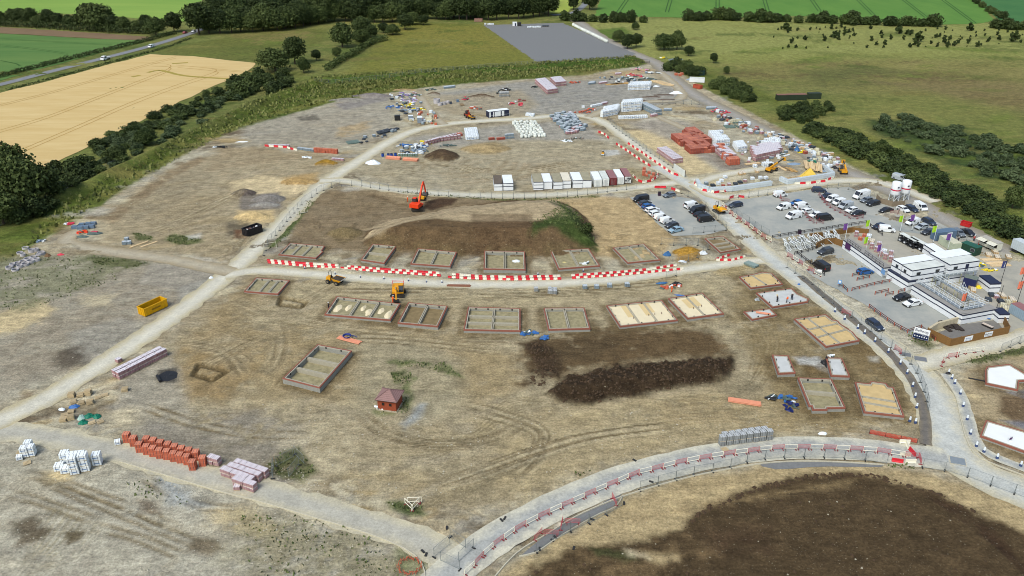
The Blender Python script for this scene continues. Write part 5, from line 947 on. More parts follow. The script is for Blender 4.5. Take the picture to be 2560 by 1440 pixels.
heras([(682,1198),(684,1170),(740,1140),(755,1155),(718,1200)], 'round the small weedy manhole'); heras([(1085,1395),(1137,1352),(1175,1380),(1133,1418),(1085,1395)], 'in the square on the bottom tarmac junction')
heras([(1340,1382),(1385,1350),(1435,1325),(1485,1303),(1530,1280),(1560,1262)], 'along the gravel triangle by the bottom road'); heras([(2330,575),(2360,590),(2420,605),(2500,625)], 'behind the compound'); heras([(2500,880),(2540,862),(2580,850)], 'by the weedy bank at the right edge'); heras([(1690,690),(1660,700)], 'in the middle of the muddy track')
FADED = mat('barrier_mesh_faded', C(150,92,94),.6,.1,3)
def ped_proto(c):
    t = thing('pedestrian_barrier', '', 'barrier', (0,0,-400)); m = WHT if c == 'w' else REDM if c == 'r' else FADED; mb = MB(); r = .05
    for a, b in (((-.98,0,.12),(-.98,0,1.0)),((.98,0,.12),(.98,0,1.0)),((-.98,0,1.0),(.98,0,1.0)),((-.98,0,.28),(.98,0,.28))): mb.tube([a, b], r if c == 'w' else r*.5,6)
    mb.build('frame', m, t); mb = MB(); n = 12 if c == 'w' else 24
    for i in range(1, n): mb.bar((-.98+1.96*i/n, 0,.28),(-.98+1.96*i/n, 0,1.0),.006 if c == 'w' else .011)
    if c != 'w':
        for i in range(1,6): mb.bar((-.98,0,.28+.12*i),(.98,0,.28+.12*i),.011)
    mb.build('infill_bars', m, t)
    for s in (-1,1): mb = MB(); mb.box(s*.8,0,0,.12,.55,.12); mb.build('foot', mat('barrier_foot', C(140,60,62),.7) if c != 'f' else FADED, t)
    return t
PED = {c: ped_proto(c) for c in 'wrf'}
def peds(pts, pat, where, sm=True, step=2.3):
    for i, (p, a) in enumerate(along(pts, step, 0, sm)):
        c = pat[i % len(pat)]; dup(PED[c], (p.x, p.y, .09), a+random.uniform(-.06,.06), scale=1.15, label=('white framed' if c == 'w' else 'red mesh')+' pedestrian barrier '+where, group=('white' if c == 'w' else 'red')+' pedestrian barriers '+where)
peds([(1160,1440),(1179,1425),(1227,1376),(1275,1340),(1335,1305),(1422,1264),(1506,1226),(1587,1192),(1645,1176),(1700,1162),(1759,1151),(1817,1141),(1867,1135),(1927,1127),(1987,1125),(2051,1125),(2115,1128),(2180,1132),(2246,1141),(2290,1146)], 'wr', 'along the middle of the bottom road')
peds([(1806,514),(1821,531),(1836,543),(1858,558),(1880,574),(1903,591),(1930,608)], 'wr', 'on the car park side of the pale road'); peds([(1968,641),(1996,658),(2024,678),(2060,697)], 'rw', 'along the visitor car park')
peds([(2352,918),(2362,898),(2392,893),(2395,886),(2372,882)], 'rw', 'at the corner of the side road', False); peds([(2392,890),(2420,884),(2450,880)], 'w', 'lying along the side road bank'); peds([(2236,874),(2254,888)], 'r', 'beside the road drain', False, 2.0); peds([(2105,783),(2122,790)], 'r', 'beside the sand filled footing', False, 2.0)
peds([(1014,1262),(1032,1278),(1048,1258),(1016,1258)], 'w', 'round the weedy manhole by the junction', False, 1.9); peds([(1946,484),(1955,502),(1975,506)], 'f', 'beside the small white van'); peds([(2012,538),(2030,556),(2062,560)], 'f', 'round the long black van'); peds([(2046,488),(2070,516),(2106,536),(2130,548),(2160,545)], 'f', 'under the middle parking row'); peds([(2225,533),(2243,536),(2250,524)], 'f', 'by the black saloon near the silos')
peds([(1335,1355),(1352,1337),(1385,1340)], 'r', 'on the lower gravel triangle', False); peds([(1402,1330),(1405,1310),(1440,1312)], 'r', 'in the middle of the gravel triangle', False); peds([(1530,1245),(1540,1268)], 'r', 'at the upper tip of the gravel triangle', False); peds([(2295,1144),(2302,1165)], 'r', 'at the end of the bottom road', False)
def rails(name, pts, m, pm, label, h=.95, nr=2, step=2.4):
    L = [Vector((p.x, p.y)) for p in GP(pts)]; t = thing(name, label, 'fence', (L[0].x, L[0].y, 0)); o = L[0]
    for i in range(len(L)-1):
        a, b = L[i]-o, L[i+1]-o; n = max(1, round((b-a).length/step))
        for k in range(n+1 if i == len(L)-2 else n): p = a+(b-a)*k/n; mb = MB(); mb.box(p.x, p.y, -.1,.14,.14, h+.15); mb.build('post', pm, t)
        mb = MB()
        for q in range(nr): z = h*(.98-.42*q); mb.bar((a.x, a.y, z),(b.x, b.y, z),.07,.14)
        mb.build('rail', m, t)
    return t
BLKW = mat('black_timber', C(52,48,50),.8,.1,3); RDW = mat('red_timber', C(176,88,66),.8,.1,3); BRW = mat('brown_rail', C(104,62,56),.8,.1,3)
rails('rail_fence', [(1930,596),(1990,586),(2050,577),(2110,567),(2165,559)], BLKW, BLKW, 'long black rail fence below the big car park'); rails('rail_fence', [(2165,559),(2185,575),(2205,590)], BLKW, BLKW, 'short black rail fence turning in by the lime flag'); rails('rail_fence', [(1986,637),(2020,630),(2042,622)], BLKW, BLKW, 'black knee rail below the heap of white frames'); rails('rail_fence', [(1992,636),(2025,661),(2060,690)], BLKW, BLKW, 'black knee rail along the visitor car park side')
rails('rail_fence', [(2172,769),(2200,790),(2235,815),(2268,833),(2302,821)], BRW, RDW, 'red posted rail fence bordering the road below the white saloon'); rails('rail_fence', [(2302,823),(2318,837),(2337,852)], BRW, RDW, 'short red posted rail behind the sign board'); rails('rail_fence', [(2129,728),(2185,714),(2242,702)], BRW, RDW, 'red posted rail fence across the visitor car park'); rails('rail_fence', [(2097,712),(2118,730)], BLKW, RDW, 'two bay rail by the blue disabled sign'); rails('rail_fence', [(2130,692),(2160,686)], BLKW, RDW, 'short black rail in front of the blue hatchback'); rails('rail_fence', [(2142,702),(2173,696)], BLKW, RDW, 'second short rail below the blue hatchback'); rails('rail_fence', [(2187,737),(2220,730)], BRW, RDW, 'short red rail left of the black hatchback'); rails('rail_fence', [(2213,741),(2232,737)], BRW, RDW, 'smallest red rail beside the black hatchback'); rails('rail_fence', [(2245,734),(2290,718)], BRW, RDW, 'red rail between the two striped cabins')
rails('rail_fence', [(2195,686),(2240,674)], BLKW, BLKW, 'black rail right of the blue hatchback'); rails('field_gate', [(1587,156),(1606,157),(1624,158)], BLKW, BLKW, 'wooden gate across the track at the top of the site', 1.8,3,3)
# ---------------------------------------------------------------- containers, cabins, compound
WCAB = mat('cabin_white', C(236,237,240),.5,.05,.8); WROOF = mat('cabin_roof_white', C(240,242,244),.5,.06,.5); TROOF = mat('cabin_roof_tan', C(158,150,126),.8,.16,.6); BROOF = mat('cabin_roof_brown', C(104,92,80),.8,.16,.6); CREAM = mat('cabin_roof_cream', C(226,216,196),.6,.08,.6); DUSTY = mat('cabin_roof_dusty', C(214,216,210),.6,.14,.35)
NAVY = mat('navy_trim', C(40,46,70),.5,.06,2); CONW = mat('container_white', C(226,226,224),.5,.08,1, stripes=(1,3.6,.12)); CONR = mat('container_red', C(120,48,52),.5,.1,1, stripes=(1,3.6,.2)); ROOFR = mat('container_roof_red', C(150,104,104),.6,.1,.8); CONB = mat('container_blue', C(96,118,142),.5,.1,1, stripes=(0,3.6,.15)); CONG = mat('container_green', C(46,58,42),.6,.12,1, stripes=(0,3.6,.2)); RUST = mat('rusty_roof', C(132,92,84),.8,.2,.7)
GREYST = mat('galv_steel', C(158,164,168),.45,.08,2,.4); SCAF = mat('scaffold_white', C(222,226,230),.5,.06,3)
def unit(name, label, cat, loc, rz, L, W, Hh, wall, roof, stripes=(), doors=(), wins=(), lip=.12, group=None, z=0, endw=()):
    """a box cabin: walls, a roof with a raised edge, trim bands, doors and windows on its -y long side; endw on the -x end"""
    t = thing(name, label, cat, (loc[0], loc[1], z), rz, group); mb = MB(); mb.box(0,0,0.12 if z == 0 else .02, L, W, Hh-.14); mb.build('wall', wall, t)
    mb = MB(); mb.box(0,0, Hh-.03, L+.03, W+.03,.06); mb.build('roof', roof, t); mb = MB(); mb.box(0,0,-.05, L-.3, W-.3,.2); 
    if z == 0: mb.build('skid', TRIM, t)
    if stripes:
        mb = MB()
        for zz, hh in stripes: mb.box(0,0, zz, L+.05, W+.05, hh)
        mb.build('trim_band', NAVY, t)
    for x in doors: mb = MB(); mb.box(x, -W/2-.03,.15,.95,.08,2.05); d = mb.build('door', NAVY, t); mb = MB(); mb.box(x+.35,-W/2-.09,1.1,.06,.05,.12); mb.build('handle', GREYST, d)
    for x in wins: mb = MB(); mb.box(x, -W/2-.03,1.05,1.2,.08,.95); f = mb.build('window', GREYST, t); mb = MB(); mb.box(x, -W/2-.075,1.12,1.04,.02,.81); mb.build('pane', GLASS, f)
    for y in endw: mb = MB(); mb.box(-L/2-.03, y, 1.05,.08,.9,.95); f = mb.build('window', GREYST, t); mb = MB(); mb.box(-L/2-.08, y, 1.12,.02,.76,.81); mb.build('pane', GLASS, f)
    return t
def place(flt, frt, back, Hh):
    """front top left, front top right and a back top corner behind the left one -> centre, angle of the front edge, width, depth"""
    a, b, c = G(*flt, Hh), G(*frt, Hh), G(*back, Hh); d = b-a; w = d.length; an = math.atan2(d.y, d.x); n = Vector((-d.y, d.x, 0)).normalized(); dep = abs((c-a).dot(n)); ctr = (a+b)/2+n*dep/2; return ctr, an, w, dep
# row of site stores seen end-on: (left px, right px, top px, wall, roof, what)
for x0, x1, yb, hh, wall, roof, st, lab in [(1239,1260,478,2.6, WCAB, BROOF, 1, 'brown roofed cabin, left of the separate pair'),(1262,1287,477,2.6, WCAB, WROOF, 1, 'white roofed cabin, right of the separate pair'),(1337,1362,476,2.9, WCAB, TROOF, 2, 'tan roofed two band cabin at the left end of the store row'),(1362,1384,474,2.7, WCAB, WROOF, 0, 'white roofed cabin second in the store row'),(1387,1410,474,2.7, WCAB, TROOF, 1, 'tan roofed cabin third in the store row'),(1410,1431,472,2.8, WCAB, CREAM, 1, 'cream roofed cabin fourth in the store row'),(1435,1460,471,2.8, WCAB, WROOF, 1, 'white roofed banded cabin between the cream and tan roofs'),(1460,1482,470,2.7, WCAB, TROOF, 0, 'tan roofed cabin sixth in the store row'),(1488,1508,468,2.6, CONW, WROOF, 3, 'white steel container left of the grey stained white one'),(1509,1526,466,2.6, CONW, DUSTY, 3, 'white steel container with a stained roof beside the red one'),(1527,1545,464,2.6, CONR, ROOFR, 3, 'dark red steel container in the store row'),(1546,1563,462,2.6, CONW, WROOF, 3, 'white steel container between two red roofed ones'),(1564,1581,459,2.6, CONR, ROOFR, 4, 'red roofed container with a patterned front at the right end')]:
    a, b = G(x0, yb), G(x1, yb); w = (b-a).length-.06; c = (a+b)/2; L = 8.4; back = G(x0-9, yb-40,0); an = math.atan2(L, -L*.18)
    t = thing('site_cabin' if wall is WCAB else 'steel_container', lab, 'cabin' if wall is WCAB else 'container', (c.x-.09*L, c.y+L/2,.04), R(4), 'row of site stores'); mb = MB(); mb.box(0,0,.1, w, L, hh-.12); mb.build('wall', wall, t); mb = MB(); mb.box(0,0, hh-.02, w+.01, L+.02,.05); mb.build('roof', roof, t)
    if st in (0,1,2):
        mb = MB()
        for z in ([hh-.24] if st == 0 else [hh-.24, hh*.52] if st == 1 else [hh-.24, hh*.6,.5]): mb.box(0,0, z, w+.05, L+.05,.2)
        mb.build('trim_band', NAVY, t)
    if st in (3,4):
        for s in (-1,1): mb = MB(); mb.box(s*w/4,-L/2-.03,.2, w/2-.08,.06, hh-.4); d = mb.build('door', CONW if st == 4 else wall, t); mb = MB(); mb.box(s*.2,-L/2-.09,.3,.05,.05, hh-.6); mb.box(s*.55,-L/2-.09,.3,.05,.05, hh-.6); mb.build('lock_bar', GREYST, d)
    if st == 4:
        mb = MB()
        for q in range(10): mb.box(random.uniform(-w/2+.3, w/2-.3),-L/2-.075, random.uniform(.3, hh-.8), random.uniform(.15,.4),.02, random.uniform(.3,.6))
        mb.build('dark_patch', VOID, t)
ctr, an, w, d = place((1222,281),(1274,275),(1212,274),2.7); unit('site_cabin', 'navy and white cabin with big white panels in the far yard', 'cabin', G(1244,290), an, 9.6,3.0,2.7, NAVY, WROOF, (),(),()); 
par = [o for o in scene.objects if o.get('label', '').startswith('navy and white cabin')][0]
for x, ww in ((-4.2,.6),(-2.6,.35),(-.6,2.8),(1.9,1.1)): mb = MB(); mb.box(x, -1.53,.3, ww, .06,2.1); mb.build('white_panel', WCAB, par)
mb = MB()
for x in (-4.7,4.7): mb.bar((x, -2.1,0),(x, -2.1,1.0),.06)
mb.bar((-4.7,-2.1,1.0),(4.7,-2.1,1.0),.06); mb.build('handrail', SCAF, par)
# the striped compound
def cab_run(a, b, back, Hh, label, z=0, wall=WCAB, roof=WROOF, nm='site_cabin', st=None, **k):
    ctr, an, w, d = place(a, b, back, z+Hh); return unit(nm, label, 'cabin', ctr, an, w, max(d, 2.3), Hh, wall, roof, st if st is not None else ((Hh-.32,.28),(Hh*.48,.24)), z=z, **k)
DECK = mat('deck_grey', C(150,146,142),.8,.12,.8)
cab_run((2109,599),(2159,634),(2122,593),2.7, 'upper half of the long striped cabin with a purple panel', roof=DECK); up = scene.objects[-1]
cab_run((2160,634),(2209,669),(2172,628),2.7, 'lower half of the long striped cabin with a blue notice', roof=DECK)
lc = [o for o in scene.objects if o.get('label', '').startswith('upper half')][0]; lw = lc.children[0].dimensions.x
mb = MB(); mb.box(-2.1,-1.16-.12,.95,2.3,.06,1.6); mb.build('purple_panel', mat('purple_sign', C(82,44,92),.5), lc); ld = [o for o in scene.objects if o.get('label', '').startswith('lower half')][0]; mb = MB(); mb.box(5.0,-1.28,1.2,1.5,.06,1.3); mb.build('notice', mat('blue_notice', C(120,160,206),.5), ld)
for o in (lc, ld):
    hw = o.children[0].data.vertices[0].co.y; mb = MB()
    for ch in o.children:
        if ch.name.startswith(('purple', 'notice')): ch.location.y = -abs(hw)+1.16+.04
    W2 = abs(hw); L2 = abs(o.children[0].data.vertices[0].co.x)
    for q in range(6): x = -L2+.1+q*(2*L2-.2)/5; mb.bar((x, -W2+.25,2.7),(x, -W2+.25,3.7),.06)
    for z in (3.2,3.7): mb.bar((-L2,-W2+.25, z),(L2,-W2+.25, z),.06)
    mb.build('handrail', BLKW, o)
# two storeys of offices
Z1 = 2.75
def office(tl, tr, bl, low, label, roof, wins=(), doors=(), endw=()):
    # corners of the roof: back left, back right, front left
    a, b, c = G(*tl, 2*Z1), G(*tr, 2*Z1), G(*bl, 2*Z1); u = (b-a); L = u.length; an = math.atan2(u.y, u.x); n = Vector((u.y, -u.x, 0)).normalized(); W = abs((c-a).dot(n)); ctr = a+u/2+n*W/2
    if low: unit('site_cabin', 'ground floor cabin under the '+label[6:].replace(' a ', ' ').replace(' the ', ' '), 'cabin', ctr, an, L, W-.06, Z1, WCAB, DECK, ((Z1-.32,.28),(Z1*.48,.24)), z=0)
    return unit('site_cabin', label, 'cabin', ctr, an, L, W-.06, Z1, WCAB, roof, ((Z1-.30,.26),(Z1*.34,.24)), doors, wins, z=Z1, endw=endw)
office((2232,647),(2312,635),(2255,661),1, 'upper office with a clean white roof at the left back', WROOF, endw=(-.2,)); office((2257,662),(2338,650),(2281,676),1, 'upper office with a dusty roof nearest the camera', DUSTY, wins=(-2.8,2.9), endw=(.5,)); office((2324,632),(2401,621),(2348,647),1, 'upper office with a bright white roof at the right back', WROOF); office((2350,647),(2424,637),(2371,662),1, 'upper office with a dusty roof and dark door on the right', DUSTY, doors=(.9,), wins=(-2.6,))
cab_run((2221,673),(2272,704),(2234,668),2.7, 'ground floor striped cabin jutting out below the offices', roof=NAVY)
cab_run((2281,711),(2341,748),(2296,703),2.7, 'upper half of the front striped cabin carrying the walkway', roof=DECK); cab_run((2342,748),(2402,785),(2357,740),2.7, 'lower half of the front striped cabin carrying the walkway', roof=DECK); cab_run((2403,785),(2489,769),(2396,778),2.6, 'striped end cabin behind the timber enclosure', roof=DECK); cab_run((2490,769),(2509,785),(2494,766),2.5, 'short striped wall at the right of the enclosure', roof=NAVY)
cab_run((2477,709),(2504,708),(2450,688),2.6, 'low white cabin with a navy roof behind the kiosk', roof=NAVY); cab_run((2310,610),(2341,630),(2332,607),2.6, 'white striped cabin behind the offices beside the black racks', endw=(0,)); unit('steel_container', 'blue steel container with a white poster on its side', 'container', G(2356,597), heading(2327,603,58,-7),6.6,2.44,2.6, CONB, CONB); bc = [o for o in scene.objects if o.get('label', '').startswith('blue steel')][0]; mb = MB(); mb.box(.9,-1.26,1.0,1.6,.05,1.3); mb.build('poster', WCAB, bc)
unit('site_cabin', 'pale green flat cabin between offices and blue container', 'cabin', G(2372,618), heading(2347,612,35,22),6.0,2.6,2.4, mat('cabin_pale_green', C(186,192,168),.6), mat('roof_beige', C(204,200,176),.7,.1,.8)); unit('steel_container', 'dark green steel store with a small white window', 'container', G(2424,632), heading(2404,622,40,16),4.6,2.4,2.5, mat('store_green', C(34,66,52),.6), mat('store_green_roof', C(40,92,76),.6), wins=(1.3,)); unit('kiosk', 'navy blue square kiosk with a grey top by the walkway', 'kiosk', G(2422,716), heading(2406,700,24,6),2.9,2.4,2.6, mat('kiosk_navy', C(36,42,84),.5), mat('kiosk_top', C(112,120,112),.7)); unit('steel_container', 'grey blue steel container at the right picture edge', 'container', G(2556,795), heading(2531,780,30,18),6.0,2.4,2.5, mat('container_greyblue', C(150,168,182),.5,.08,1, stripes=(0,2,.15)), ROOFR)
for i, (x, y, L, lab) in enumerate([(1953,250,5.0, 'rusty roofed green container, left of the three by the mound'),(1990,249,9.0, 'long rusty roofed green container with white panels, in the middle'),(2034,246,6.0, 'all green container, right of the three by the mound')]): unit('steel_container', lab, 'container', G(x, y), R(3), L, 2.6,2.6, CONG, RUST if i < 2 else CONG, group='containers by the mound')
o = [o for o in scene.objects if 'white panels' in o.get('label', '')][0]
for x in (-3,-1.6,-.4,1.2,2.6): mb = MB(); mb.box(x, -1.33,1.0, random.uniform(.7,1.1),.05, random.uniform(.7,1.1)); mb.build('white_panel', WCAB, o)
unit('steel_container', 'white hut with netted roof beside the upper red pack', 'container', G(1742,205), R(-12),7.5,2.8,2.2, WCAB, DUSTY); unit('steel_container', 'small dark green store behind the white hut', 'container', G(1752,188), R(0),3.4,2.2,2.6, mat('store_dark', C(34,58,54),.6), mat('store_dark', C(34,58,54),.6)); unit('site_cabin', 'tiny white cabin at the far end of the grey hardstanding', 'cabin', G(1287,65), R(0),3.2,2.5,2.7, WCAB, WROOF, doors=(.5,)); unit('steel_container', 'tiny dark store beside the tiny white cabin', 'container', G(1298,65), R(0),2.6,2.5,2.4, TRIM, TRIM)
for x, y, w, lab in ((1181,56,4.0, 'long reddish store beyond the yellow meadow'),): unit('steel_container', lab, 'container', G(x+15,54),0,6,2.4,2.2, mat('store_pinkish', C(150,116,100),.7), RUST)
for x, y, lab in ((2268,612, 'long black storage rack full of frames, upper'),(2294,622, 'black storage rack full of frames, lower')):   # racking
    t = thing('storage_rack', lab, 'rack', G(x, y), heading(2262,600,40,22), 'black racks in the compound'); m = mat('rack_black', C(46,46,48),.6)
    for sx in (-3,-1,1,3):
        for sy in (-.7,.7): mb = MB(); mb.box(sx, sy, 0,.12,.12,2.4); mb.build('upright', m, t)
    for z in (.3,1.0,1.7,2.35): mb = MB(); mb.box(0,0, z, 6.2,1.5,.07); mb.build('shelf', m if z < 2.3 else DUSTY, t)
    for q in range(9): mb = MB(); mb.box(-2.6+q*.65, random.uniform(-.3,.3),.38+.7*(q % 3),.5,1.0,.4); mb.build('stored_frame', [WCAB, TRIM, GREYST][q % 3], t)
def trailer():
    t = thing('catering_trailer', 'cream catering trailer with its awnings raised', 'trailer', G(2470,622), heading(2450,602,40,18)); w = mat('trailer_cream', C(216,212,196),.6); mb = MB(); mb.box(0,.5,.5,5.6,2.0,2.2); mb.build('body', w, t); mb = MB(); mb.box(0,.5,2.68,5.7,2.1,.08); mb.build('roof', mat('trailer_roof', C(178,172,162),.7), t)
    for x in (-1.5,1.7): mb = MB(); mb.add([(x-1.4,-.52,2.6),(x+1.2,-.52,2.6),(x+1.2,-2.0,2.2),(x-1.4,-2.0,2.2)], [(0,1,2,3)]); mb.build('awning', w, t); mb = MB(); mb.box(x, -.53,1.3,2.2,.05,1.0); mb.build('hatch', VOID, t)
    for s in (-.4,1.4): mb = MB(); mb.tube([(0, s, .35),(0, s+.2,.35)], .35,12); mb.build('wheel', TYRE, t)
trailer()
def boxtrailer():
    t = thing('box_lorry', 'silver curtain sided lorry at the right edge by the track', 'lorry', G(2562,640), heading(2533,622,40,20)); mb = MB(); mb.box(0,0,1.0,8,2.5,2.6); mb.build('body', mat('lorry_silver', C(196,204,208),.5,.06,.8, stripes=(0,1.5,.08)), t); mb = MB(); mb.box(4.9,0,.6,1.6,2.4,2.3); mb.build('cab', WCAB, t)
    for x in (-3,-2,4.6):
        for s in (-1,1): mb = MB(); mb.tube([(x, s*.9,.5),(x, s*1.2,.5)], .5,12); mb.build('wheel', TYRE, t)
boxtrailer()
# walkway on the cabins, white tube
def walkway(a, b, z, label, w=1.2, legs=True):
    p, q = G(*a, z), G(*b, z); d = (q-p); L = d.length; t = thing('scaffold_walkway', label, 'walkway', (p.x, p.y, 0), math.atan2(d.y, d.x), 'white walkways'); mb = MB(); mb.box(L/2,0, z-.08, L, w, .08); mb.build('deck', GREYST, t); n = max(2, int(L/1.2))
    for s in (-1,1):
        mb = MB()
        for zz in (z+.55, z+1.1): mb.bar((0, s*w/2, zz),(L, s*w/2, zz),.07)
        for i in range(n+1): mb.bar((L*i/n, s*w/2, z),(L*i/n, s*w/2, z+1.1),.06)
        mb.build('handrail', SCAF, t)
    if legs:
        for i in range(0, n+1,3):
            for s in (-1,1): mb = MB(); mb.bar((L*i/n, s*w/2,0),(L*i/n, s*w/2, z),.08); mb.build('leg', mat('leg_yellowish', C(186,180,130),.6), t)
walkway((2338,690),(2440,676),2.8, 'long white walkway in front of the offices'); walkway((2338,692),(2440,752),2.8, 'white walkway down the inner side of the yard'); walkway((2300,706),(2340,730),2.9, 'upper white walkway on the front striped cabin', 1.4, False); walkway((2342,731),(2404,771),2.9, 'lower white walkway on the front striped cabin', 1.4, False); walkway((2404,772),(2452,763),2.9, 'short white walkway turning along the end cabin', 1.2, False); walkway((2440,754),(2466,764),1.4, 'low white gantry at the foot of the inner walkway', 1.2)
def stair(px, py, dx, dy, z, label):
    t = thing('metal_stair', label, 'stairs', G(px, py), heading(px, py, dx, dy)); mb = MB(); n = 9
    for i in range(n): mb.box(i*.3,0, z*(i+1)/n-.04,.3,1.0,.05)
    mb.build('tread', GREYST, t)
    for s in (-.5,.5): mb = MB(); mb.bar((0, s, 0),(n*.3, s, z),.12); mb.bar((0, s, 1),(n*.3, s, z+1),.06); mb.bar((0, s, 0),(0, s, 1),.06); mb.bar((n*.3, s, z),(n*.3, s, z+1),.06); mb.build('stringer', SCAF, t)
stair(2300,706,26,-14,2.8, 'white metal stair climbing to the offices from the left'); stair(2420,752,-20,-10,2.8, 'white metal stair in the middle of the paved yard')
# timber screens
PLANK = mat('timber_screen', C(134,98,56),.85,.16,3, stripes=(0,6,.2)); PLANKG = mat('timber_capping', C(196,182,154),.85,.14,2)
def screen(pts, h, label, m=PLANK, th=.12):
    L = [Vector((p.x, p.y)) for p in GP(pts)]; t = thing('timber_screen', label, 'fence', (L[0].x, L[0].y, 0))
    for a, b in zip(L, L[1:]):
        d = b-a; mb = MB(); mb.box(0,0,-.1, d.length, th, h+.1); c = (a+b)/2-L[0]; o = mb.build('board_panel', m, t, loc=(c.x, c.y, 0), rz=math.atan2(d.y, d.x))
        n = max(1, int(d.length/2.4)); mb = MB()
        for i in range(n+1): mb.box(-d.length/2+d.length*i/n, .10,0,.1,.1, h+.08)
        mb.build('post', m, o)
    return t
screen([(2315,838),(2374,866),(2520,834)], 1.9, 'brown timber screen round the front of the paved enclosure'); ts = [o for o in scene.objects if o.get('label', '').startswith('brown timber screen round')][0]
screen([(2318,836),(2340,822),(2400,806)], 1.6, 'pale timber screen at the back left of the paved enclosure', PLANKG, .5); screen([(2520,833),(2504,803),(2488,790)], 1.8, 'timber screen closing the right of the paved enclosure')
screen([(2040,622),(2060,612),(2085,610),(2107,618)], 1.9, 'curved timber screen behind the dark off-roader'); screen([(2025,596),(2075,590),(2130,580),(2170,585)], 1.5, 'timber screen behind the heap of white frames'); screen([(2190,498),(2200,508),(2230,517),(2260,515)], 1.7, 'grey brown timber screen under the silos', mat('screen_grey', C(140,124,104),.9,.14,3, stripes=(0,6,.2)))
sheet('paving', [(2325,838),(2376,862),(2514,832),(2490,800),(2405,812)], .075, mat('dark_paving', C(122,118,114),.9,.12,1),.1)
def text_on(parent, s, size, loc, rot, m, name='lettering', w=None):
    cu = bpy.data.curves.new(name, 'FONT'); cu.body = s; cu.size = size; cu.align_x = 'CENTER'; cu.align_y = 'CENTER'; cu.extrude = .006; cu.materials.append(m); o = bpy.data.objects.new(name, cu); scene.collection.objects.link(o); o.parent = parent; o.location = loc; o.rotation_euler = rot
    if w: o.scale = (w, 1,1)
    return o
INK = mat('ink_navy', C(30,44,80),.5); INKP = mat('ink_pale_blue', C(130,150,196),.5); INKW = mat('ink_white', C(236,238,242),.5)
def sign_board():
    a = heading(2284,845,33,9); t = thing('sign_board', 'white and navy developer sign board lettered Bellway on two posts', 'sign', G(2299,852), a); W = 3.2
    mb = MB(); mb.box(0,0,.45, W, .08,2.6); mb.build('board', WCAB, t); mb = MB(); mb.box(0,-.05,.5, W-.1,.03,1.15); mb.build('navy_panel', INK, t)
    for x in (-1.3,1.3): mb = MB(); mb.box(x, .1,-.1,.14,.14,3.0); mb.build('post', PLANK, t)
    text_on(t, 'Bellway', .92,(0,-.06,2.45),(math.pi/2,0,0), INK); mb = MB(); mb.box(0,-.05,1.72,2.6,.02,.05); mb.build('rule', INK, t)
    for i in range(6): mb = MB(); mb.box(-1.2+i*.48,-.075,.95,.24,.02,.24); mb.build('symbol', INKW, t)
    text_on(t, 'Bellway', .22,(.6,-.07,1.48),(math.pi/2,0,0), INKW)
sign_board()
def banner(px, py, s, label, m, size):
    p = G(px, py); a = heading(2374,866,146,-32); c, n = math.cos(a), math.sin(a); t = thing('banner', label, 'banner', (p.x+n*.02, p.y-c*.0,0), a); mb = MB(); mb.box(0,-.12,.55,2.3,.03,1.15); mb.build('sheet', WCAB, t); text_on(t, s, size, (0,-.145,1.18),(math.pi/2,0,0), m)
    mb = MB(); mb.box(0,-.142,.72,1.7,.01,.07); mb.build('rule', m, t)
banner(2417,856.5, 'Bellway', 'white banner with faint blue lettering on the timber screen', INKP, .52); banner(2467,845.5, 'Bellway', 'white banner with dark Bellway lettering on the timber screen', INK, .68)
# flags
def flag(px, py, h, col, label, pole=SCAF, z=0, s=-1, txt=None):
    t = thing('flag', label, 'flag', G(px, py)+Vector((0,0, z)), R(random.uniform(-15,15))); mb = MB(); mb.tube([(0,0,0),(0,0, h)], [.07,.05], 8); mb.build('pole', pole, t); mb = MB(); vs = []; n = 6
    for i in range(n+1):
        for zz in (h-.15, h-2.1): vs.append((s*(.05+i*.95/n),.14*math.sin(i*1.3)*i/n, zz-.15*i/n))
    mb.add(vs, [(2*i, 2*i+2,2*i+3,2*i+1) for i in range(n)]); mb.build('cloth', mat('flag '+col, C({'lime': (160,204,44), 'purple': (110,70,140), 'coral': (224,120,92), 'navy': (56,62,112)}[col]),.7,.08,1), t); mb = MB(); mb.box(0,0,-.1,.4,.4,.2); mb.build('base', FOOT, t)
    if txt: text_on(t, txt, .42,(s*.55,-.2, h-1.2),(math.pi/2,0,0) if False else (math.pi/2,-math.pi/2,0), INKW)
for a in [(2112,600,5.2, 'purple', 'purple flag at the top of the long striped cabin'),(2169,582,4.2, 'lime', 'lime flag by the end of the black rail fence'),(2163,632,5.0, 'lime', 'lime flag on the deck edge of the long cabin'),(2196,652,5.0, 'purple', 'purple flag on the lower deck of the long cabin'),(2250,579,5.2, 'lime', 'lime flag in front of the white and purple parked van row'),(2279,577,5.2, 'purple', 'purple flag in front of the white van'),(2333,606,5.2, 'lime', 'lime flag before the blue container'),(2369,624,5.0, 'purple', 'purple flag behind the bright white office roof')]: flag(*a)
flag(2403,788,6.0, 'coral', 'coral flag on a dark pole at the corner of the front cabin', BLKW); flag(2502,706,6.2, 'navy', 'navy flag lettered Bellway on a dark pole', BLKW, txt='Bellway'); flag(2547,725,6.5, 'coral', 'coral flag nearest the right edge', BLKW); flag(2541,762,6.5, 'coral', 'coral flag above the grey blue container', BLKW); flag(2491,772,6.2, 'coral', 'bare dark pole at the right end of the end cabin', BLKW); 
b = [o for o in scene.objects if o.get('label', '').startswith('bare dark pole')][0]
for ch in list(b.children):
    if ch.name.startswith('cloth'): bpy.data.objects.remove(ch)
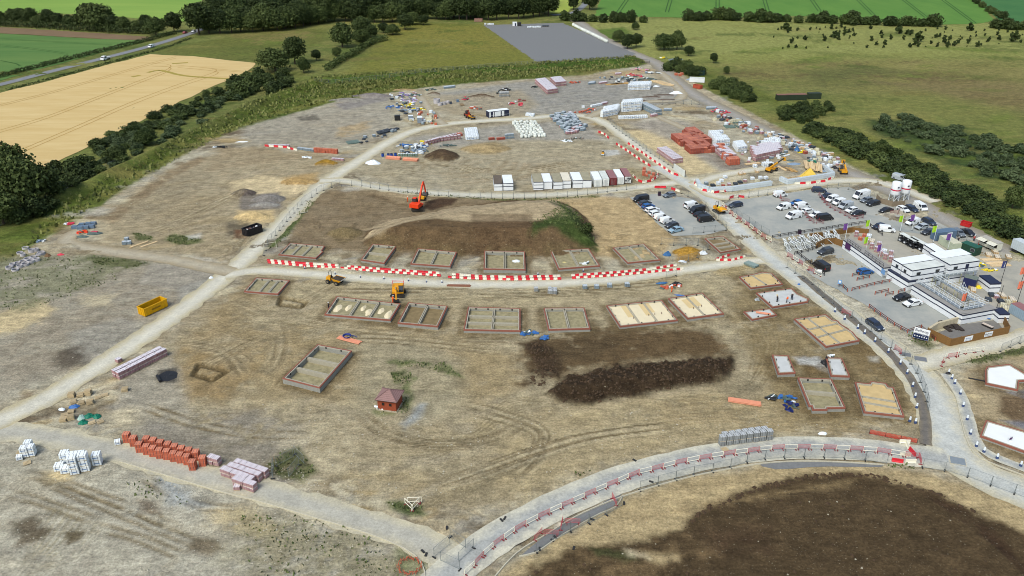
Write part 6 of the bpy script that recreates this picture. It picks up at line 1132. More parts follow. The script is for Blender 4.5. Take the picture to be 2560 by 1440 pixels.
# silos
def silo(px, py, label):
    t = thing('silo', label, 'silo', G(px, py), R(20), 'mortar silos'); t.scale = (.95,.95,.82); SW = mat('silo_white', C(236,237,240),.45,.05,.8); mb = MB(); n = 24; prof = [(.35,1.6),(1.45,3.0),(1.5,3.2),(1.5,7.6),(1.35,7.85),(.5,8.1)]; vs = []
    for r, z in prof: vs += [(r*math.cos(i*2*math.pi/n), r*math.sin(i*2*math.pi/n), z) for i in range(n)]
    mb.add(vs, [(k*n+i, k*n+(i+1) % n, (k+1)*n+(i+1) % n, (k+1)*n+i) for k in range(5) for i in range(n)]+[tuple(range(5*n, 6*n)), tuple(range(n-1,-1,-1))]); mb.build('tank', SW, t, True)
    mb = MB(); mb.tube([(0,0,4.6),(0,0,5.1)], 1.52,24, False); mb.build('red_band', mat('silo_red', C(206,38,74),.5), t)
    for s in (0,1,2,3):
        a = R(45+90*s); b = R(135+90*s); mb = MB(); mb.bar((1.55*math.cos(a),1.55*math.sin(a),0),(1.4*math.cos(a),1.4*math.sin(a),3.6),.16); mb.build('leg', SCAF, t); mb = MB(); mb.bar((1.55*math.cos(a),1.55*math.sin(a),.2),(1.45*math.cos(b),1.45*math.sin(b),2.6),.1); mb.build('brace', SCAF, t)
    mb = MB(); mb.box(0,0,.3,1.3,.8,1.2); mb.build('mixer', mat('mixer_grey', C(170,164,150),.6), t); mb = MB(); mb.box(-.5,-1.49,5.9,.7,.06,.5); mb.build('logo_plate', mat('logo_dark', C(60,60,80),.5), t)
silo(2233,503, 'white mortar silo with a red band, left and nearer of two'); silo(2258,499, 'white mortar silo with a red band, right and farther of two')
# skips
def skip(px, py, dx, dy, L, W, Hh, m, load, label, ribs=8, txt=False):
    t = thing('skip', label, 'skip', G(px, py), heading(px, py, dx, dy)); mb = MB(); i = .12; A = [Vector(p) for p in ((-L/2,-W/2),(L/2,-W/2),(L/2, W/2),(-L/2, W/2))]; ring(mb, A, inset(A, i),.12, Hh); mb.box(0,0,.1, L-.05, W-.05,.15); mb.build('body', m, t); mb = MB(); ring(mb, inset(A, -.08), inset(A, .1), Hh-.14, Hh+.02); mb.build('top_rail', m, t)
    mb = MB()
    for s in (-1,1):
        for k in range(ribs): mb.box(-L/2+L*(k+.5)/ribs, s*(W/2+.05),.15,.12,.1, Hh-.2)
    for s in (-1,1):
        for k in range(3): mb.box(s*(L/2+.04),-W/2+W*(k+.5)/3,.15,.08,.1, Hh-.2)
    mb.build('rib', m, t); mb = MB(); mb.flat([(-L/2+i, -W/2+i),(L/2-i, -W/2+i),(L/2-i, W/2-i),(-L/2+i, W/2-i)], Hh*(.35 if load else .28)); mb.build('floor', mat('skip_inside', C(70,66,54),.9,.3,2), t)
    if load:
        for q in range(16): mb = MB(); a = random.uniform(0,3); x, y = random.uniform(-L/2+.5, L/2-.5), random.uniform(-W/2+.4, W/2-.4); mb.bar((x-.4*math.cos(a), y-.4*math.sin(a), Hh*.6),(x+.4*math.cos(a), y+.4*math.sin(a), Hh*.8), random.uniform(.1,.4)); mb.build('rubbish', [WCAB, TRIM, RUST, GREYST][q % 4], t)
    for s in (-1,1): mb = MB(); mb.tube([(-L/2+.3, s*.5,.1),(-L/2+.3, s*.5+.2,.1)], .14,8); mb.build('roller', TRIM, t)
    if txt: mb = MB(); mb.box(0,-W/2-.115, Hh*.45,2.4,.02,.35); mb.build('painted_panel', mat('skip_dull', C(150,112,10),.6), t)
skip(384,776,74,-34,6.2,2.5,2.1, mat('skip_yellow', C(226,168,8),.55,.1,1.2),0, 'big yellow roll-off skip beside the haul road', 8, True); skip(632,584,42,-15,5.2,2.5,2.2, mat('skip_black', C(38,36,38),.6,.1,1.5),1, 'black roll-off skip full of rubbish by the haul road', 8); skip(2414,565,30,8,2.6,1.7,1.3, mat('skip_red', C(190,40,40),.55,.1,1.5),0, 'small red skip beside the gravel track', 3); skip(1744,221,30,6,4.2,2.2,1.8, mat('skip_rust', C(178,84,62),.6,.1,1.5),0, 'rust red skip below the white hut', 5)
# ---------------------------------------------------------------- machines
YEL = mat('plant_yellow', C(226,158,30),.5,.08,1.5); ORG = mat('plant_orange', C(232,66,22),.5,.08,1.5); DST = mat('plant_steel', C(62,60,58),.6,.1,2); TRK_M = mat('crawler_track', C(58,54,50),.8,.15,3); CABG = mat('cab_glass', (.03,.035,.04,1),.1,.05,1, spec=.7)
def digger(px, py, ang_t, ang_u, m, label, k=1.0, pts=None, z=0, rail=None):
    """tracks point along ang_t; the house is slewed to ang_u; pts: boom foot, elbow, arm end, bucket in house coordinates"""
    t = thing('excavator', label, 'excavator', G(px, py, z)); t.scale = (k, k, k)
    for s in (-1,1): mb = MB(); mb.side([(-1.7,.45),(-1.45,.05),(1.45,.05),(1.7,.45),(1.45,.85),(-1.45,.85)], s*1.15-.28, s*1.15+.28); mb.build('track', TRK_M, t, rz=ang_t)
    mb = MB(); mb.box(0,0,.4,1.6,1.8,.5); mb.cyl(0,0,.9,.65,.2,16); mb.build('undercarriage', DST, t, rz=ang_t)
    mb = MB(); mb.side([(-1.95,1.1),(1.35,1.1),(1.35,1.5),(.3,1.55),(.1,2.15),(-1.6,2.2),(-1.98,1.9)], -1.3,1.3); u = mb.build('upper_body', m, t, rz=ang_u); mb = MB(); mb.box(-1.6,0,1.15,.9,2.66,1.0,0,.96); mb.build('counterweight', m, u)
    mb = MB(); mb.side([(-.2,1.5),(1.4,1.5),(1.4,2.1),(1.1,3.0),(-.15,3.05)], .25,1.28); c = mb.build('cab', DST, u); mb = MB(); mb.box(.5,.77,3.05,1.2,.98,.07); mb.build('cab_roof', m, c); mb = MB(); mb.add([(1.42,.33,2.1),(1.42,1.2,2.1),(1.12,1.2,2.95),(1.12,.33,2.95)], [(0,1,2,3)]); mb.add([(-.1,1.295,1.9),(1.3,1.295,1.9),(1.05,1.295,2.9),(-.1,1.295,2.9)], [(0,1,2,3)]); mb.build('cab_window', CABG, c)
    P = pts or [(1.2,-.2,1.7),(3.2,-.2,4.6),(5.2,-.2,5.0),(6.3,-.2,2.2)]
    mb = MB(); mb.bar(P[0], P[1], .38,.5); mb.bar(P[1], P[2], .34,.42); mb.build('boom', m, u); mb = MB(); mb.bar(P[2], P[3], .28,.38); mb.build('arm', m, u); mb = MB(); mb.bar((P[0][0]+.3, P[0][1]+.3, P[0][2]),((P[1][0]+P[0][0])/2+.4, P[0][1]+.3,(P[0][2]+P[1][2])/2),.12); mb.bar(((P[1][0]+P[2][0])/2, P[0][1], max(P[1][2], P[2][2])+.3),(P[2][0]+.2, P[0][1], P[2][2]+.35),.12); mb.build('hydraulic_ram', GREYST, u)
    x, y, zz = P[3]; mb = MB(); mb.side([(x-.3, zz+.1),(x+.25, zz+.1),(x+.15, zz-.5),(x-.35, zz-.95),(x-.85, zz-.8),(x-.95, zz-.55)], y-.65, y+.65); mb.build('bucket', DST, u)
    if rail:
        mb = MB()
        for a, b in (((-1.9,-1.3),(-1.9,1.3)),((-1.9,-1.3),(0,-1.3)),((-1.9,1.3),(-.4,1.3))):
            mb.bar((*a, 3.0),(*b, 3.0),.05); mb.bar((*a, 2.6),(*b, 2.6),.04); mb.bar((*a, 2.1),(*a, 3.0),.05); mb.bar((*b, 2.1),(*b, 3.0),.05)
        mb.build('guard_rail', RED, u)
    return t
digger(1043,524, R(10), heading(1043,524,26,-22), ORG, 'orange tracked excavator on the spoil heap with its boom raised', 1.15, [(1.0,-.2,1.8),(3.4,-.2,5.6),(4.4,-.2,6.4),(5.6,-.2,3.0)], .3); digger(1056,500, R(0), R(80), YEL, 'small yellow machine half hidden behind the orange excavator', .7, [(1.2,-.2,1.7),(2.6,-.2,2.9),(3.4,-.2,2.6),(3.9,-.2,1.0)])
digger(996,738, R(-4), R(-86), YEL, 'yellow and black excavator with red guard rails facing the long footing', 1.05, [(1.2,-.2,1.7),(2.6,-.2,3.4),(3.6,-.2,3.2),(4.2,-.2,1.0)], 0, True)
def wheels(t, xs, w, r, m=TYRE):
    for x in xs:
        for s in (-1,1): mb = MB(); mb.tube([(x, s*(w-.2), r),(x, s*(w+.2), r)], r, 16); q = mb.build('wheel', m, t); mb = MB(); mb.tube([(x, s*(w+.2), r),(x, s*(w+.23), r)], r*.45,10); mb.build('rim', mat('hub_grey', C(128,118,100),.7), q)
def dumper(px, py, dx, dy, label, tracked=False, driver=False, load=True, k=1.0, m=YEL):
    t = thing('site_dumper', label, 'dumper', G(px, py, .05), heading(px, py, dx, dy)); t.scale = (k,)*3; mb = MB(); mb.box(-.2,0,.6,3.8,.9,.35); mb.build('chassis', DST, t)
    mb = MB(); vs = [(.2,-.95,1.0),(1.9,-.95,.95),(1.9,.95,.95),(.2,.95,1.0),(-.2,-1.15,1.75),(2.75,-1.2,1.6),(2.75,1.2,1.6),(-.2,1.15,1.75)]; mb.add(vs, [(3,2,1,0),(0,1,5,4),(1,2,6,5),(2,3,7,6),(3,0,4,7)]); mb.build('skip_bucket', m, t)
    mb = MB(); mb.add([(-.12,-1.05,1.68),(2.6,-1.1,1.55),(2.6,1.1,1.55),(-.12,1.05,1.68),(1.0,0,2.0)], [(0,1,4),(1,2,4),(2,3,4),(3,0,4)]); mb.build('soil_load' if load else 'bucket_floor', mat('load_soil', C(66,58,50),.95,.25,2) if load else m, t); mb = MB(); mb.bar((2.75,-1.2,1.63),(2.75,1.2,1.63),.12,.16); mb.build('bucket_lip', mat('lip_grey', C(190,186,176),.6), t)
    mb = MB(); mb.box(-1.6,0,.75,1.3,1.3,.9,0,.9); mb.build('engine_cover', m, t); mb = MB(); mb.box(-.75,0,1.5,.5,.5,.1); mb.box(-1.0,0,1.5,.1,.5,.6); mb.build('seat', VOID, t); mb = MB(); mb.tube([(-1.25,-.5,1.5),(-1.3,-.5,3.0),(-1.3,-.3,3.2),(-1.3,.3,3.2),(-1.3,.5,3.0),(-1.25,.5,1.5)], .06,8); mb.build('roll_bar', DST, t)
    if tracked:
        for s in (-1,1): mb = MB(); mb.side([(-1.9,.4),(-1.6,.05),(1.5,.05),(1.8,.4),(1.5,.75),(-1.6,.75)], s*.95-.25, s*.95+.25); mb.build('track', TRK_M, t)
    else: wheels(t, (-1.5,1.15),1.0,.55)
    return t
dumper(838,708,40,9, 'yellow wheeled dumper loaded with dark soil on the middle track'); dumper(1797,531,26,14, 'yellow tracked dumper with a driver on the pale road', True, load=False); dumper(1179,297,16,6, 'small old yellow dumper in the far yard', k=.85)
def roller():
    t = thing('road_roller', 'small yellow roller beside the pale puddle', 'roller', G(1507,388), R(80)); mb = MB(); mb.box(0,0,.5,1.9,1.0,.6); mb.build('body', YEL, t)
    for x in (-.75,.75): mb = MB(); mb.tube([(x, -.6,.42),(x, .6,.42)], .42,16); mb.build('drum', GREYST, t)
    mb = MB(); mb.tube([(-.2,-.45,1.0),(-.2,-.45,2.3),(-.2,.45,2.3),(-.2,.45,1.0)], .05,8); mb.build('roll_bar', DST, t); mb = MB(); mb.box(.2,0,1.1,.5,.5,.4); mb.build('seat', VOID, t)
roller()
def telehandler(px, py, dx, dy, reach, label, up=.3, m=YEL):
    t = thing('telehandler', label, 'telehandler', G(px, py, .05), heading(px, py, dx, dy)); mb = MB(); mb.side([(-2.3,.7),(2.2,.7),(2.2,1.2),(.6,1.4),(-1.0,1.45),(-2.3,1.6)], -.95,.95); mb.build('body', m, t); wheels(t, (-1.5,1.5),1.05,.62)
    mb = MB(); mb.box(.1,.55,1.3,1.5,.85,1.3,0,.92); c = mb.build('cab', DST, t); mb = MB(); mb.box(.1,.55,1.75,1.53,.88,.7,0,.95); mb.build('cab_window', CABG, c); a, b = Vector((-2.1,-.45,1.7)), Vector((-2.1+reach*math.cos(up),-.45,1.7+reach*math.sin(up))); mid = a.lerp(b, .55); mb = MB(); mb.bar(a, mid, .42,.5); mb.build('boom', m, t); mb = MB(); mb.bar(mid, b, .3,.38); mb.build('inner_boom', DST, t); mb = MB(); mb.box(b.x+.2, b.y, b.z-.9,.25,1.2,1.2); mb.bar((b.x+.3, b.y-.4, b.z-.85),(b.x+1.5, b.y-.4, b.z-.85),.1); mb.bar((b.x+.3, b.y+.4, b.z-.85),(b.x+1.5, b.y+.4, b.z-.85),.1); mb.build('fork_carriage', m, t)
telehandler(1928,428,40,-14,8.5, 'yellow telehandler with its boom stretched out over the timber', .22); telehandler(2106,432,-16,-20,5.2, 'yellow telehandler right of the timber bay', .35); telehandler(1169,292,-10,-10,3.4, 'small red loader in the far yard', .2, mat('loader_red', C(166,62,36),.6))
# ---------------------------------------------------------------- people
SKIN = mat('skin', C(205,160,130),.6)
def person(px, py, rz, top, legs, hat, label, pose='stand', z=0):
    t = thing('person', label, 'person', G(px, py, z), rz)
    J = {'pel': (0,0,.95), 'ch': (0,0,1.35), 'nk': (0,.0,1.5), 'hd': (.02,0,1.68)}
    lean = .35 if pose == 'bend' else 0
    up = lambda p, f=1: (p[0]+lean*(p[2]-.95), p[1], p[2]-.18*lean*(p[2]-.95))
    V = [(0,0,.95), up((0,0,1.2)), up((0,0,1.42)), up((.0,0,1.52)), up((.03,0,1.70)),(.05,.1,.9),(.1,.11,.5),(.06,.11,.08),(.2,.11,.04),(-.03,-.1,.9),(-.02,-.11,.5),(-.08,-.11,.08),(.06,-.11,.04), up((0,.2,1.4)), up((.06,.26,1.14)), up((.24,.22,.98)), up((.33,.21,.97)), up((0,-.2,1.4)), up((.08,-.26,1.14)), up((.26,-.2,1.02)), up((.35,-.19,1.01))]
    E = [(0,1),(1,2),(2,3),(3,4),(0,5),(5,6),(6,7),(7,8),(0,9),(9,10),(10,11),(11,12),(2,13),(13,14),(14,15),(15,16),(2,17),(17,18),(18,19),(19,20)]
    rad = [.15,.14,.15,.06,.11,.1,.07,.055,.05,.1,.07,.055,.05,.07,.05,.04,.035,.07,.05,.04,.035]
    me = bpy.data.meshes.new('body'); me.from_pydata(V, E, []); o = link('body', me, t); md = o.modifiers.new('skin', 'SKIN')
    for i, r in enumerate(rad): me.skin_vertices[0].data[i].radius = (r, r)
    me.skin_vertices[0].data[0].use_root = True; o.modifiers.new('sub', 'SUBSURF').levels = 1; me.materials.append(SKIN)
    mb = MB(); mb.tube([V[0], V[1], V[2], V[3]], [.19,.18,.19,.09], 10); mb.tube([V[13], V[14], V[15]], [.095,.075,.06], 8); mb.tube([V[17], V[18], V[19]], [.095,.075,.06], 8); mb.build('jacket', mat('jacket '+top, C({'orange': (240,96,30), 'yellow': (226,236,60), 'dark': (48,48,54), 'red': (206,60,56)}[top]),.7), t); mb = MB(); mb.tube([V[0], V[5], V[6], V[7]], [.17,.12,.095,.08], 9); mb.tube([V[0], V[9], V[10], V[11]], [.17,.12,.095,.08], 9); mb.build('trousers', mat('trousers '+legs, C({'orange': (226,88,30), 'dark': (48,50,60)}[legs]),.8), t)
    h = V[4]; mb = MB(); mb.tube([(h[0], h[1], h[2]+.0),(h[0], h[1], h[2]+.1),(h[0], h[1], h[2]+.16)], [.15,.13,.05], 12); mb.box(h[0]+.12,0, h[2]+.0,.12,.16,.025); mb.build('hard_hat', mat('hat '+hat, C({'white': (236,236,232), 'yellow': (240,206,40)}[hat]),.4), t)
    for s in (-1,1): mb = MB(); mb.box(.08 if s > 0 else -.06, s*.11,-.01,.28,.1,.1); mb.build('boot', VOID, t)
    return t
person(1019,504, R(20), 'orange', 'orange', 'white', 'worker in an orange suit left of the orange excavator', z=.2); person(990,744, R(-60), 'red', 'dark', 'white', 'worker in a red jacket standing at the excavator bucket'); person(982,756, R(60), 'orange', 'orange', 'white', 'worker in orange bending by the footing wall below the bucket', 'bend', .5); person(822,772, R(0), 'dark', 'dark', 'white', 'worker in dark clothes at the left wall of the sand heaped footing'); person(1979,749, R(90), 'dark', 'dark', 'white', 'dark clothed worker standing on the fresh concrete slab', z=.5); person(1966,756, R(0), 'orange', 'dark', 'white', 'worker crouching over the fresh concrete slab in orange', 'bend', .5); person(1943,754, R(140), 'dark', 'dark', 'yellow', 'left worker raking the fresh concrete slab', 'bend', .5); person(1796,527, R(-40), 'yellow', 'dark', 'white', 'dumper driver in a yellow jacket', z=.9); person(2446,612, R(10), 'orange', 'orange', 'white', 'worker in orange standing at the catering trailer hatch'); person(1679,730, R(30), 'orange', 'orange', 'white', 'worker in orange beside the blue pipe on the muddy track'); person(2063,905, R(0), 'dark', 'dark', 'white', 'worker bending beside the black bags at the right slab', 'bend'); person(2394,607, R(80), 'dark', 'dark', 'white', 'person in dark clothes right of the blue container'); person(2434,603, R(80), 'red', 'dark', 'white', 'person in a red top near the green store')
# ---------------------------------------------------------------- packs, pallets and building materials
PM = {'red': (mat('pack_red_brick', C(192,102,76),.85,.14,3, objvar=.1, stripes=(2,8,.2)), mat('red_brick_lit_top', C(212,132,104),.85,.12,3, objvar=.08, stripes=(0,5,.2))), 'dred': (mat('pack_dark_brick', C(158,80,64),.85,.14,3, objvar=.12, stripes=(2,8,.2)), mat('dark_brick_lit_top', C(186,112,92),.85,.14,3, objvar=.12)), 'lilac': (mat('pack_wrapped_brick', C(176,138,140),.5,.12,2, objvar=.1), mat('film_lilac', C(222,210,216),.35,.08,2)), 'pink': (mat('pack_pink_brick', C(170,130,132),.6,.14,2, objvar=.12), mat('film_pink', C(224,214,220),.35,.10,2)),  # bare brick tops get a paler colour, painting in light from above
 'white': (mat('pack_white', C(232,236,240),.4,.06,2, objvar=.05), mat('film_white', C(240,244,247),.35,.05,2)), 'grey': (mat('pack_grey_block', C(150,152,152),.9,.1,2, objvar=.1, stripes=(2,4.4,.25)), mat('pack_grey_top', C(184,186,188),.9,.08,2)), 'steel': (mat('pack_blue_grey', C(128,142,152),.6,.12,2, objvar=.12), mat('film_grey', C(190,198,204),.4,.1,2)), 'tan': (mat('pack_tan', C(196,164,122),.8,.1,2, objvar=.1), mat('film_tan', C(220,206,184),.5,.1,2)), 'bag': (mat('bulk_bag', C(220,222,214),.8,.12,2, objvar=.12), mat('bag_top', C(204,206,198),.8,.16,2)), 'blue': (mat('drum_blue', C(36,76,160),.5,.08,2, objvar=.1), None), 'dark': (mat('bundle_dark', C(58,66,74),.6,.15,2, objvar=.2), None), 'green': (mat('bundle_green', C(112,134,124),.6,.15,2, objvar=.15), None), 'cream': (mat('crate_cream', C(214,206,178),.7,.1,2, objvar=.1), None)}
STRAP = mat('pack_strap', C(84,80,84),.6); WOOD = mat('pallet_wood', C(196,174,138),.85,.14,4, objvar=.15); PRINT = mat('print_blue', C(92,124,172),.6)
def pack_proto(name, c, sx, sy, sz, parts=True, pr=False, pal=True):
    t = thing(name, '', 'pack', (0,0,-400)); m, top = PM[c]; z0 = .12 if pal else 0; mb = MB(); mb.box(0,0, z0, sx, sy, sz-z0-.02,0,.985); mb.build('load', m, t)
    if top: mb = MB(); mb.box(0,0, sz-.04, sx*1.01, sy*1.01,.045,0,.96); mb.build('wrap_or_lit_top', top, t)  # film on wrapped packs; on bare bricks a painted lit top
    if parts:
        mb = MB()
        for s in (-.25,.25): mb.box(s*sx, 0, z0-.005,.05, sy+.02, sz-z0+.015)
        mb.build('strap', STRAP, t)
        if pal:
            mb = MB()
            for s in (-1,0,1): mb.box(0, s*(sy/2-.08),0, sx, .1,.1)
            mb.build('pallet', WOOD, t)
    if pr:
        for s in (-1,1): mb = MB(); mb.box(0, s*(sy/2+.006), sz*.45, sx*.7,.01,.12); mb.build('print', PRINT, t)
    return t
PK = {'red': pack_proto('brick_pack', 'red', 1.08,1.08,.86, pal=False), 'dred': pack_proto('brick_pack', 'dred', 1.08,1.08,.86, pal=False), 'lilac': pack_proto('wrapped_brick_pack', 'lilac', 1.05,1.05,.8), 'pink': pack_proto('pink_brick_pack', 'pink', 1.05,1.05,.85), 'white': pack_proto('white_block_pack', 'white', 1.2,1.2,1.0, pr=True), 'grey': pack_proto('block_pack', 'grey', 1.05,.95,1.05), 'steel': pack_proto('block_pack', 'steel', 1.1,1.1,1.0), 'tan': pack_proto('board_pack', 'tan', 1.2,2.4,.7), 'cream': pack_proto('crate', 'cream', 1.2,1.2,1.0), 'dark': pack_proto('dark_bundle', 'dark', 1.3,1.6,.7), 'green': pack_proto('steel_bundle', 'green', .7,4.0,.4, pal=False)}
def bag_proto():
    t = thing('bulk_bag', '', 'bag', (0,0,-400)); me = leaves([(0,0,.45,.5,.5,.45)], 4,.01,1); mb = MB(); mb.tube([(0,0,0),(0,0,.15),(0,0,.5),(0,0,.8),(0,0,.92)], [.42,.52,.56,.48,.2], 10); mb.build('bag', PM['bag'][0], t, True); mb = MB()
    for a in (0.8,2.4,3.9,5.5): mb = MB(); mb.tube([(.4*math.cos(a),.4*math.sin(a),.8),(.3*math.cos(a),.3*math.sin(a),1.08),(.2*math.cos(a+.5),.2*math.sin(a+.5),.85)], .03,5); mb.build('loop', PM['bag'][1], t)
    return t
PK['bag'] = bag_proto(); SZ = {'red': (1.12,1.12,.86), 'dred': (1.12,1.12,.86), 'lilac': (1.1,1.1,.8), 'pink': (1.1,1.1,.85), 'white': (1.26,1.26,1.0), 'grey': (1.1,1.0,1.05), 'steel': (1.15,1.15,1.0), 'tan': (1.3,2.6,.7), 'cream': (1.3,1.3,1.0), 'bag': (1.1,1.1,.9), 'dark': (1.5,1.8,.7), 'green': (.8,4.2,.4)}
def put(c, p, a, lvl, label, group, k=1, top_only=False, rough=False):
    a += rough*random.uniform(-.35,.35)
    for q in range(lvl-1 if top_only else 0, lvl):
        dup(PK[c], (p.x+random.uniform(-.04,.04), p.y+random.uniform(-.04,.04),.03+q*SZ[c][2]*k), a+random.uniform(-.05,.05),('bottom ' if lvl > 1 and q == 0 else 'top ' if lvl > 1 else '')+label, group+(' bottom' if q == 0 and lvl > 1 else ' top' if lvl > 1 else ''), k)
def grid(c, org, u, v, nu, nv, lvl, label, group, miss=0, other=None):
    o = G(*org); a = heading(*org, *u); b = heading(*org, *v); s = SZ[c]; k = 1.0
    if nu == 0:                                             # fill the whole footprint spanned by u and v
        k = nv; U, W = G(org[0]+u[0], org[1]+u[1])-o, G(org[0]+v[0], org[1]+v[1])-o; nu = max(1, round(U.length/(s[0]*k))); nv = max(1, round(W.length/(s[1]*k*1.06)))
    s = (s[0]*k*1.03, s[1]*k*1.12)
    for i in range(nu):
        for j in range(nv):
            if random.random() < miss: continue
            top_only = lvl > 1 and j > 0 and 0 < i < nu-1
            rough = miss >= .14; p = o+Vector((math.cos(a), math.sin(a),0))*(i+rough*random.uniform(-.3,.3))*s[0]+Vector((math.cos(b), math.sin(b),0))*(j+rough*random.uniform(-.3,.3))*s[1]*1.06; put(c if not other or random.random() < .7 else other, p, a, lvl if random.random() > miss*.6 or top_only else 1, label, group, k*(random.uniform(.75,1.15) if rough else 1), top_only, rough)
def prow(c, pts, lvl, label, group, step=None):
    L = along(pts, step or SZ[c][0]*1.06,0, False)
    for p, a in L: put(c, p, a, lvl, label, group)
FR, BK = [(352,1127),(369,1133),(385,1138),(402,1142),(420,1145),(437,1150),(453,1154),(470,1158),(484,1172),(509,1162)], [(369,1113),(387,1117),(404,1122),(423,1127),(440,1132),(457,1137),(474,1142),(492,1147)]
for i, q in enumerate(FR): put('red', G(*q), R(2),2, 'red brick pack '+nth(i, 10)+' in the front line on the left tarmac', 'front line of red packs', 1.03)
for i, q in enumerate(BK): put('red', G(*q), R(2),2, 'red brick pack '+nth(i, 8)+' in the back line on the left tarmac', 'back line of red packs', 1.03)
for q in ((320,1103),(337,1112)): put('red', G(*q), R(2),2, 'red brick pack at the far left end of the tarmac line', 'end of the red packs', 1.05)
prow('lilac', [(524,1156),(554,1164)], 2, 'lilac wrapped brick pack between red packs and lilac block', 'lilac pair by the red packs'); grid('lilac', (564,1188),(40,14),(26,-14),6,3,2, 'lilac wrapped brick pack in the back of the lower left block', 'lilac block on the tarmac'); grid('lilac', (594,1212),(40,14),(26,-14),4,1,2, 'lilac wrapped brick pack at the front of the lower left block', 'front of the lilac block'); prow('lilac', [(586,1222),(600,1222)], 1, 'single lilac wrapped brick pack before the block', 'single lilac packs')
grid('pink', (302,946),(80,-41),(-20,-10),10,2,2, 'pink wrapped brick pack in the long wall beside the haul road', 'long wall of pink packs'); prow('pink', [(292,908),(308,900)], 1, 'pink wrapped brick pack behind the long wall', 'pink packs behind the wall')
for x, y, l in ((66,1140,2),(82,1137,2),(76,1126,2)): put('white', G(x, y), R(12), l, 'white printed block pack in the small leftmost cluster', 'leftmost white packs', 1.0)
for x, y, l in ((150,1174,1),(166,1180,1),(168,1156,2),(190,1182,3),(186,1160,2),(216,1174,3),(206,1158,2),(246,1160,2)): put('white', G(x, y), R(14), l, 'white printed block pack in the larger left cluster', 'larger white pack cluster', 1.15)
put('white', G(50,1148), R(20),1, 'low white pack left of the small white cluster', 'low white pack', .8); put('white', G(296,1110), R(20),1, 'lone white pack left of the red brick line', 'lone white pack', .8)
prow('grey', [(1796,1114),(1922,1098)], 2, 'grey block pack in the double stack by the bottom road', 'grey double stack', 1.28); prow('grey', [(1802,1107),(1922,1090)], 2, 'grey block pack in the rear of the double stack by the bottom road', 'rear of the grey double stack', 1.28); grid('grey', (1375,734),(10,1),(0,-8),2,2,1, 'grey block pack in the small square on the muddy track', 'small grey square'); put('grey', G(1340,728),.1,1, 'lone grey block pack left of the small square', 'lone grey pack')
for x, y in ((1462,722),(1491,721),(1523,718),(1567,716)): put('steel', G(x, y),.05,1, 'low bundle of silver lintels beside the middle track', 'silver lintel bundles')
grid('dred', (1728,384),(56,-4),(-44,-35),0,1.22,2, 'red brick pack in the big block in the storage yard', 'big red block in the yard', .08, 'red'); grid('dred', (1748,361),(34,-3),(-36,-27),0,1.22,2, 'red brick pack in the far block of the storage yard', 'far red block in the yard', .1, 'red'); grid('white', (1792,367),(36,-3),(-17,-23),0,1.5,2, 'pale wrapped pack beside the big red block', 'pale packs beside the red block', .05); grid('red', (1824,412),(29,-3),(-8,-8),0,1.3,2, 'red brick pack at the near corner of the storage yard', 'near corner red packs'); grid('pink', (1814,402),(26,-3),(-30,-27),0,1.4,2, 'wrapped pack between the red blocks of the yard', 'wrapped packs between red blocks', .1, 'red')
grid('white', (1845,380),(24,-3),(-10,-15),0,1.1,2, 'pale tall pack in the middle of the storage yard', 'pale packs mid yard'); grid('pink', (1889,402),(64,-14),(-8,-21),0,1.55,2, 'dark pink pack behind the stretched telehandler', 'dark pink packs in the yard', .08); grid('white', (1909,372),(44,-2),(6,-13),0,1.3,2, 'white pack in the pale heap behind the telehandler', 'white packs behind the telehandler', .15); grid('white', (1888,418),(50,-6),(2,-5),0,1.3,1, 'white pack beside the stretched telehandler', 'white packs beside telehandler', .2)
grid('pink', (1370,235),(27,-4),(-27,-25),0,1.35,2, 'pink film wrapped pack in the long upper block', 'long upper pink block'); grid('pink', (1391,216),(27,-3),(-12,-12),0,1.35,2, 'pink film wrapped pack in the smaller upper block', 'smaller upper pink block'); grid('white', (1574,226),(54,-2),(6,-9),0,1.4,2, 'white pack in the upper cluster near the red pipes', 'upper white cluster', .06)
grid('white', (1558,280),(44,-4),(4,-7),0,1.45,3, 'white pack in the tallest stack by the loop junction', 'tallest white stack'); grid('white', (1507,293),(40,-8),(8,-12),0,1.35,2, 'white pack in the left stack by the loop junction', 'left white stack', .12); grid('white', (1551,298),(74,-3),(0,-4),0,1.4,1, 'white pack in the low front row by the loop junction', 'low white front row'); grid('steel', (1640,289),(16,-2),(-34,-17),0,1.35,2, 'blue grey pack right of the tall white stack', 'blue grey packs'); grid('pink', (1630,292),(16,-2),(0,-3),0,1.4,1, 'brownish pack at the right of the front row', 'brownish packs'); grid('lilac', (1684,409),(26,-4),(-36,-26),0,1.25,2, 'white topped pack in the caged block on the sand', 'block of packs on the sand')
grid('bag', (1307,345),(60,-3),(-24,-36),0,1.15,1, 'dirty white bulk bag inside the loop road', 'bulk bags inside the loop', .14); grid('steel', (1420,336),(55,-14),(-40,-40),0,1.3,1, 'grey pack in the jumbled rows inside the loop road', 'jumbled grey packs', .3, 'pink'); prow('pink', [(1062,364),(1100,354),(1150,347)], 2, 'brown pack in the front curved row inside the loop', 'front curved row', 1.5); prow('pink', [(1080,352),(1130,341),(1150,336)], 1, 'brown pack in the rear curved row inside the loop', 'rear curved row', 1.6); grid('white', (1170,350),(34,-3),(-4,-22),0,1.35,1, 'white pack at the end of the curved row', 'white packs at the curve end', .1); prow('dred', [(1222,350),(1238,348)], 1, 'dark red pack left of the grey bags', 'dark red pair'); prow('dred', [(1242,350),(1260,348)], 1, 'dark red pack nearest the grey bags', 'second dark red pair'); grid('dred', (1146,340),(14,-2),(-6,-8),2,2,1, 'dark red pack behind the curved row', 'dark red packs behind the curve'); prow('steel', [(1262,348),(1282,346)], 2, 'tall grey pack left of the bulk bags', 'tall grey packs')
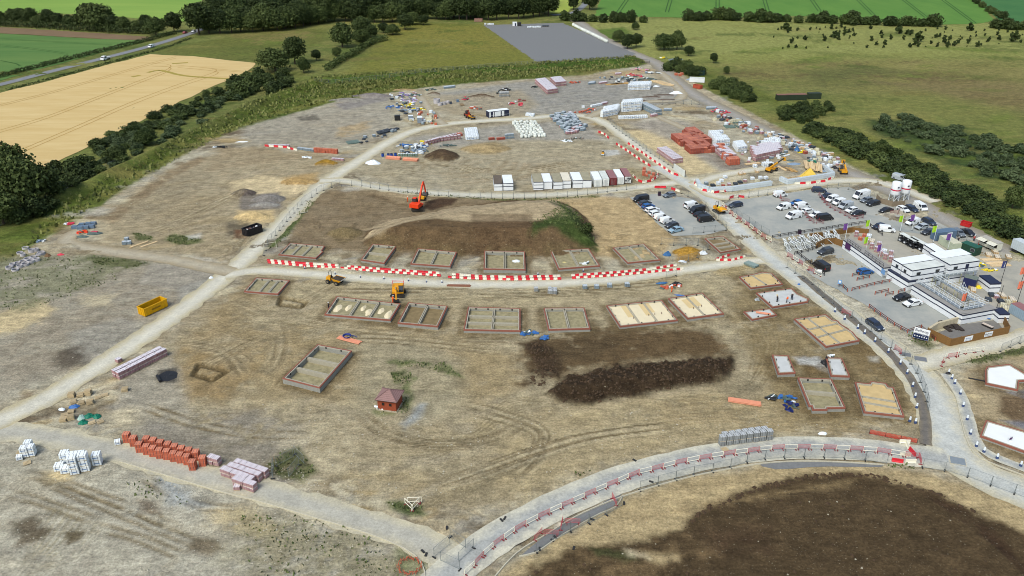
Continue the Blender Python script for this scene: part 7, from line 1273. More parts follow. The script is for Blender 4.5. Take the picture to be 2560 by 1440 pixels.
prow('lilac', [(672,366),(726,367)], 1, 'lilac pack in the upper left row beside the spur track', 'upper left lilac row'); prow('steel', [(745,374),(783,379)], 1, 'grey pack between lilac and red packs on the upper left', 'upper left grey packs'); prow('red', [(786,380),(845,384)], 2, 'red brick pack in the upper left row', 'upper left red row'); prow('lilac', [(830,400),(858,402)], 1, 'brownish pack below the upper left red row', 'brown packs upper left'); prow('steel', [(306,612),(334,610)], 1, 'pale wrapped pack beside the planks on the left', 'pale packs by the planks'); put('steel', G(318,602),.1,1, 'pale wrapped pack standing behind the planks', 'pale pack behind planks')
for x, y, l in ((1610,430,2),(1622,434,1),(1634,438,1),(1616,441,1),(1629,446,1),(1609,438,2)): put('red', G(x, y), R(-8), l, 'red brick pack inside the curved barrier corner', 'red packs in the barrier corner')
for x, y in ((1690,188),(1700,190),(1704,187)): put('red', G(x, y), R(8),1, 'red brick pack by the bushes at the top track', 'red packs by the top track', 1.3)
grid('grey', (1251,242),(28,-1),(3,-6),4,2,2, 'grey wrapped pack in the upper left quad stack', 'upper quad stack'); grid('white', (1318,290),(16,2),(3,-6),3,2,1, 'pale green tank crate beside the navy cabin', 'pale crates beside the navy cabin'); grid('white', (1480,268),(40,-8),(3,-6),5,1,1, 'white pack in the little row above the loop junction', 'little white row'); grid('pink', (1505,262),(20,-4),(3,-6),3,2,1, 'purple tinted pack above the loop junction', 'purple packs'); put('white', G(1458,270),0,1, 'lone white pack above the orange netting', 'lone upper white pack'); grid('steel', (1112,222),(26,-3),(3,-5),5,2,1, 'grey pack at the top edge against the grass', 'grey packs against the grass'); grid('steel', (1473,212),(16,-2),(6,-6),3,3,1, 'dark grey covered pack in the upper yard', 'covered packs upper yard'); grid('pink', (1500,210),(16,-2),(4,-6),4,2,1, 'mixed pale pack right of the covered packs', 'mixed upper packs'); grid('lilac', (1540,187),(14,-1),(3,-5),3,2,1, 'pink pack beside the red plastic heap', 'pink packs by the red heap')
grid('steel', (1768,274),(24,-1),(3,-6),4,2,1, 'slate grey pack at the top right of the yard', 'slate packs'); grid('steel', (1662,278),(24,0),(4,-6),3,2,1, 'pale green pack by the fence posts', 'pale green packs'); grid('green', (1814,318),(40,-2),(-30,-20),9,1,1, 'green steel beam bundle at the yard edge', 'green steel bundles', .1); grid('green', (1830,306),(30,-2),(-30,-20),6,1,1, 'green steel beam bundle behind the first row', 'green steel bundles behind'); grid('dark', (950,336),(36,-10),(-6,-8),4,2,1, 'dark pipe bundle beside the loop road', 'dark pipe bundles'); grid('dark', (986,326),(24,-8),(-3,-5),2,1,1, 'black bundle above the dark pipes', 'black bundles'); grid('green', (870,358),(30,-4),(30,-8),6,1,1, 'green grey steel bundle in the upper left', 'upper left steel bundles')
# the untidy strip along the boundary track: single packs, crates and bundles
for i in range(130):
    t_ = i/130; x = 1790+t_*310+random.uniform(-14,14); y = 282+t_*130+random.uniform(-12,10)+(8 if t_ < .5 else 0); c = random.choice(['cream', 'steel', 'dark', 'pink', 'cream', 'tan', 'white', 'dred', 'steel']); put(c, G(x, y), random.uniform(0,3),1, {'cream': 'cream crate', 'steel': 'blue grey pack', 'dark': 'dark bundle', 'pink': 'pink pack', 'tan': 'tan board pack', 'white': 'white pack', 'dred': 'dark red pack'}[c]+' in the untidy strip along the boundary track', c+' items in the untidy strip', random.uniform(.7,1.35))
for n, P, cs, lab in ((46, [(975,232),(1040,232),(1060,275),(1050,288),(1000,290),(970,262)], ['dark', 'steel', 'lilac', 'white', 'steel'], 'in the crowded pipe store by the far track'),(30, [(1045,360),(1070,358),(1060,388),(1000,386),(1005,372)], ['steel', 'white', 'steel', 'dark'], 'beside the dark soil heap in the loop'),(22, [(1490,196),(1640,180),(1650,205),(1500,215)], ['white', 'steel', 'dark', 'pink'], 'in the upper yard below the gate'),(40, [(1835,355),(1960,345),(1980,395),(1870,415)], ['white', 'steel', 'pink', 'dark', 'white'], 'in the busy corner behind the telehandler'),(16, [(2010,395),(2075,400),(2090,432),(2060,425)], ['dark', 'steel', 'cream', 'white'], 'between the right bay and the telehandler'),(26, [(1010,285),(1095,280),(1090,312),(1015,312)], ['cream', 'steel', 'white', 'red'], 'around the grey boxes by the loop road'),(14, [(870,350),(990,318),(1000,330),(900,362)], ['dark', 'steel'], 'along the outer side of the loop road')):
    W = [(p.x, p.y) for p in GP(P)]; q = 0
    while q < n:
        x, y = random.uniform(min(w[0] for w in W), max(w[0] for w in W)), random.uniform(min(w[1] for w in W), max(w[1] for w in W))
        if inpoly(x, y, W): q += 1; c = random.choice(cs); put(c, Vector((x, y, 0)), random.uniform(0,3),1, {'cream': 'cream crate', 'steel': 'blue grey pack', 'dark': 'dark bundle', 'pink': 'pink pack', 'red': 'red pack', 'white': 'white pack', 'lilac': 'lilac pack'}[c]+' lying '+lab, c+' items '+lab, random.uniform(.5,1.15))
# deck and compound stores
for x, y, c in ((2150,600, 'red'),(2140,592, 'pink'),(2165,612, 'pink'),(2178,622, 'pink'),(2190,630, 'lilac'),(2200,640, 'lilac'),(2212,648, 'pink'),(2225,655, 'pink'),(2210,632, 'white'),(2226,640, 'lilac'),(2180,606, 'tan'),(2196,618, 'lilac'),(2160,592, 'red'),(2172,594, 'white')): put(c, G(x, y), R(-28),2 if c in ('pink', 'lilac') else 1, {'red': 'red pack', 'pink': 'pink wrapped pack', 'lilac': 'pale lilac pack', 'white': 'white pack', 'tan': 'tan board pack'}[c]+' stored behind the long striped cabin', c+' packs behind the long cabin')
for x, y, c in ((2478,740, 'dark'),(2490,746, 'pink'),(2504,742, 'tan'),(2470,752, 'dark'),(2520,760, 'cream'),(2506,768, 'cream'),(2512,776, 'cream'),(2530,752, 'tan'),(2500,756, 'dark'),(2486,632, 'tan'),(2470,640, 'tan'),(2492,646, 'tan'),(2520,645, 'tan'),(2432,728, 'tan')): put(c, G(x, y), R(-20+random.uniform(-15,15)),1, {'dark': 'dark bundle', 'pink': 'pinkish pack', 'tan': 'pale timber pack', 'cream': 'cream crate'}[c]+' stored in the right of the compound', c+' stores right of the compound')
for x, y, c in ((1765,462, 'steel'),(1782,466, 'dark'),(1795,462, 'white'),(1803,455, 'white'),(1808,468, 'dred'),(1822,464, 'pink'),(1838,462, 'dark'),(1850,458, 'dark'),(1862,455, 'pink'),(1880,450, 'white'),(1900,448, 'white'),(1914,448, 'white'),(1892,456, 'cream'),(1850,436, 'tan'),(1858,434, 'tan'),(1892,430, 'tan'),(1812,446, 'white')): put(c, G(x, y), random.uniform(-.3,.3),1, {'steel': 'blue grey pack', 'dark': 'dark bundle', 'white': 'white pack', 'dred': 'dark red pack', 'pink': 'pink pack', 'cream': 'cream crate', 'tan': 'tan board pack'}[c]+' kept in the left silver wall bay', c+' items in the left bay')
# silver walled bays
SILV = mat('silver_block', C(206,214,220),.6,.07,1.2, stripes=(2,1.25,.12))
def bay(pts, label, grp):
    n = 0
    for p, a in along(pts, 1.55,0, False): t = thing('wall_block', label, 'wall block', (p.x, p.y, .05), a, grp); mb = MB(); mb.box(0,0,0,1.53,1.1,1.5); mb.build('block', SILV, t); mb = MB(); mb.box(0,0,1.5,1.3,.3,.06); mb.build('nib', SILV, t)
bay([(1742,458),(1748,470),(1773,480),(1832,477),(1928,463)], 'silver block in the curved wall of the left bay', 'silver blocks of the left bay'); bay([(1950,452),(1968,460),(2082,442)], 'silver block in the front wall of the right bay', 'silver blocks of the right bay'); bay([(2082,441),(2062,424)], 'silver block in the side wall of the right bay', 'side blocks of the right bay')
# timber and boards
BOARD = mat('new_timber', C(226,196,152),.7,.12,2, objvar=.12); OLDW = mat('old_timber', C(150,124,92),.8,.2,2, objvar=.2); ROOFT = mat('truss_timber', C(198,156,96),.8,.12,2)
def plank_stack(px, py, dx, dy, L, n, w, m, name, label, group=None, lay=3, z=0):
    t = thing(name, label, 'timber', G(px, py)+Vector((0,0, z)), heading(px, py, dx, dy), group)
    for k in range(lay):
        for i in range(n): mb = MB(); mb.box(random.uniform(-.15,.15),(i-(n-1)/2)*w*1.1, k*.13, L*random.uniform(.9,1.02), w, .11, random.uniform(-.015,.015)); mb.build('plank', m, t)
for i in range(8): plank_stack(2013+i*5.4,417+i*1.0,4-i*.2,22,9.0,2,.42, BOARD, 'timber_pack', 'pale long timber pack '+nth(i, 8)+' in the right silver bay', 'pale timber packs in the right bay', 3,.4+.4*(i % 3 == 0))
for i in range(4): plank_stack(1955+i*9,421+i*1.5,24,12,5.0,3,.3, [BOARD, OLDW, ROOFT, ROOFT][i], 'timber_pack', 'low timber pack '+nth(i, 4)+' behind the front wall of the right bay', 'low timber packs in the right bay', 2)
for i in range(4): plank_stack(1965+i*12,448-i*2,30,-3,4.5,2,.35, BOARD, 'timber_pack', 'pale board stack '+nth(i, 4)+' against the inner front wall of the right bay', 'board stacks against the bay wall', 3)
plank_stack(1882,410,30,-3,6,4,.3, BOARD, 'timber_pack', 'long pale board pack at the near edge of the storage yard', None, 3); plank_stack(348,612,40,-14,5.5,2,.25, BOARD, 'timber_pack', 'left pair of planks lying beside the pale packs', None, 2); plank_stack(372,611,40,-14,5.5,2,.25, BOARD, 'timber_pack', 'right pair of planks lying beside the pale packs', None, 1); plank_stack(1147,715,60,1,6,4,.22, mat('rusty_board', C(140,92,70),.8), 'timber_pack', 'reddish boards lying beside the middle track', None, 2)
for i in range(5): plank_stack(1642+i*7,204+i*2.2,20,2,6,4,.4, BOARD, 'timber_pack', 'pale timber pack '+nth(i, 5)+' beside the upper yard track', 'timber packs by the upper track', 4)
for i in range(3): plank_stack(1530+i*12,211-i, 30,-2,7,4,.5, ROOFT, 'timber_pack', 'tan sheet stack '+nth(i, 3)+' left of the upper white cluster', 'tan sheets upper yard', 2)
for i, (x, y) in enumerate(((2478,650),(2488,658),(2500,664))): plank_stack(x, y, 30,-1,5.5,3,.4, BOARD, 'timber_pack', 'pale beam pack '+nth(i, 3, 'top', 'bottom')+' at the right of the compound', 'beam packs right of the compound', 2)
def tarp_pile(px, py, rx, ry, h, m, name, label, rot=0, cat='sheeting', seed=1):
    r = random.Random(seed); t = thing(name, label, cat, G(px, py)+Vector((0,0,.02)), rot); mb = MB(); n = 14; rings = 4; vs = [(0,0, h)]; fs = []
    for k in range(1, rings+1):
        for i in range(n): f = k/rings; a = i*2*math.pi/n; w = r.uniform(.82,1.15); vs.append((math.cos(a)*rx*f*w, math.sin(a)*ry*f*w, max(0, h*(1-f**1.6)*r.uniform(.6,1.2)) if k < rings else 0))
    for i in range(n): fs.append((0,1+i, 1+(i+1) % n))
    for k in range(rings-1):
        for i in range(n): fs.append((1+k*n+i, 1+(k+1)*n+i, 1+(k+1)*n+(i+1) % n, 1+k*n+(i+1) % n))
    mb.add(vs, fs); mb.build('sheet', m, t); return t
YSH = mat('yellow_sheet', C(236,198,84),.6,.08,1); t = thing('sheeted_stack', 'pyramid of yellow sheeting in the right silver bay', 'sheeting', G(2022,444)+Vector((0,0,.05))); mb = MB(); mb.add([(-3.4,-.9,0),(3.3,-.9,0),(2.8,1.4,.1),(-2.8,1.4,.1),(-.2,.3,3.3),(.2,.4,3.2)], [(0,1,5,4),(1,2,5),(2,3,4,5),(3,0,4)]); mb.build('sheet', YSH, t)
def clutter(px, py, rx, ry, h, m, name, label, rot=0, cat='material', seed=1):
    r = random.Random(seed); t = thing(name, label, cat, G(px, py)+Vector((0,0,.02)), rot); ms = [m, m, m, WSH, DGR]
    for q in range(int(9+rx*3)):
        a, f = r.uniform(0,6.3), r.random()**.6; x, y, z = rx*f*math.cos(a), ry*f*math.sin(a), h*(1-f)*r.uniform(.3,1); L, w, hh = r.uniform(.5,2.2), r.uniform(.2,.8), r.uniform(.12,.5); mb = MB()
        if q % 3 == 0: b = r.uniform(-.6,.6); mb.tube([(x-L/2*math.cos(b), y-L/2*math.sin(b), z+.15),(x+L/2*math.cos(b), y+L/2*math.sin(b), z+.15+r.uniform(-.1,.3))], w*.35,7)
        else: mb.box(x, y, z, L*.7, w, hh, r.uniform(0,3), r.uniform(.6,1))
        mb.build('piece', ms[q % 5] if q % 5 != 3 or r.random() < .5 else m, t)
    return t
BLU = mat('blue_sheet', C(60,110,176),.5,.1,2); BLK = mat('black_sheet', C(40,40,42),.5,.15,2); WSH = mat('white_sheet', C(232,236,240),.5,.06,2); GRS = mat('green_sheet', C(14,116,92),.5,.1,2); LIL = mat('lilac_sheet', C(182,160,206),.5,.1,2); YCO = mat('yellow_coil', C(232,206,40),.5,.1,2); NET = mat('orange_net', C(196,96,70),.8,.2,2); PURP = mat('purple_pipe', C(148,120,188),.5,.1,2); DGR = mat('dark_green_sheet', C(84,100,96),.6,.15,2); RPL = mat('red_plastic', C(214,62,84),.5,.12,2)
for i, a in enumerate([(1322,834,1.8,.9,.4, BLU, 'crumpled bright blue sheet at the corner of the weedy footing'),(1362,847,.8,.9,.5, BLU, 'small crumpled blue sheet beside the dark pile'),(1702,739,1.6,.4,.2, BLU, 'flattened blue hose and sheet by the muddy track worker'),(2060,908,.7,.9,.9, BLK, 'upright black bag left at the right concrete slab'),(2070,913,.8,1.3,1.0, BLK, 'larger black bag against the right concrete slab'),(1929,996,.9,.8,.7, BLK, 'round black bag beside the blue covered heap'),(1968,1000,1.8,1.2,.9, BLU, 'blue sheeted upper part of the heap by the orange pipes'),(1980,1018,1.4,1.6,.8, mat('navy_sheet', C(34,44,100),.5), 'navy sheeted lower part of the heap by the orange pipes'),(418,940,2.2,2.0,.12, BLK, 'flat square black sheet beside the long pink wall'),(932,408,3.0,2.2,1.3, WSH, 'big white plastic covered heap by the loop road'),(2476,796,2.0,.9,.9, BLU, 'bright blue covered stack in the paved enclosure'),(2452,664,1.2,.9,.6, YCO, 'small yellow sheet on the right compound ground'),(2476,677,1.6,.8,.5, YCO, 'yellow and white crumpled sheet near the navy flag'),(2446,720,.9,.7,.8, YCO, 'yellow sack beside the pallets by the kiosk'),(1668,638,1.2,1.0,1.2, mat('blue_tank', C(60,104,150),.5), 'blue mixer tank at the orange sand store'),(1757,634,1.3,.9,.9, WSH, 'white bags at the right of the orange sand store'),(1706,654,1.1,.7,.4, WSH, 'white and lilac bags in front of the orange sand store'),(1291,653,1.2,1.0,.3, WSH, 'white rubbish inside the tall block footing'),(1411,656,.7,.4,.2, mat('yellowish', C(206,190,130),.7), 'pale yellow bag in the left bay under the green flank'),(1463,660,.9,.5,.2, WSH, 'white crumpled bags in the right bay under the green flank'),(155,1024,.8,.5,.4, WSH, 'round white bag left of the pallet stacks'),(186,1017,1.0,.7,.5, BLU, 'bright blue sack among the pallet stacks'),(204,1045,.7,.9,.7, mat('green_white', C(170,196,186),.6), 'green and white open bag among the pallets'),(222,1041,.9,.8,.7, GRS, 'green sack behind the open green bag'),(243,1042,.8,.8,.6, GRS, 'green sack right of the others'),(208,1057,.9,.8,.7, GRS, 'green sack lowest in the group'),(2005,382,1.6,.9,.8, YCO, 'yellow sheeting beside the blue tank in the yard'),(2032,405,1.6,.8,.6, GRS, 'green netting above the pale timber packs'),(1992,376,1.0,1.0,1.4, mat('blue_tank', C(60,104,150),.5), 'small blue tank in the boundary strip'),(980,269,2.6,1.6,.5, BLU, 'fan of bright blue pipes in the pipe store'),(1008,241,3.0,2.4,1.4, PURP, 'large heap of purple pipes in the pipe store'),(1024,252,3.6,1.6,.9, LIL, 'pale lilac plastic heap in the pipe store'),(1005,266,2.2,1.6,.8, YCO, 'left heap of yellow coils in the pipe store'),(1034,262,1.6,1.2,1.0, YCO, 'tall heap of yellow coils in the pipe store'),(1048,274,2.4,1.0,.5, YCO, 'flat yellow sheet at the right of the pipe store'),(1024,278,3.6,1.6,.7, mat('slate_plastic', C(132,150,172),.5,.2,2), 'slate coloured plastic fittings in the pipe store'),(1040,240,3.2,1.5,.8, DGR, 'dark plastic fittings behind the purple pipes'),(1062,359,2.4,1.0,1.2, YCO, 'yellow coil heap inside the loop road'),(1056,368,2.0,.9,.8, BLU, 'blue drum heap below the yellow coils'),(1012,365,2.6,1.0,.9, BLU, 'blue barrel heap at the left inside the loop'),(1040,368,1.4,.6,.5, WSH, 'white coil between the blue heaps'),(1052,378,3.2,1.6,.8, mat('slate_plastic', C(132,150,172),.5,.2,2), 'pale plastic fittings beside the dark soil heap'),(1118,365,2.6,.8,.5, DGR, 'dark green netting behind the dark soil heap'),(1600,176,3.6,2.0,1.4, mat('pink_plastic', C(216,150,176),.5,.15,2), 'large pink plastic heap near the top gate'),(1580,189,2.0,1.0,1.0, RPL, 'left red plastic heap near the top gate'),(1597,192,2.0,1.0,1.1, RPL, 'right red plastic heap near the top gate'),(1560,198,3.2,1.4,1.0, DGR, 'left dark green covered heap in the upper yard'),(1577,199,2.6,1.3,.9, DGR, 'middle dark green covered heap in the upper yard'),(1618,200,3.6,1.8,1.2, DGR, 'right dark green covered heap in the upper yard'),(1634,183,3.0,1.0,.5, WSH, 'pale sheets beside the pink plastic heap'),(1435,207,2.6,.9,.5, NET, 'orange netting right of the upper pink block'),(1188,271,2.2,1.2,.5, NET, 'orange netting heap in front of the concrete rings'),(1455,281,2.6,.9,.4, NET, 'left orange netting by the loop road bend'),(1477,275,2.0,.9,.5, NET, 'right orange netting by the loop road bend'),(1302,265,.9,.8,.9, RPL, 'right red drum by the navy cabin'),(1277,260,.8,.7,.9, RPL, 'left red drum by the navy cabin'),(1300,253,1.6,.8,.7, mat('rust_metal', C(150,84,74),.7), 'rusty metal scraps above the red drums'),(1163,250,1.0,.8,1.4, RPL, 'red pump trailer beside the boards'),(1790,280,1.4,.9,1.0, RPL, 'bright red tanks in the storage yard corner'),(1812,282,1.6,.9,.7, RPL, 'red tank heap right of the bright red tanks'),(1690,234,2.2,1.0,.9, WSH, 'white sheeted pallets beside the upper track'),(1640,216,1.2,.8,.4, WSH, 'small white sheet by the pale timber'),(1575,108,1.0,.8,.6, WSH, 'white sack near the hardstanding trees'),(1440,348,3.4,1.2,.8, mat('scrap_heap', C(150,140,130),.8,.3,2), 'scrap heap at the front of the jumbled grey packs'),(1418,354,1.8,.8,.5, WSH, 'white scraps left of the scrap heap'),(1660,146,1.6,.9,.5, YCO, 'yellow sheet on the tarmac by the upper bushes'),(1690,150,3.0,1.2,.6, mat('slate_plastic', C(132,150,172),.5,.2,2), 'blue grey scraps by the upper bushes'),(1735,200,2.8,1.2,1.0, mat('slate_plastic', C(132,150,172),.5,.2,2), 'grey sheeted stack left of the white hut'),(1950,388,2.6,1.4,.8, WSH, 'white sheeted heap behind the yellow sheeting'),(1925,380,2.6,1.2,.7, mat('slate_plastic', C(132,150,172),.5,.2,2), 'slate sheets on the pale heap'),(1975,402,1.6,.8,.5, DGR, 'dark sheeting beyond the stretched boom'),(2052,428,1.8,1.2,.6, mat('slate_plastic', C(132,150,172),.5,.2,2), 'slate sheets in the corner of the right bay'),(2072,415,1.8,1.0,.8, WSH, 'white sheeting behind the right bay wall'),(2086,420,1.2,1.2,.9, BLK, 'black bag by the right telehandler'),(1985,410,2.6,1.4,.5, mat('slate_plastic', C(132,150,172),.5,.2,2), 'blue grey sheets below the stretched boom'),(1264,226,2.2,1.2,1.0, BLK, 'black plastic pipes behind the quad stack'),(1248,234,.8,.8,.9, BLK, 'black coil left of the quad stack'),(1335,219,1.0,.7,.7, BLK, 'black coil left of the long pink block'),(1075,226,2.2,.9,.7, DGR, 'dark junk at the top edge by the track end'),(120,640,.9,.7,.9, mat('crate_brown', C(120,92,66),.8), 'brown crate by the ring store'),(152,637,1.1,.6,.4, RPL, 'red plastic barrier base beside the ring store'),(104,605,1.2,.8,.5, mat('slate_plastic', C(132,150,172),.5,.2,2), 'blue grey scrap at the spur corner'),(172,561,1.1,.6,.5, RPL, 'red scrap beside the steel cages'),(205,582,1.2,1.2,.6, ORG, 'orange plastic at the spur end'),(206,592,2.0,.8,.5, DGR, 'dark sheet below the orange plastic'),(528,695,.6,.5,.5, WSH, 'white bag beside the haul road'),(605,355,2.2,.5,.3, WSH, 'long white sheet beside the upper left track'),(552,369,2.6,.8,.5, BLK, 'black pipe heap at the upper left track end'),(766,395,1.4,.8,.3, WSH, 'white sheet near the yellow sand heap'),(950,1021,.3,.3,.2, WSH, 'white scrap by the brick hut'),(2077,892,.2,.2,.1, WSH, 'scrap on the right slab'),(2370,935,.6,.5,.5, BLK, 'dark bag at the side road corner'),(1997,712,.4,.3,.4, BLU, 'blue cap by the mesh fence'),(2057,1084,.9,.5,.4, WSH, 'white bag on the verge by the bottom road'),(1690,712,1.8,.7,.9, BLK, 'black tube rack by the middle track'),(1655,708,1.6,.6,.4, mat('blue_tank', C(60,104,150),.5), 'blue sheet by the black tube rack'),(1680,718,3.0,.6,.3, NET, 'orange netting below the black tube rack'),(1714,629,.9,.6,.7, YEL, 'yellow mixer in the orange sand store'),(1893,750,.7,.5,.6, GREYST, 'grey mixer left of the fresh slab'),(1935,726,.6,.5,.6, mat('crate_brown', C(120,92,66),.8), 'brown drum on the fresh slab')]): k = 1.45 if a[1] < 300 else 1.2 if a[1] < 400 else 1; (clutter if any(w in a[6] for w in ('heap', 'fan ', 'pipe', 'coil', 'netting', 'scrap', 'fittings', 'junk', 'red drum', 'red tanks', 'drum heap', 'trailer', 'plastic at', 'yellow sheet', 'crumpled', 'covered stack')) and 'big white' not in a[6] else tarp_pile)(a[0], a[1], a[2]*k, a[3]*k, a[4]*k, a[5], 'heap' if 'heap' in a[6] else 'bag' if ('bag' in a[6] or 'sack' in a[6]) else 'loose_material', a[6], random.uniform(-.3,.3), 'material', i)
# pipes, coils, rings, cages
def pipes(px, py, dx, dy, L, n, r, m, label, group=None, lay=1):
    t = thing('pipe_bundle', label, 'pipes', G(px, py), heading(px, py, dx, dy), group)
    for k in range(lay):
        for i in range(n): mb = MB(); mb.tube([(-L/2,(i-n/2)*r*2.3, r+k*r*1.8),(L/2+random.uniform(-.2,.2),(i-n/2)*r*2.3, r+k*r*1.8)], r, 8); mb.build('pipe', m, t)
OPI = mat('orange_pipe', C(220,146,116),.5,.06,2)
pipes(874,850,60,16,5.8,5,.13, OPI, 'orange pipes with a blue coil on them beside the three bay footing'); pipes(1861,1006,80,12,6.2,4,.14, OPI, 'orange drain pipes lying by the blue covered heap', None, 2); pipes(1908,788,40,6,3.4,3,.12, OPI, 'orange pipes lying on the little garage slab'); bpy.data.objects[scene.objects[-1].parent.name].location.z = .5
pipes(984,397,40,3,5.5,5,.16, OPI, 'left orange pipe bundle inside the loop road', None, 3); pipes(1027,401,40,3,5.5,5,.16, OPI, 'right orange pipe bundle inside the loop road', None, 3); pipes(2455,952,40,8,5.0,1,.14, BLK, 'single dark pipe lying left of the white slab'); pipes(402,948,14,24,2.6,1,.3, BLK, 'black roll beside the flat black sheet')
t = thing('hose_coil', 'blue hose coil lying on the orange pipes', 'hose', G(868,845)+Vector((0,0,.3))); mb = MB()
for k in range(4): mb.tube([(math.cos(a*.4)*(.75+.06*k), math.sin(a*.4)*(.75+.06*k),.1+.08*k) for a in range(17)], .07,6)
mb.tube([(.7,.2,.1),(1.3,.5,.05),(2.0,.1,.02),(2.2,-.3,.02)], .07,6); mb.build('coil', mat('hose_blue', C(36,56,130),.5), t)
RINGM = mat('concrete_ring', C(190,184,186),.9,.1,2, objvar=.12)
def cring(px, py, r, h, label, group, n=1):
    t = thing('concrete_ring', label, 'ring', G(px, py)+Vector((0,0,.02)),0, group); A = [Vector((r*math.cos(i*math.pi/9), r*math.sin(i*math.pi/9))) for i in range(18)]; mb = MB(); ring(mb, A, [p*.84 for p in A], 0, h); mb.build('ring', RINGM, t); mb = MB(); mb.flat([p*.84 for p in A], .04); mb.build('inside', BLK, t)
for i, (x, y) in enumerate(((24,672),(32,665),(44,660),(58,655),(70,650),(84,646),(98,640),(50,668),(64,663),(78,656),(92,652),(104,636),(50,634),(64,622),(80,630),(90,628),(38,676),(58,640))): cring(x, y, random.uniform(.65,1.0), random.uniform(.4,.8), 'concrete manhole ring in the store at the left edge', 'rings in the left store')
for i, (x, y, r, h) in enumerate(((1092,258,1.5,2.0),(1100,263,1.1,1.2),(1110,261,1.0,1.1),(1119,258,.9,1.0))): cring(x, y, r, h, 'pale concrete shaft ring '+nth(i, 4)+' beside the far track', 'shaft rings')
CAGE = mat('cage_blue_grey', C(104,124,146),.6,.12,2)
for i, (x, y) in enumerate(((188,572),(202,573),(216,572),(230,570),(206,566),(222,564),(234,563))):
    t = thing('steel_cage', 'blue grey mesh cage in the stack at the spur end', 'cage', G(x, y), R(6), 'mesh cages at the spur end'); mb = MB(); mb.box(0,0,.1,1.5,1.1,.9); mb.build('contents', CAGE, t); mb = MB()
    for sx in (-.78,.78):
        for sy in (-.58,.58): mb.box(sx, sy, 0,.08,.08,1.15)
    mb.build('corner_post', GREYST, t)
for x, y, dx, lab in ((236,584,3.6, 'grey covered sheet stack with a red top at the spur end'),): tarp_pile(x, y, 2.4,1.2,.6, DGR, 'loose_material', lab, 0, 'material', 4); mb = MB(); mb.box(0,.2,.45,1.8,.7,.12); mb.build('red_strip', RPL, bpy.data.objects[scene.objects[-1].parent.name])
for i, (x, y) in enumerate(((957,391),(971,391),(979,391),(989,390))): t = thing('blue_drum', 'blue drum '+nth(i, 4)+' in front of the grey tubs', 'drum', G(x, y),0, 'blue drums'); mb = MB(); mb.cyl(0,0,0,.5,1.1,14); mb.build('drum', PM['blue'][0], t); mb = MB(); mb.cyl(0,0,1.1,.42,.06,14); mb.build('lid', VOID, t)
for i in range(8): x = 998+i*6.2; t = thing('grey_tub', 'grey green tub '+nth(i, 8)+' in the row above the orange pipes', 'tub', G(x, 390.5),0, 'grey green tubs'); mb = MB(); mb.cyl(0,0,0,.42,.95,12); mb.build('tub', PM['green'][0], t); mb = MB(); mb.cyl(0,0,.95,.4,.06,12); mb.build('lid', PM['white'][0], t)
def crate_box(px, py, w, d, h, m, top, label, rz=.1): t = thing('storage_box', label, 'box', G(px, py)+Vector((0,0,.02)), rz); mb = MB(); mb.box(0,0,0, w, d, h); mb.build('box', m, t); mb = MB(); mb.box(0,0, h, w+.06, d+.06,.06); mb.build('lid', top, t)
GB = mat('box_grey', C(136,146,158),.6); crate_box(1050,306,2.1,2.6,2.3, GB, WSH, 'larger grey box with a white lid by the loop road'); crate_box(1027,298,2.0,1.6,1.6, GB, WSH, 'smaller grey box left of the larger one'); crate_box(1029,302,1.9,.8,.8, WSH, WSH, 'low white box in front of the smaller grey box'); crate_box(994,300,2.4,2.0,2.0, BLK, BLK, 'black open box left of the grey boxes'); crate_box(1073,304,2.2,2.0,1.8, PM['cream'][0], PM['cream'][0], 'cream crate stack right of the larger grey box'); crate_box(1089,296,1.2,2.4,1.3, PM['red'][0], PM['red'][0], 'reddish brick stack beside the cream crate stack'); crate_box(1127,260,1.1,.9,1.0, mat('bin_dark', C(60,70,84),.6), TRIM, 'dark bin right of the shaft rings'); crate_box(1144,255,1.1,.9,1.0, CONB, CONB, 'blue bin beside the boards in the far yard')
plank_stack(1155,262,10,10,3.5,4,.4, OLDW, 'timber_pack', 'brown boards leaning by the blue bin', None, 2)
for x, y, lab in ((1998,585, 'dark purple litter bin on the long black rail fence'),(2196,681, 'dark purple litter bin right of the blue hatchback'),(2296,742, 'dark purple litter bin by the door of the front cabin'),(1648,489, 'small black bin in the left car park')): crate_box(x, y, .8,.8,1.2, mat('bin_purple', C(54,34,56),.6), TRIM, lab)
# pallets
def pallet_proto():
    t = thing('wooden_pallet', '', 'pallet', (0,0,-400)); mb = MB()
    for i in range(7): mb.box(-.52+i*.173,0,.11,.12,1.0,.03)
    mb.build('slat_deck', WOOD, t)
    for s in (-1,0,1): mb = MB(); mb.box(0, s*.45,0,1.2,.1,.11); mb.build('bearer', WOOD, t)
    return t
PAL = pallet_proto()
for x, y, n, a in ((180,992,6,.1),(202,990,4,.3),(222,986,7,.1),(184,1006,3,.5),(204,1010,4,.4),(226,1008,5,.3),(178,1030,2,.2),(162,1042,4,.5),(178,1048,6,.4),(160,1052,5,.2),(313,977,5,.3),(246,994,1,.6),(262,988,1,.5),(230,1058,1,.6),(252,1055,1,.7),(68,1158,1,.6),(52,1131,1,.3),(1811,1124,1,.4),(2438,716,6,.2),(2428,722,5,.3)):
    for k in range(n): dup(PAL, (G(x, y).x+random.uniform(-.06,.06), G(x, y).y+random.uniform(-.06,.06),.03+k*.145), a+random.uniform(-.1,.1), 'wooden pallet '+('lying singly on the ground at the lower left' if n == 1 and x < 400 else 'lying by the white barrier on the bottom road' if n == 1 else 'in the stacks beside the navy kiosk' if x > 2000 else 'in the pallet stacks inside the road bend at the left'), 'pallets '+('single' if n == 1 and x < 400 else 'bottom road' if n == 1 else 'kiosk' if x > 2000 else 'left stacks'))
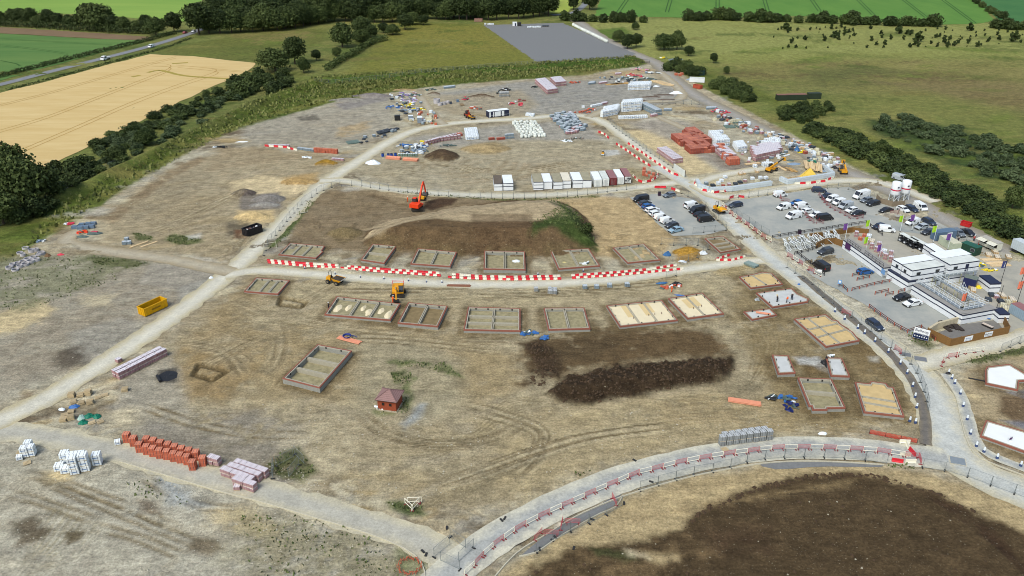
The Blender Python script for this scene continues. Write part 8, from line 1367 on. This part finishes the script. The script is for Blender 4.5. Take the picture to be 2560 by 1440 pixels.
# white frames heaped at the compound corner
FRM = mat('white_upvc', C(238,240,242),.4,.05,2); frame0 = thing('window_frame', '', 'window frame', (0,0,-400)); mb = MB(); w, h = 1.1,2.0
for a, b in (((-w/2,0,0),(-w/2,0, h)),((w/2,0,0),(w/2,0, h)),((-w/2,0,0),(w/2,0,0)),((-w/2,0, h),(w/2,0, h)),((-w/2,0, h*.55),(w/2,0, h*.55))): mb.bar(a, b, .1,.12)
mb.build('frame', FRM, frame0); mb = MB(); mb.box(0,0, h*.56, w*.9,.03, h*.4); mb.build('panel', mat('frame_panel', C(206,206,200),.5), frame0)
for i in range(84):
    tt = (i % 42)/42; x = 1968+tt*134+random.uniform(-4,4); y = (626-tt*22 if i < 42 else 615-tt*20)+random.uniform(-4,4); o = dup(frame0, G(x, y)+Vector((0,0,.1)), R(random.uniform(60,120)), 'white window frame leaning in the heap at the compound corner', 'white frames in the heap'); o.rotation_euler.x = R(random.uniform(-60,-20)); o.scale = (1.2,)*3
for i, (x, y, k) in enumerate(((2434,796,1.2),(2445,792,1.3),(2456,796,1.2),(2450,800,.9),(2420,800,1.0))): o = dup(frame0, G(x, y)+Vector((0,0,.1)), R(-10), 'white window frame standing in the paved enclosure', 'frames in the paved enclosure', k); o.rotation_euler.x = R(-14)
for i, (x, y) in enumerate(((2360,812),(2372,814),(2384,818),(2396,820),(2366,822))): plank_stack(x, y, 20,16,3.2,2,.4, mat('dark_board', C(62,54,50),.8,.2,2), 'timber_pack', 'dark board stack '+nth(i, 5)+' in the paved enclosure', 'dark boards in the enclosure', 3)
crate_box(2468,818,.7,2.4,.5, TRIM, mat('lid_pale', C(206,190,176),.6), 'long dark trough with a pale lid in the paved enclosure', R(30))
# hoardings, markers, drains
t = thing('hoarding', 'white hoarding panel at the edge of the sandy yard', 'hoarding', G(1697,434), heading(1683,422,26,18)); mb = MB(); mb.box(0,0,.1,8.5,.1,2.3); mb.build('panel', mat('hoarding_white', C(222,224,218),.6,.08,.8), t)
for x in (-4.2,0,4.2): mb = MB(); mb.box(x, .15,0,.2,.2,2.5); mb.build('post', BLKW, t)
for i, (p, a) in enumerate(along([(1432,64),(1455,76),(1480,88),(1500,98),(1518,107)], 2.3)): put('bag', p, a, 1, 'cream bulk bag in the long line beside the hardstanding', 'line of bags by the hardstanding', 1.9)
grid('white', (1322,70),(26,-1),(3,-5),7,2,1, 'pale pack at the far end of the hardstanding', 'pale packs on the hardstanding', .2); grid('dark', (1358,67),(14,0),(2,-4),3,2,1, 'dark bundle at the far end of the hardstanding', 'dark bundles on the hardstanding'); grid('white', (1214,62),(16,0),(2,-4),6,1,1, 'white drum like pack at the meadow corner', 'white packs at the meadow corner', .2)
mk0 = thing('duct_marker', '', 'marker', (0,0,-400)); mb = MB(); mb.cyl(0,0,0,.28,.5,10,.22); mb.build('base', mat('marker_blue', C(62,78,118),.6), mk0); mb = MB(); mb.cyl(0,0,.5,.2,.55,10,.16); mb.build('cap', WSH, mk0)
for x, y in ((2087,780),(2111,799),(2144,822),(2161,835),(2187,855),(2220,882),(2250,911),(2267,935),(2281,967),(2287,994),(2291,1020),(2274,1054),(2288,1058)): dup(mk0, G(x, y)+Vector((0,0,.05)),0, 'white capped blue marker on the inner side of the dark footpath', 'markers by the dark footpath')
for x, y in ((2371,934),(2379,948),(2386,960),(2400,986),(2407,1017),(2417,1050),(2425,1086),(2440,1117),(2459,1131),(2492,1147),(2551,1166)): dup(mk0, G(x, y)+Vector((0,0,.05)),0, 'white capped blue marker on the outer side of the bending road', 'markers outside the bending road')
for x, y in ((901,694),(960,698),(1021,703),(1066,706),(1105,707),(838,686),(762,672),(1162,694),(1375,722),(1345,688),(1458,679)): dup(mk0, G(x, y)+Vector((0,0,.05)),0, 'small pale marker beside the middle haul road', 'markers by the middle haul road', .7)
IRON = mat('iron_grey', C(120,122,126),.6,.12,3)
for x, y, w, d, lab in ((2263,887,2.2,1.6, 'left square iron plate set in the pale road'),(2301,898,2.4,1.8, 'right square iron plate set in the pale road'),(2394,1153,2.4,2.0, 'pale square plate in the widening of the road')): t = thing('road_plate', lab, 'plate', G(x, y)+Vector((0,0,.07)), R(-20)); mb = MB(); mb.box(0,0,0, w, d, .05); mb.build('plate', IRON if x < 2390 else GREYST, t); mb = MB(); ring(mb, [Vector(p) for p in ((-w/2-.15,-d/2-.15),(w/2+.15,-d/2-.15),(w/2+.15, d/2+.15),(-w/2-.15, d/2+.15))], [Vector(p) for p in ((-w/2,-d/2),(w/2,-d/2),(w/2, d/2),(-w/2, d/2))], 0,.04); mb.build('surround', KERB, t)
t = thing('motorcycle', 'black motorcycle parked by the timber screen', 'motorcycle', G(2111,625), heading(2105,618,12,10))
for x in (-.7,.7): mb = MB(); mb.tube([(x, -.08,.32),(x, .08,.32)], .32,14); mb.build('wheel', TYRE, t)
mb = MB(); mb.side([(-.75,.5),(-.3,.35),(.4,.4),(.6,.8),(.3,1.0),(-.2,.8),(-.8,.85)], -.14,.14); mb.build('frame', TRIM, t); mb = MB(); mb.bar((.45,-.38,1.05),(.45,.38,1.05),.05); mb.bar((.7,0,.35),(.45,0,1.05),.07); mb.build('handlebar', GREYST, t); mb = MB(); mb.box(-.3,0,.8,.7,.26,.12); mb.build('saddle', VOID, t)
t = thing('fence_panel_stack', 'grey stack of mesh panels lying by the middle road junction', 'stack', G(1878,664), heading(1862,656,30,12)); 
for k in range(6): mb = MB(); mb.box(random.uniform(-.05,.05),0,.1+k*.09,3.4,2.0,.05); mb.build('panel', mat('panel_green_grey', C(136,152,146),.6,.15,3), t)
for x in (-1.5,1.5): mb = MB(); mb.box(x, 0,0,.2,2.1,.1); mb.build('bearer', OLDW, t)
for i, (px, py, rz) in enumerate(((755,533,.55),(676,624,.45))):   # pale tube goal-like frames by the road
    t = thing('tube_frame', ('upper' if i == 0 else 'lower')+' pale tube frame standing beside the left haul road', 'frame', G(px, py), rz); mb = MB()
    for a, b in (((-1.7,0,0),(-1.7,0,2)),((1.7,0,0),(1.7,0,2)),((-1.7,0,2),(1.7,0,2)),((-1.7,0,.1),(1.7,0,.1))): mb.tube([a, b], .05,6)
    mb.build('frame', mat('tube_pale', C(226,222,200),.5), t); mb = MB(); mb.box(0,0,0,3.4,.5,.06); mb.build('foot', FOOT, t)
t = thing('site_sign', 'small blue and white notice by the two bay rail', 'sign', G(2097,718), R(-20)); mb = MB(); mb.box(0,0,.9,.9,.05,1.1); mb.build('board', mat('blue_notice', C(120,160,206),.5), t); mb = MB(); mb.box(0,.05,-.1,.1,.1,2.0); mb.build('post', TRIM, t); mb = MB(); mb.box(0,-.03,1.3,.5,.02,.5); mb.build('symbol', INKW, t)
t = thing('site_sign', 'white notice on the rail beside the parked black van', 'sign', G(2047,688), R(-20)); mb = MB(); mb.box(0,0,.8,1.1,.05,.8); mb.build('board', WCAB, t); mb = MB(); mb.box(-.4,.05,-.1,.1,.1,1.7); mb.build('post', TRIM, t)
t = thing('site_sign', 'purple and white notice on the lower right white slab', 'sign', G(2523,1108)+Vector((0,0,.55)), R(20)); mb = MB(); mb.box(0,0,0,.9,.05,1.0); mb.build('board', WCAB, t); mb = MB(); mb.box(0,-.03,.25,.7,.02,.5); mb.build('purple_patch', mat('purple_sign', C(82,44,92),.5), t)
t = thing('safety_net', 'orange netting strung along the end of the bottom road', 'netting', G(2232,1096), heading(2200,1090,60,12)); mb = MB()
for z in range(6): mb.bar((-4,0,.1+z*.16),(4,0,.1+z*.16),.05)
for x in range(40): mb.bar((-4+x*.205,0,.1),(-4+x*.205,0,.9),.045)
mb.build('net', mat('net_red', C(200,70,50),.7), t)
for x in (-4,-1.3,1.3,4): mb = MB(); mb.box(x, 0,0,.06,.06,1.1); mb.build('stake', BLKW, t)
t = thing('safety_net', 'crumpled red netting ring round the hole at the bottom junction', 'netting', G(1024,1418)); mb = MB()
for k in range(26): a = k*2*math.pi/26; b = a+.26; r = 1.5+.2*math.sin(k*2.1); mb.bar((r*math.cos(a)*1.1, r*math.sin(a),.1),(r*math.cos(b)*1.1, r*math.sin(b),.5),.06); mb.bar((r*math.cos(a)*1.1, r*math.sin(a),.6),(r*math.cos(b)*1.1, r*math.sin(b),.3),.06); mb.bar((r*math.cos(a)*1.1, r*math.sin(a),.0),(r*math.cos(a)*1.1, r*math.sin(a),.7),.05)
mb.build('net', NET, t)
for x, y in ((1117,1321),(1254,1302),(1262,1297),(1057,1380),(1065,1388),(1586,1152),(1628,1206),(1434,1372),(1388,1345),(1349,1374),(1560,1260),(1480,1300)): t = thing('rubber_block', 'loose black fence foot lying by the bottom road', 'fence foot', G(x, y)+Vector((0,0,.1)), random.uniform(0,3), 'loose fence feet'); mb = MB(); mb.box(0,0,0,.75,.3,.14); mb.build('block', FOOT, t); mb = MB(); mb.cyl(.2,0,.141,.06,.01,8); mb.build('socket', VOID, t)
# ---------------------------------------------------------------- clear away the originals that were only copied from
for p in protos+list(BAR.values())+[HER]+list(PED.values())+list(PK.values())+[PAL, frame0, mk0]:
    for ch in list(p.children): bpy.data.objects.remove(ch)
    bpy.data.objects.remove(p)
dg = bpy.context.evaluated_depsgraph_get()
for o in [o for o in scene.objects if o.type == 'FONT']:          # lettering as plain mesh
    me = bpy.data.meshes.new_from_object(o.evaluated_get(dg)); n = link('lettering', me, o.parent, o.location); n.rotation_euler = o.rotation_euler; bpy.data.objects.remove(o)
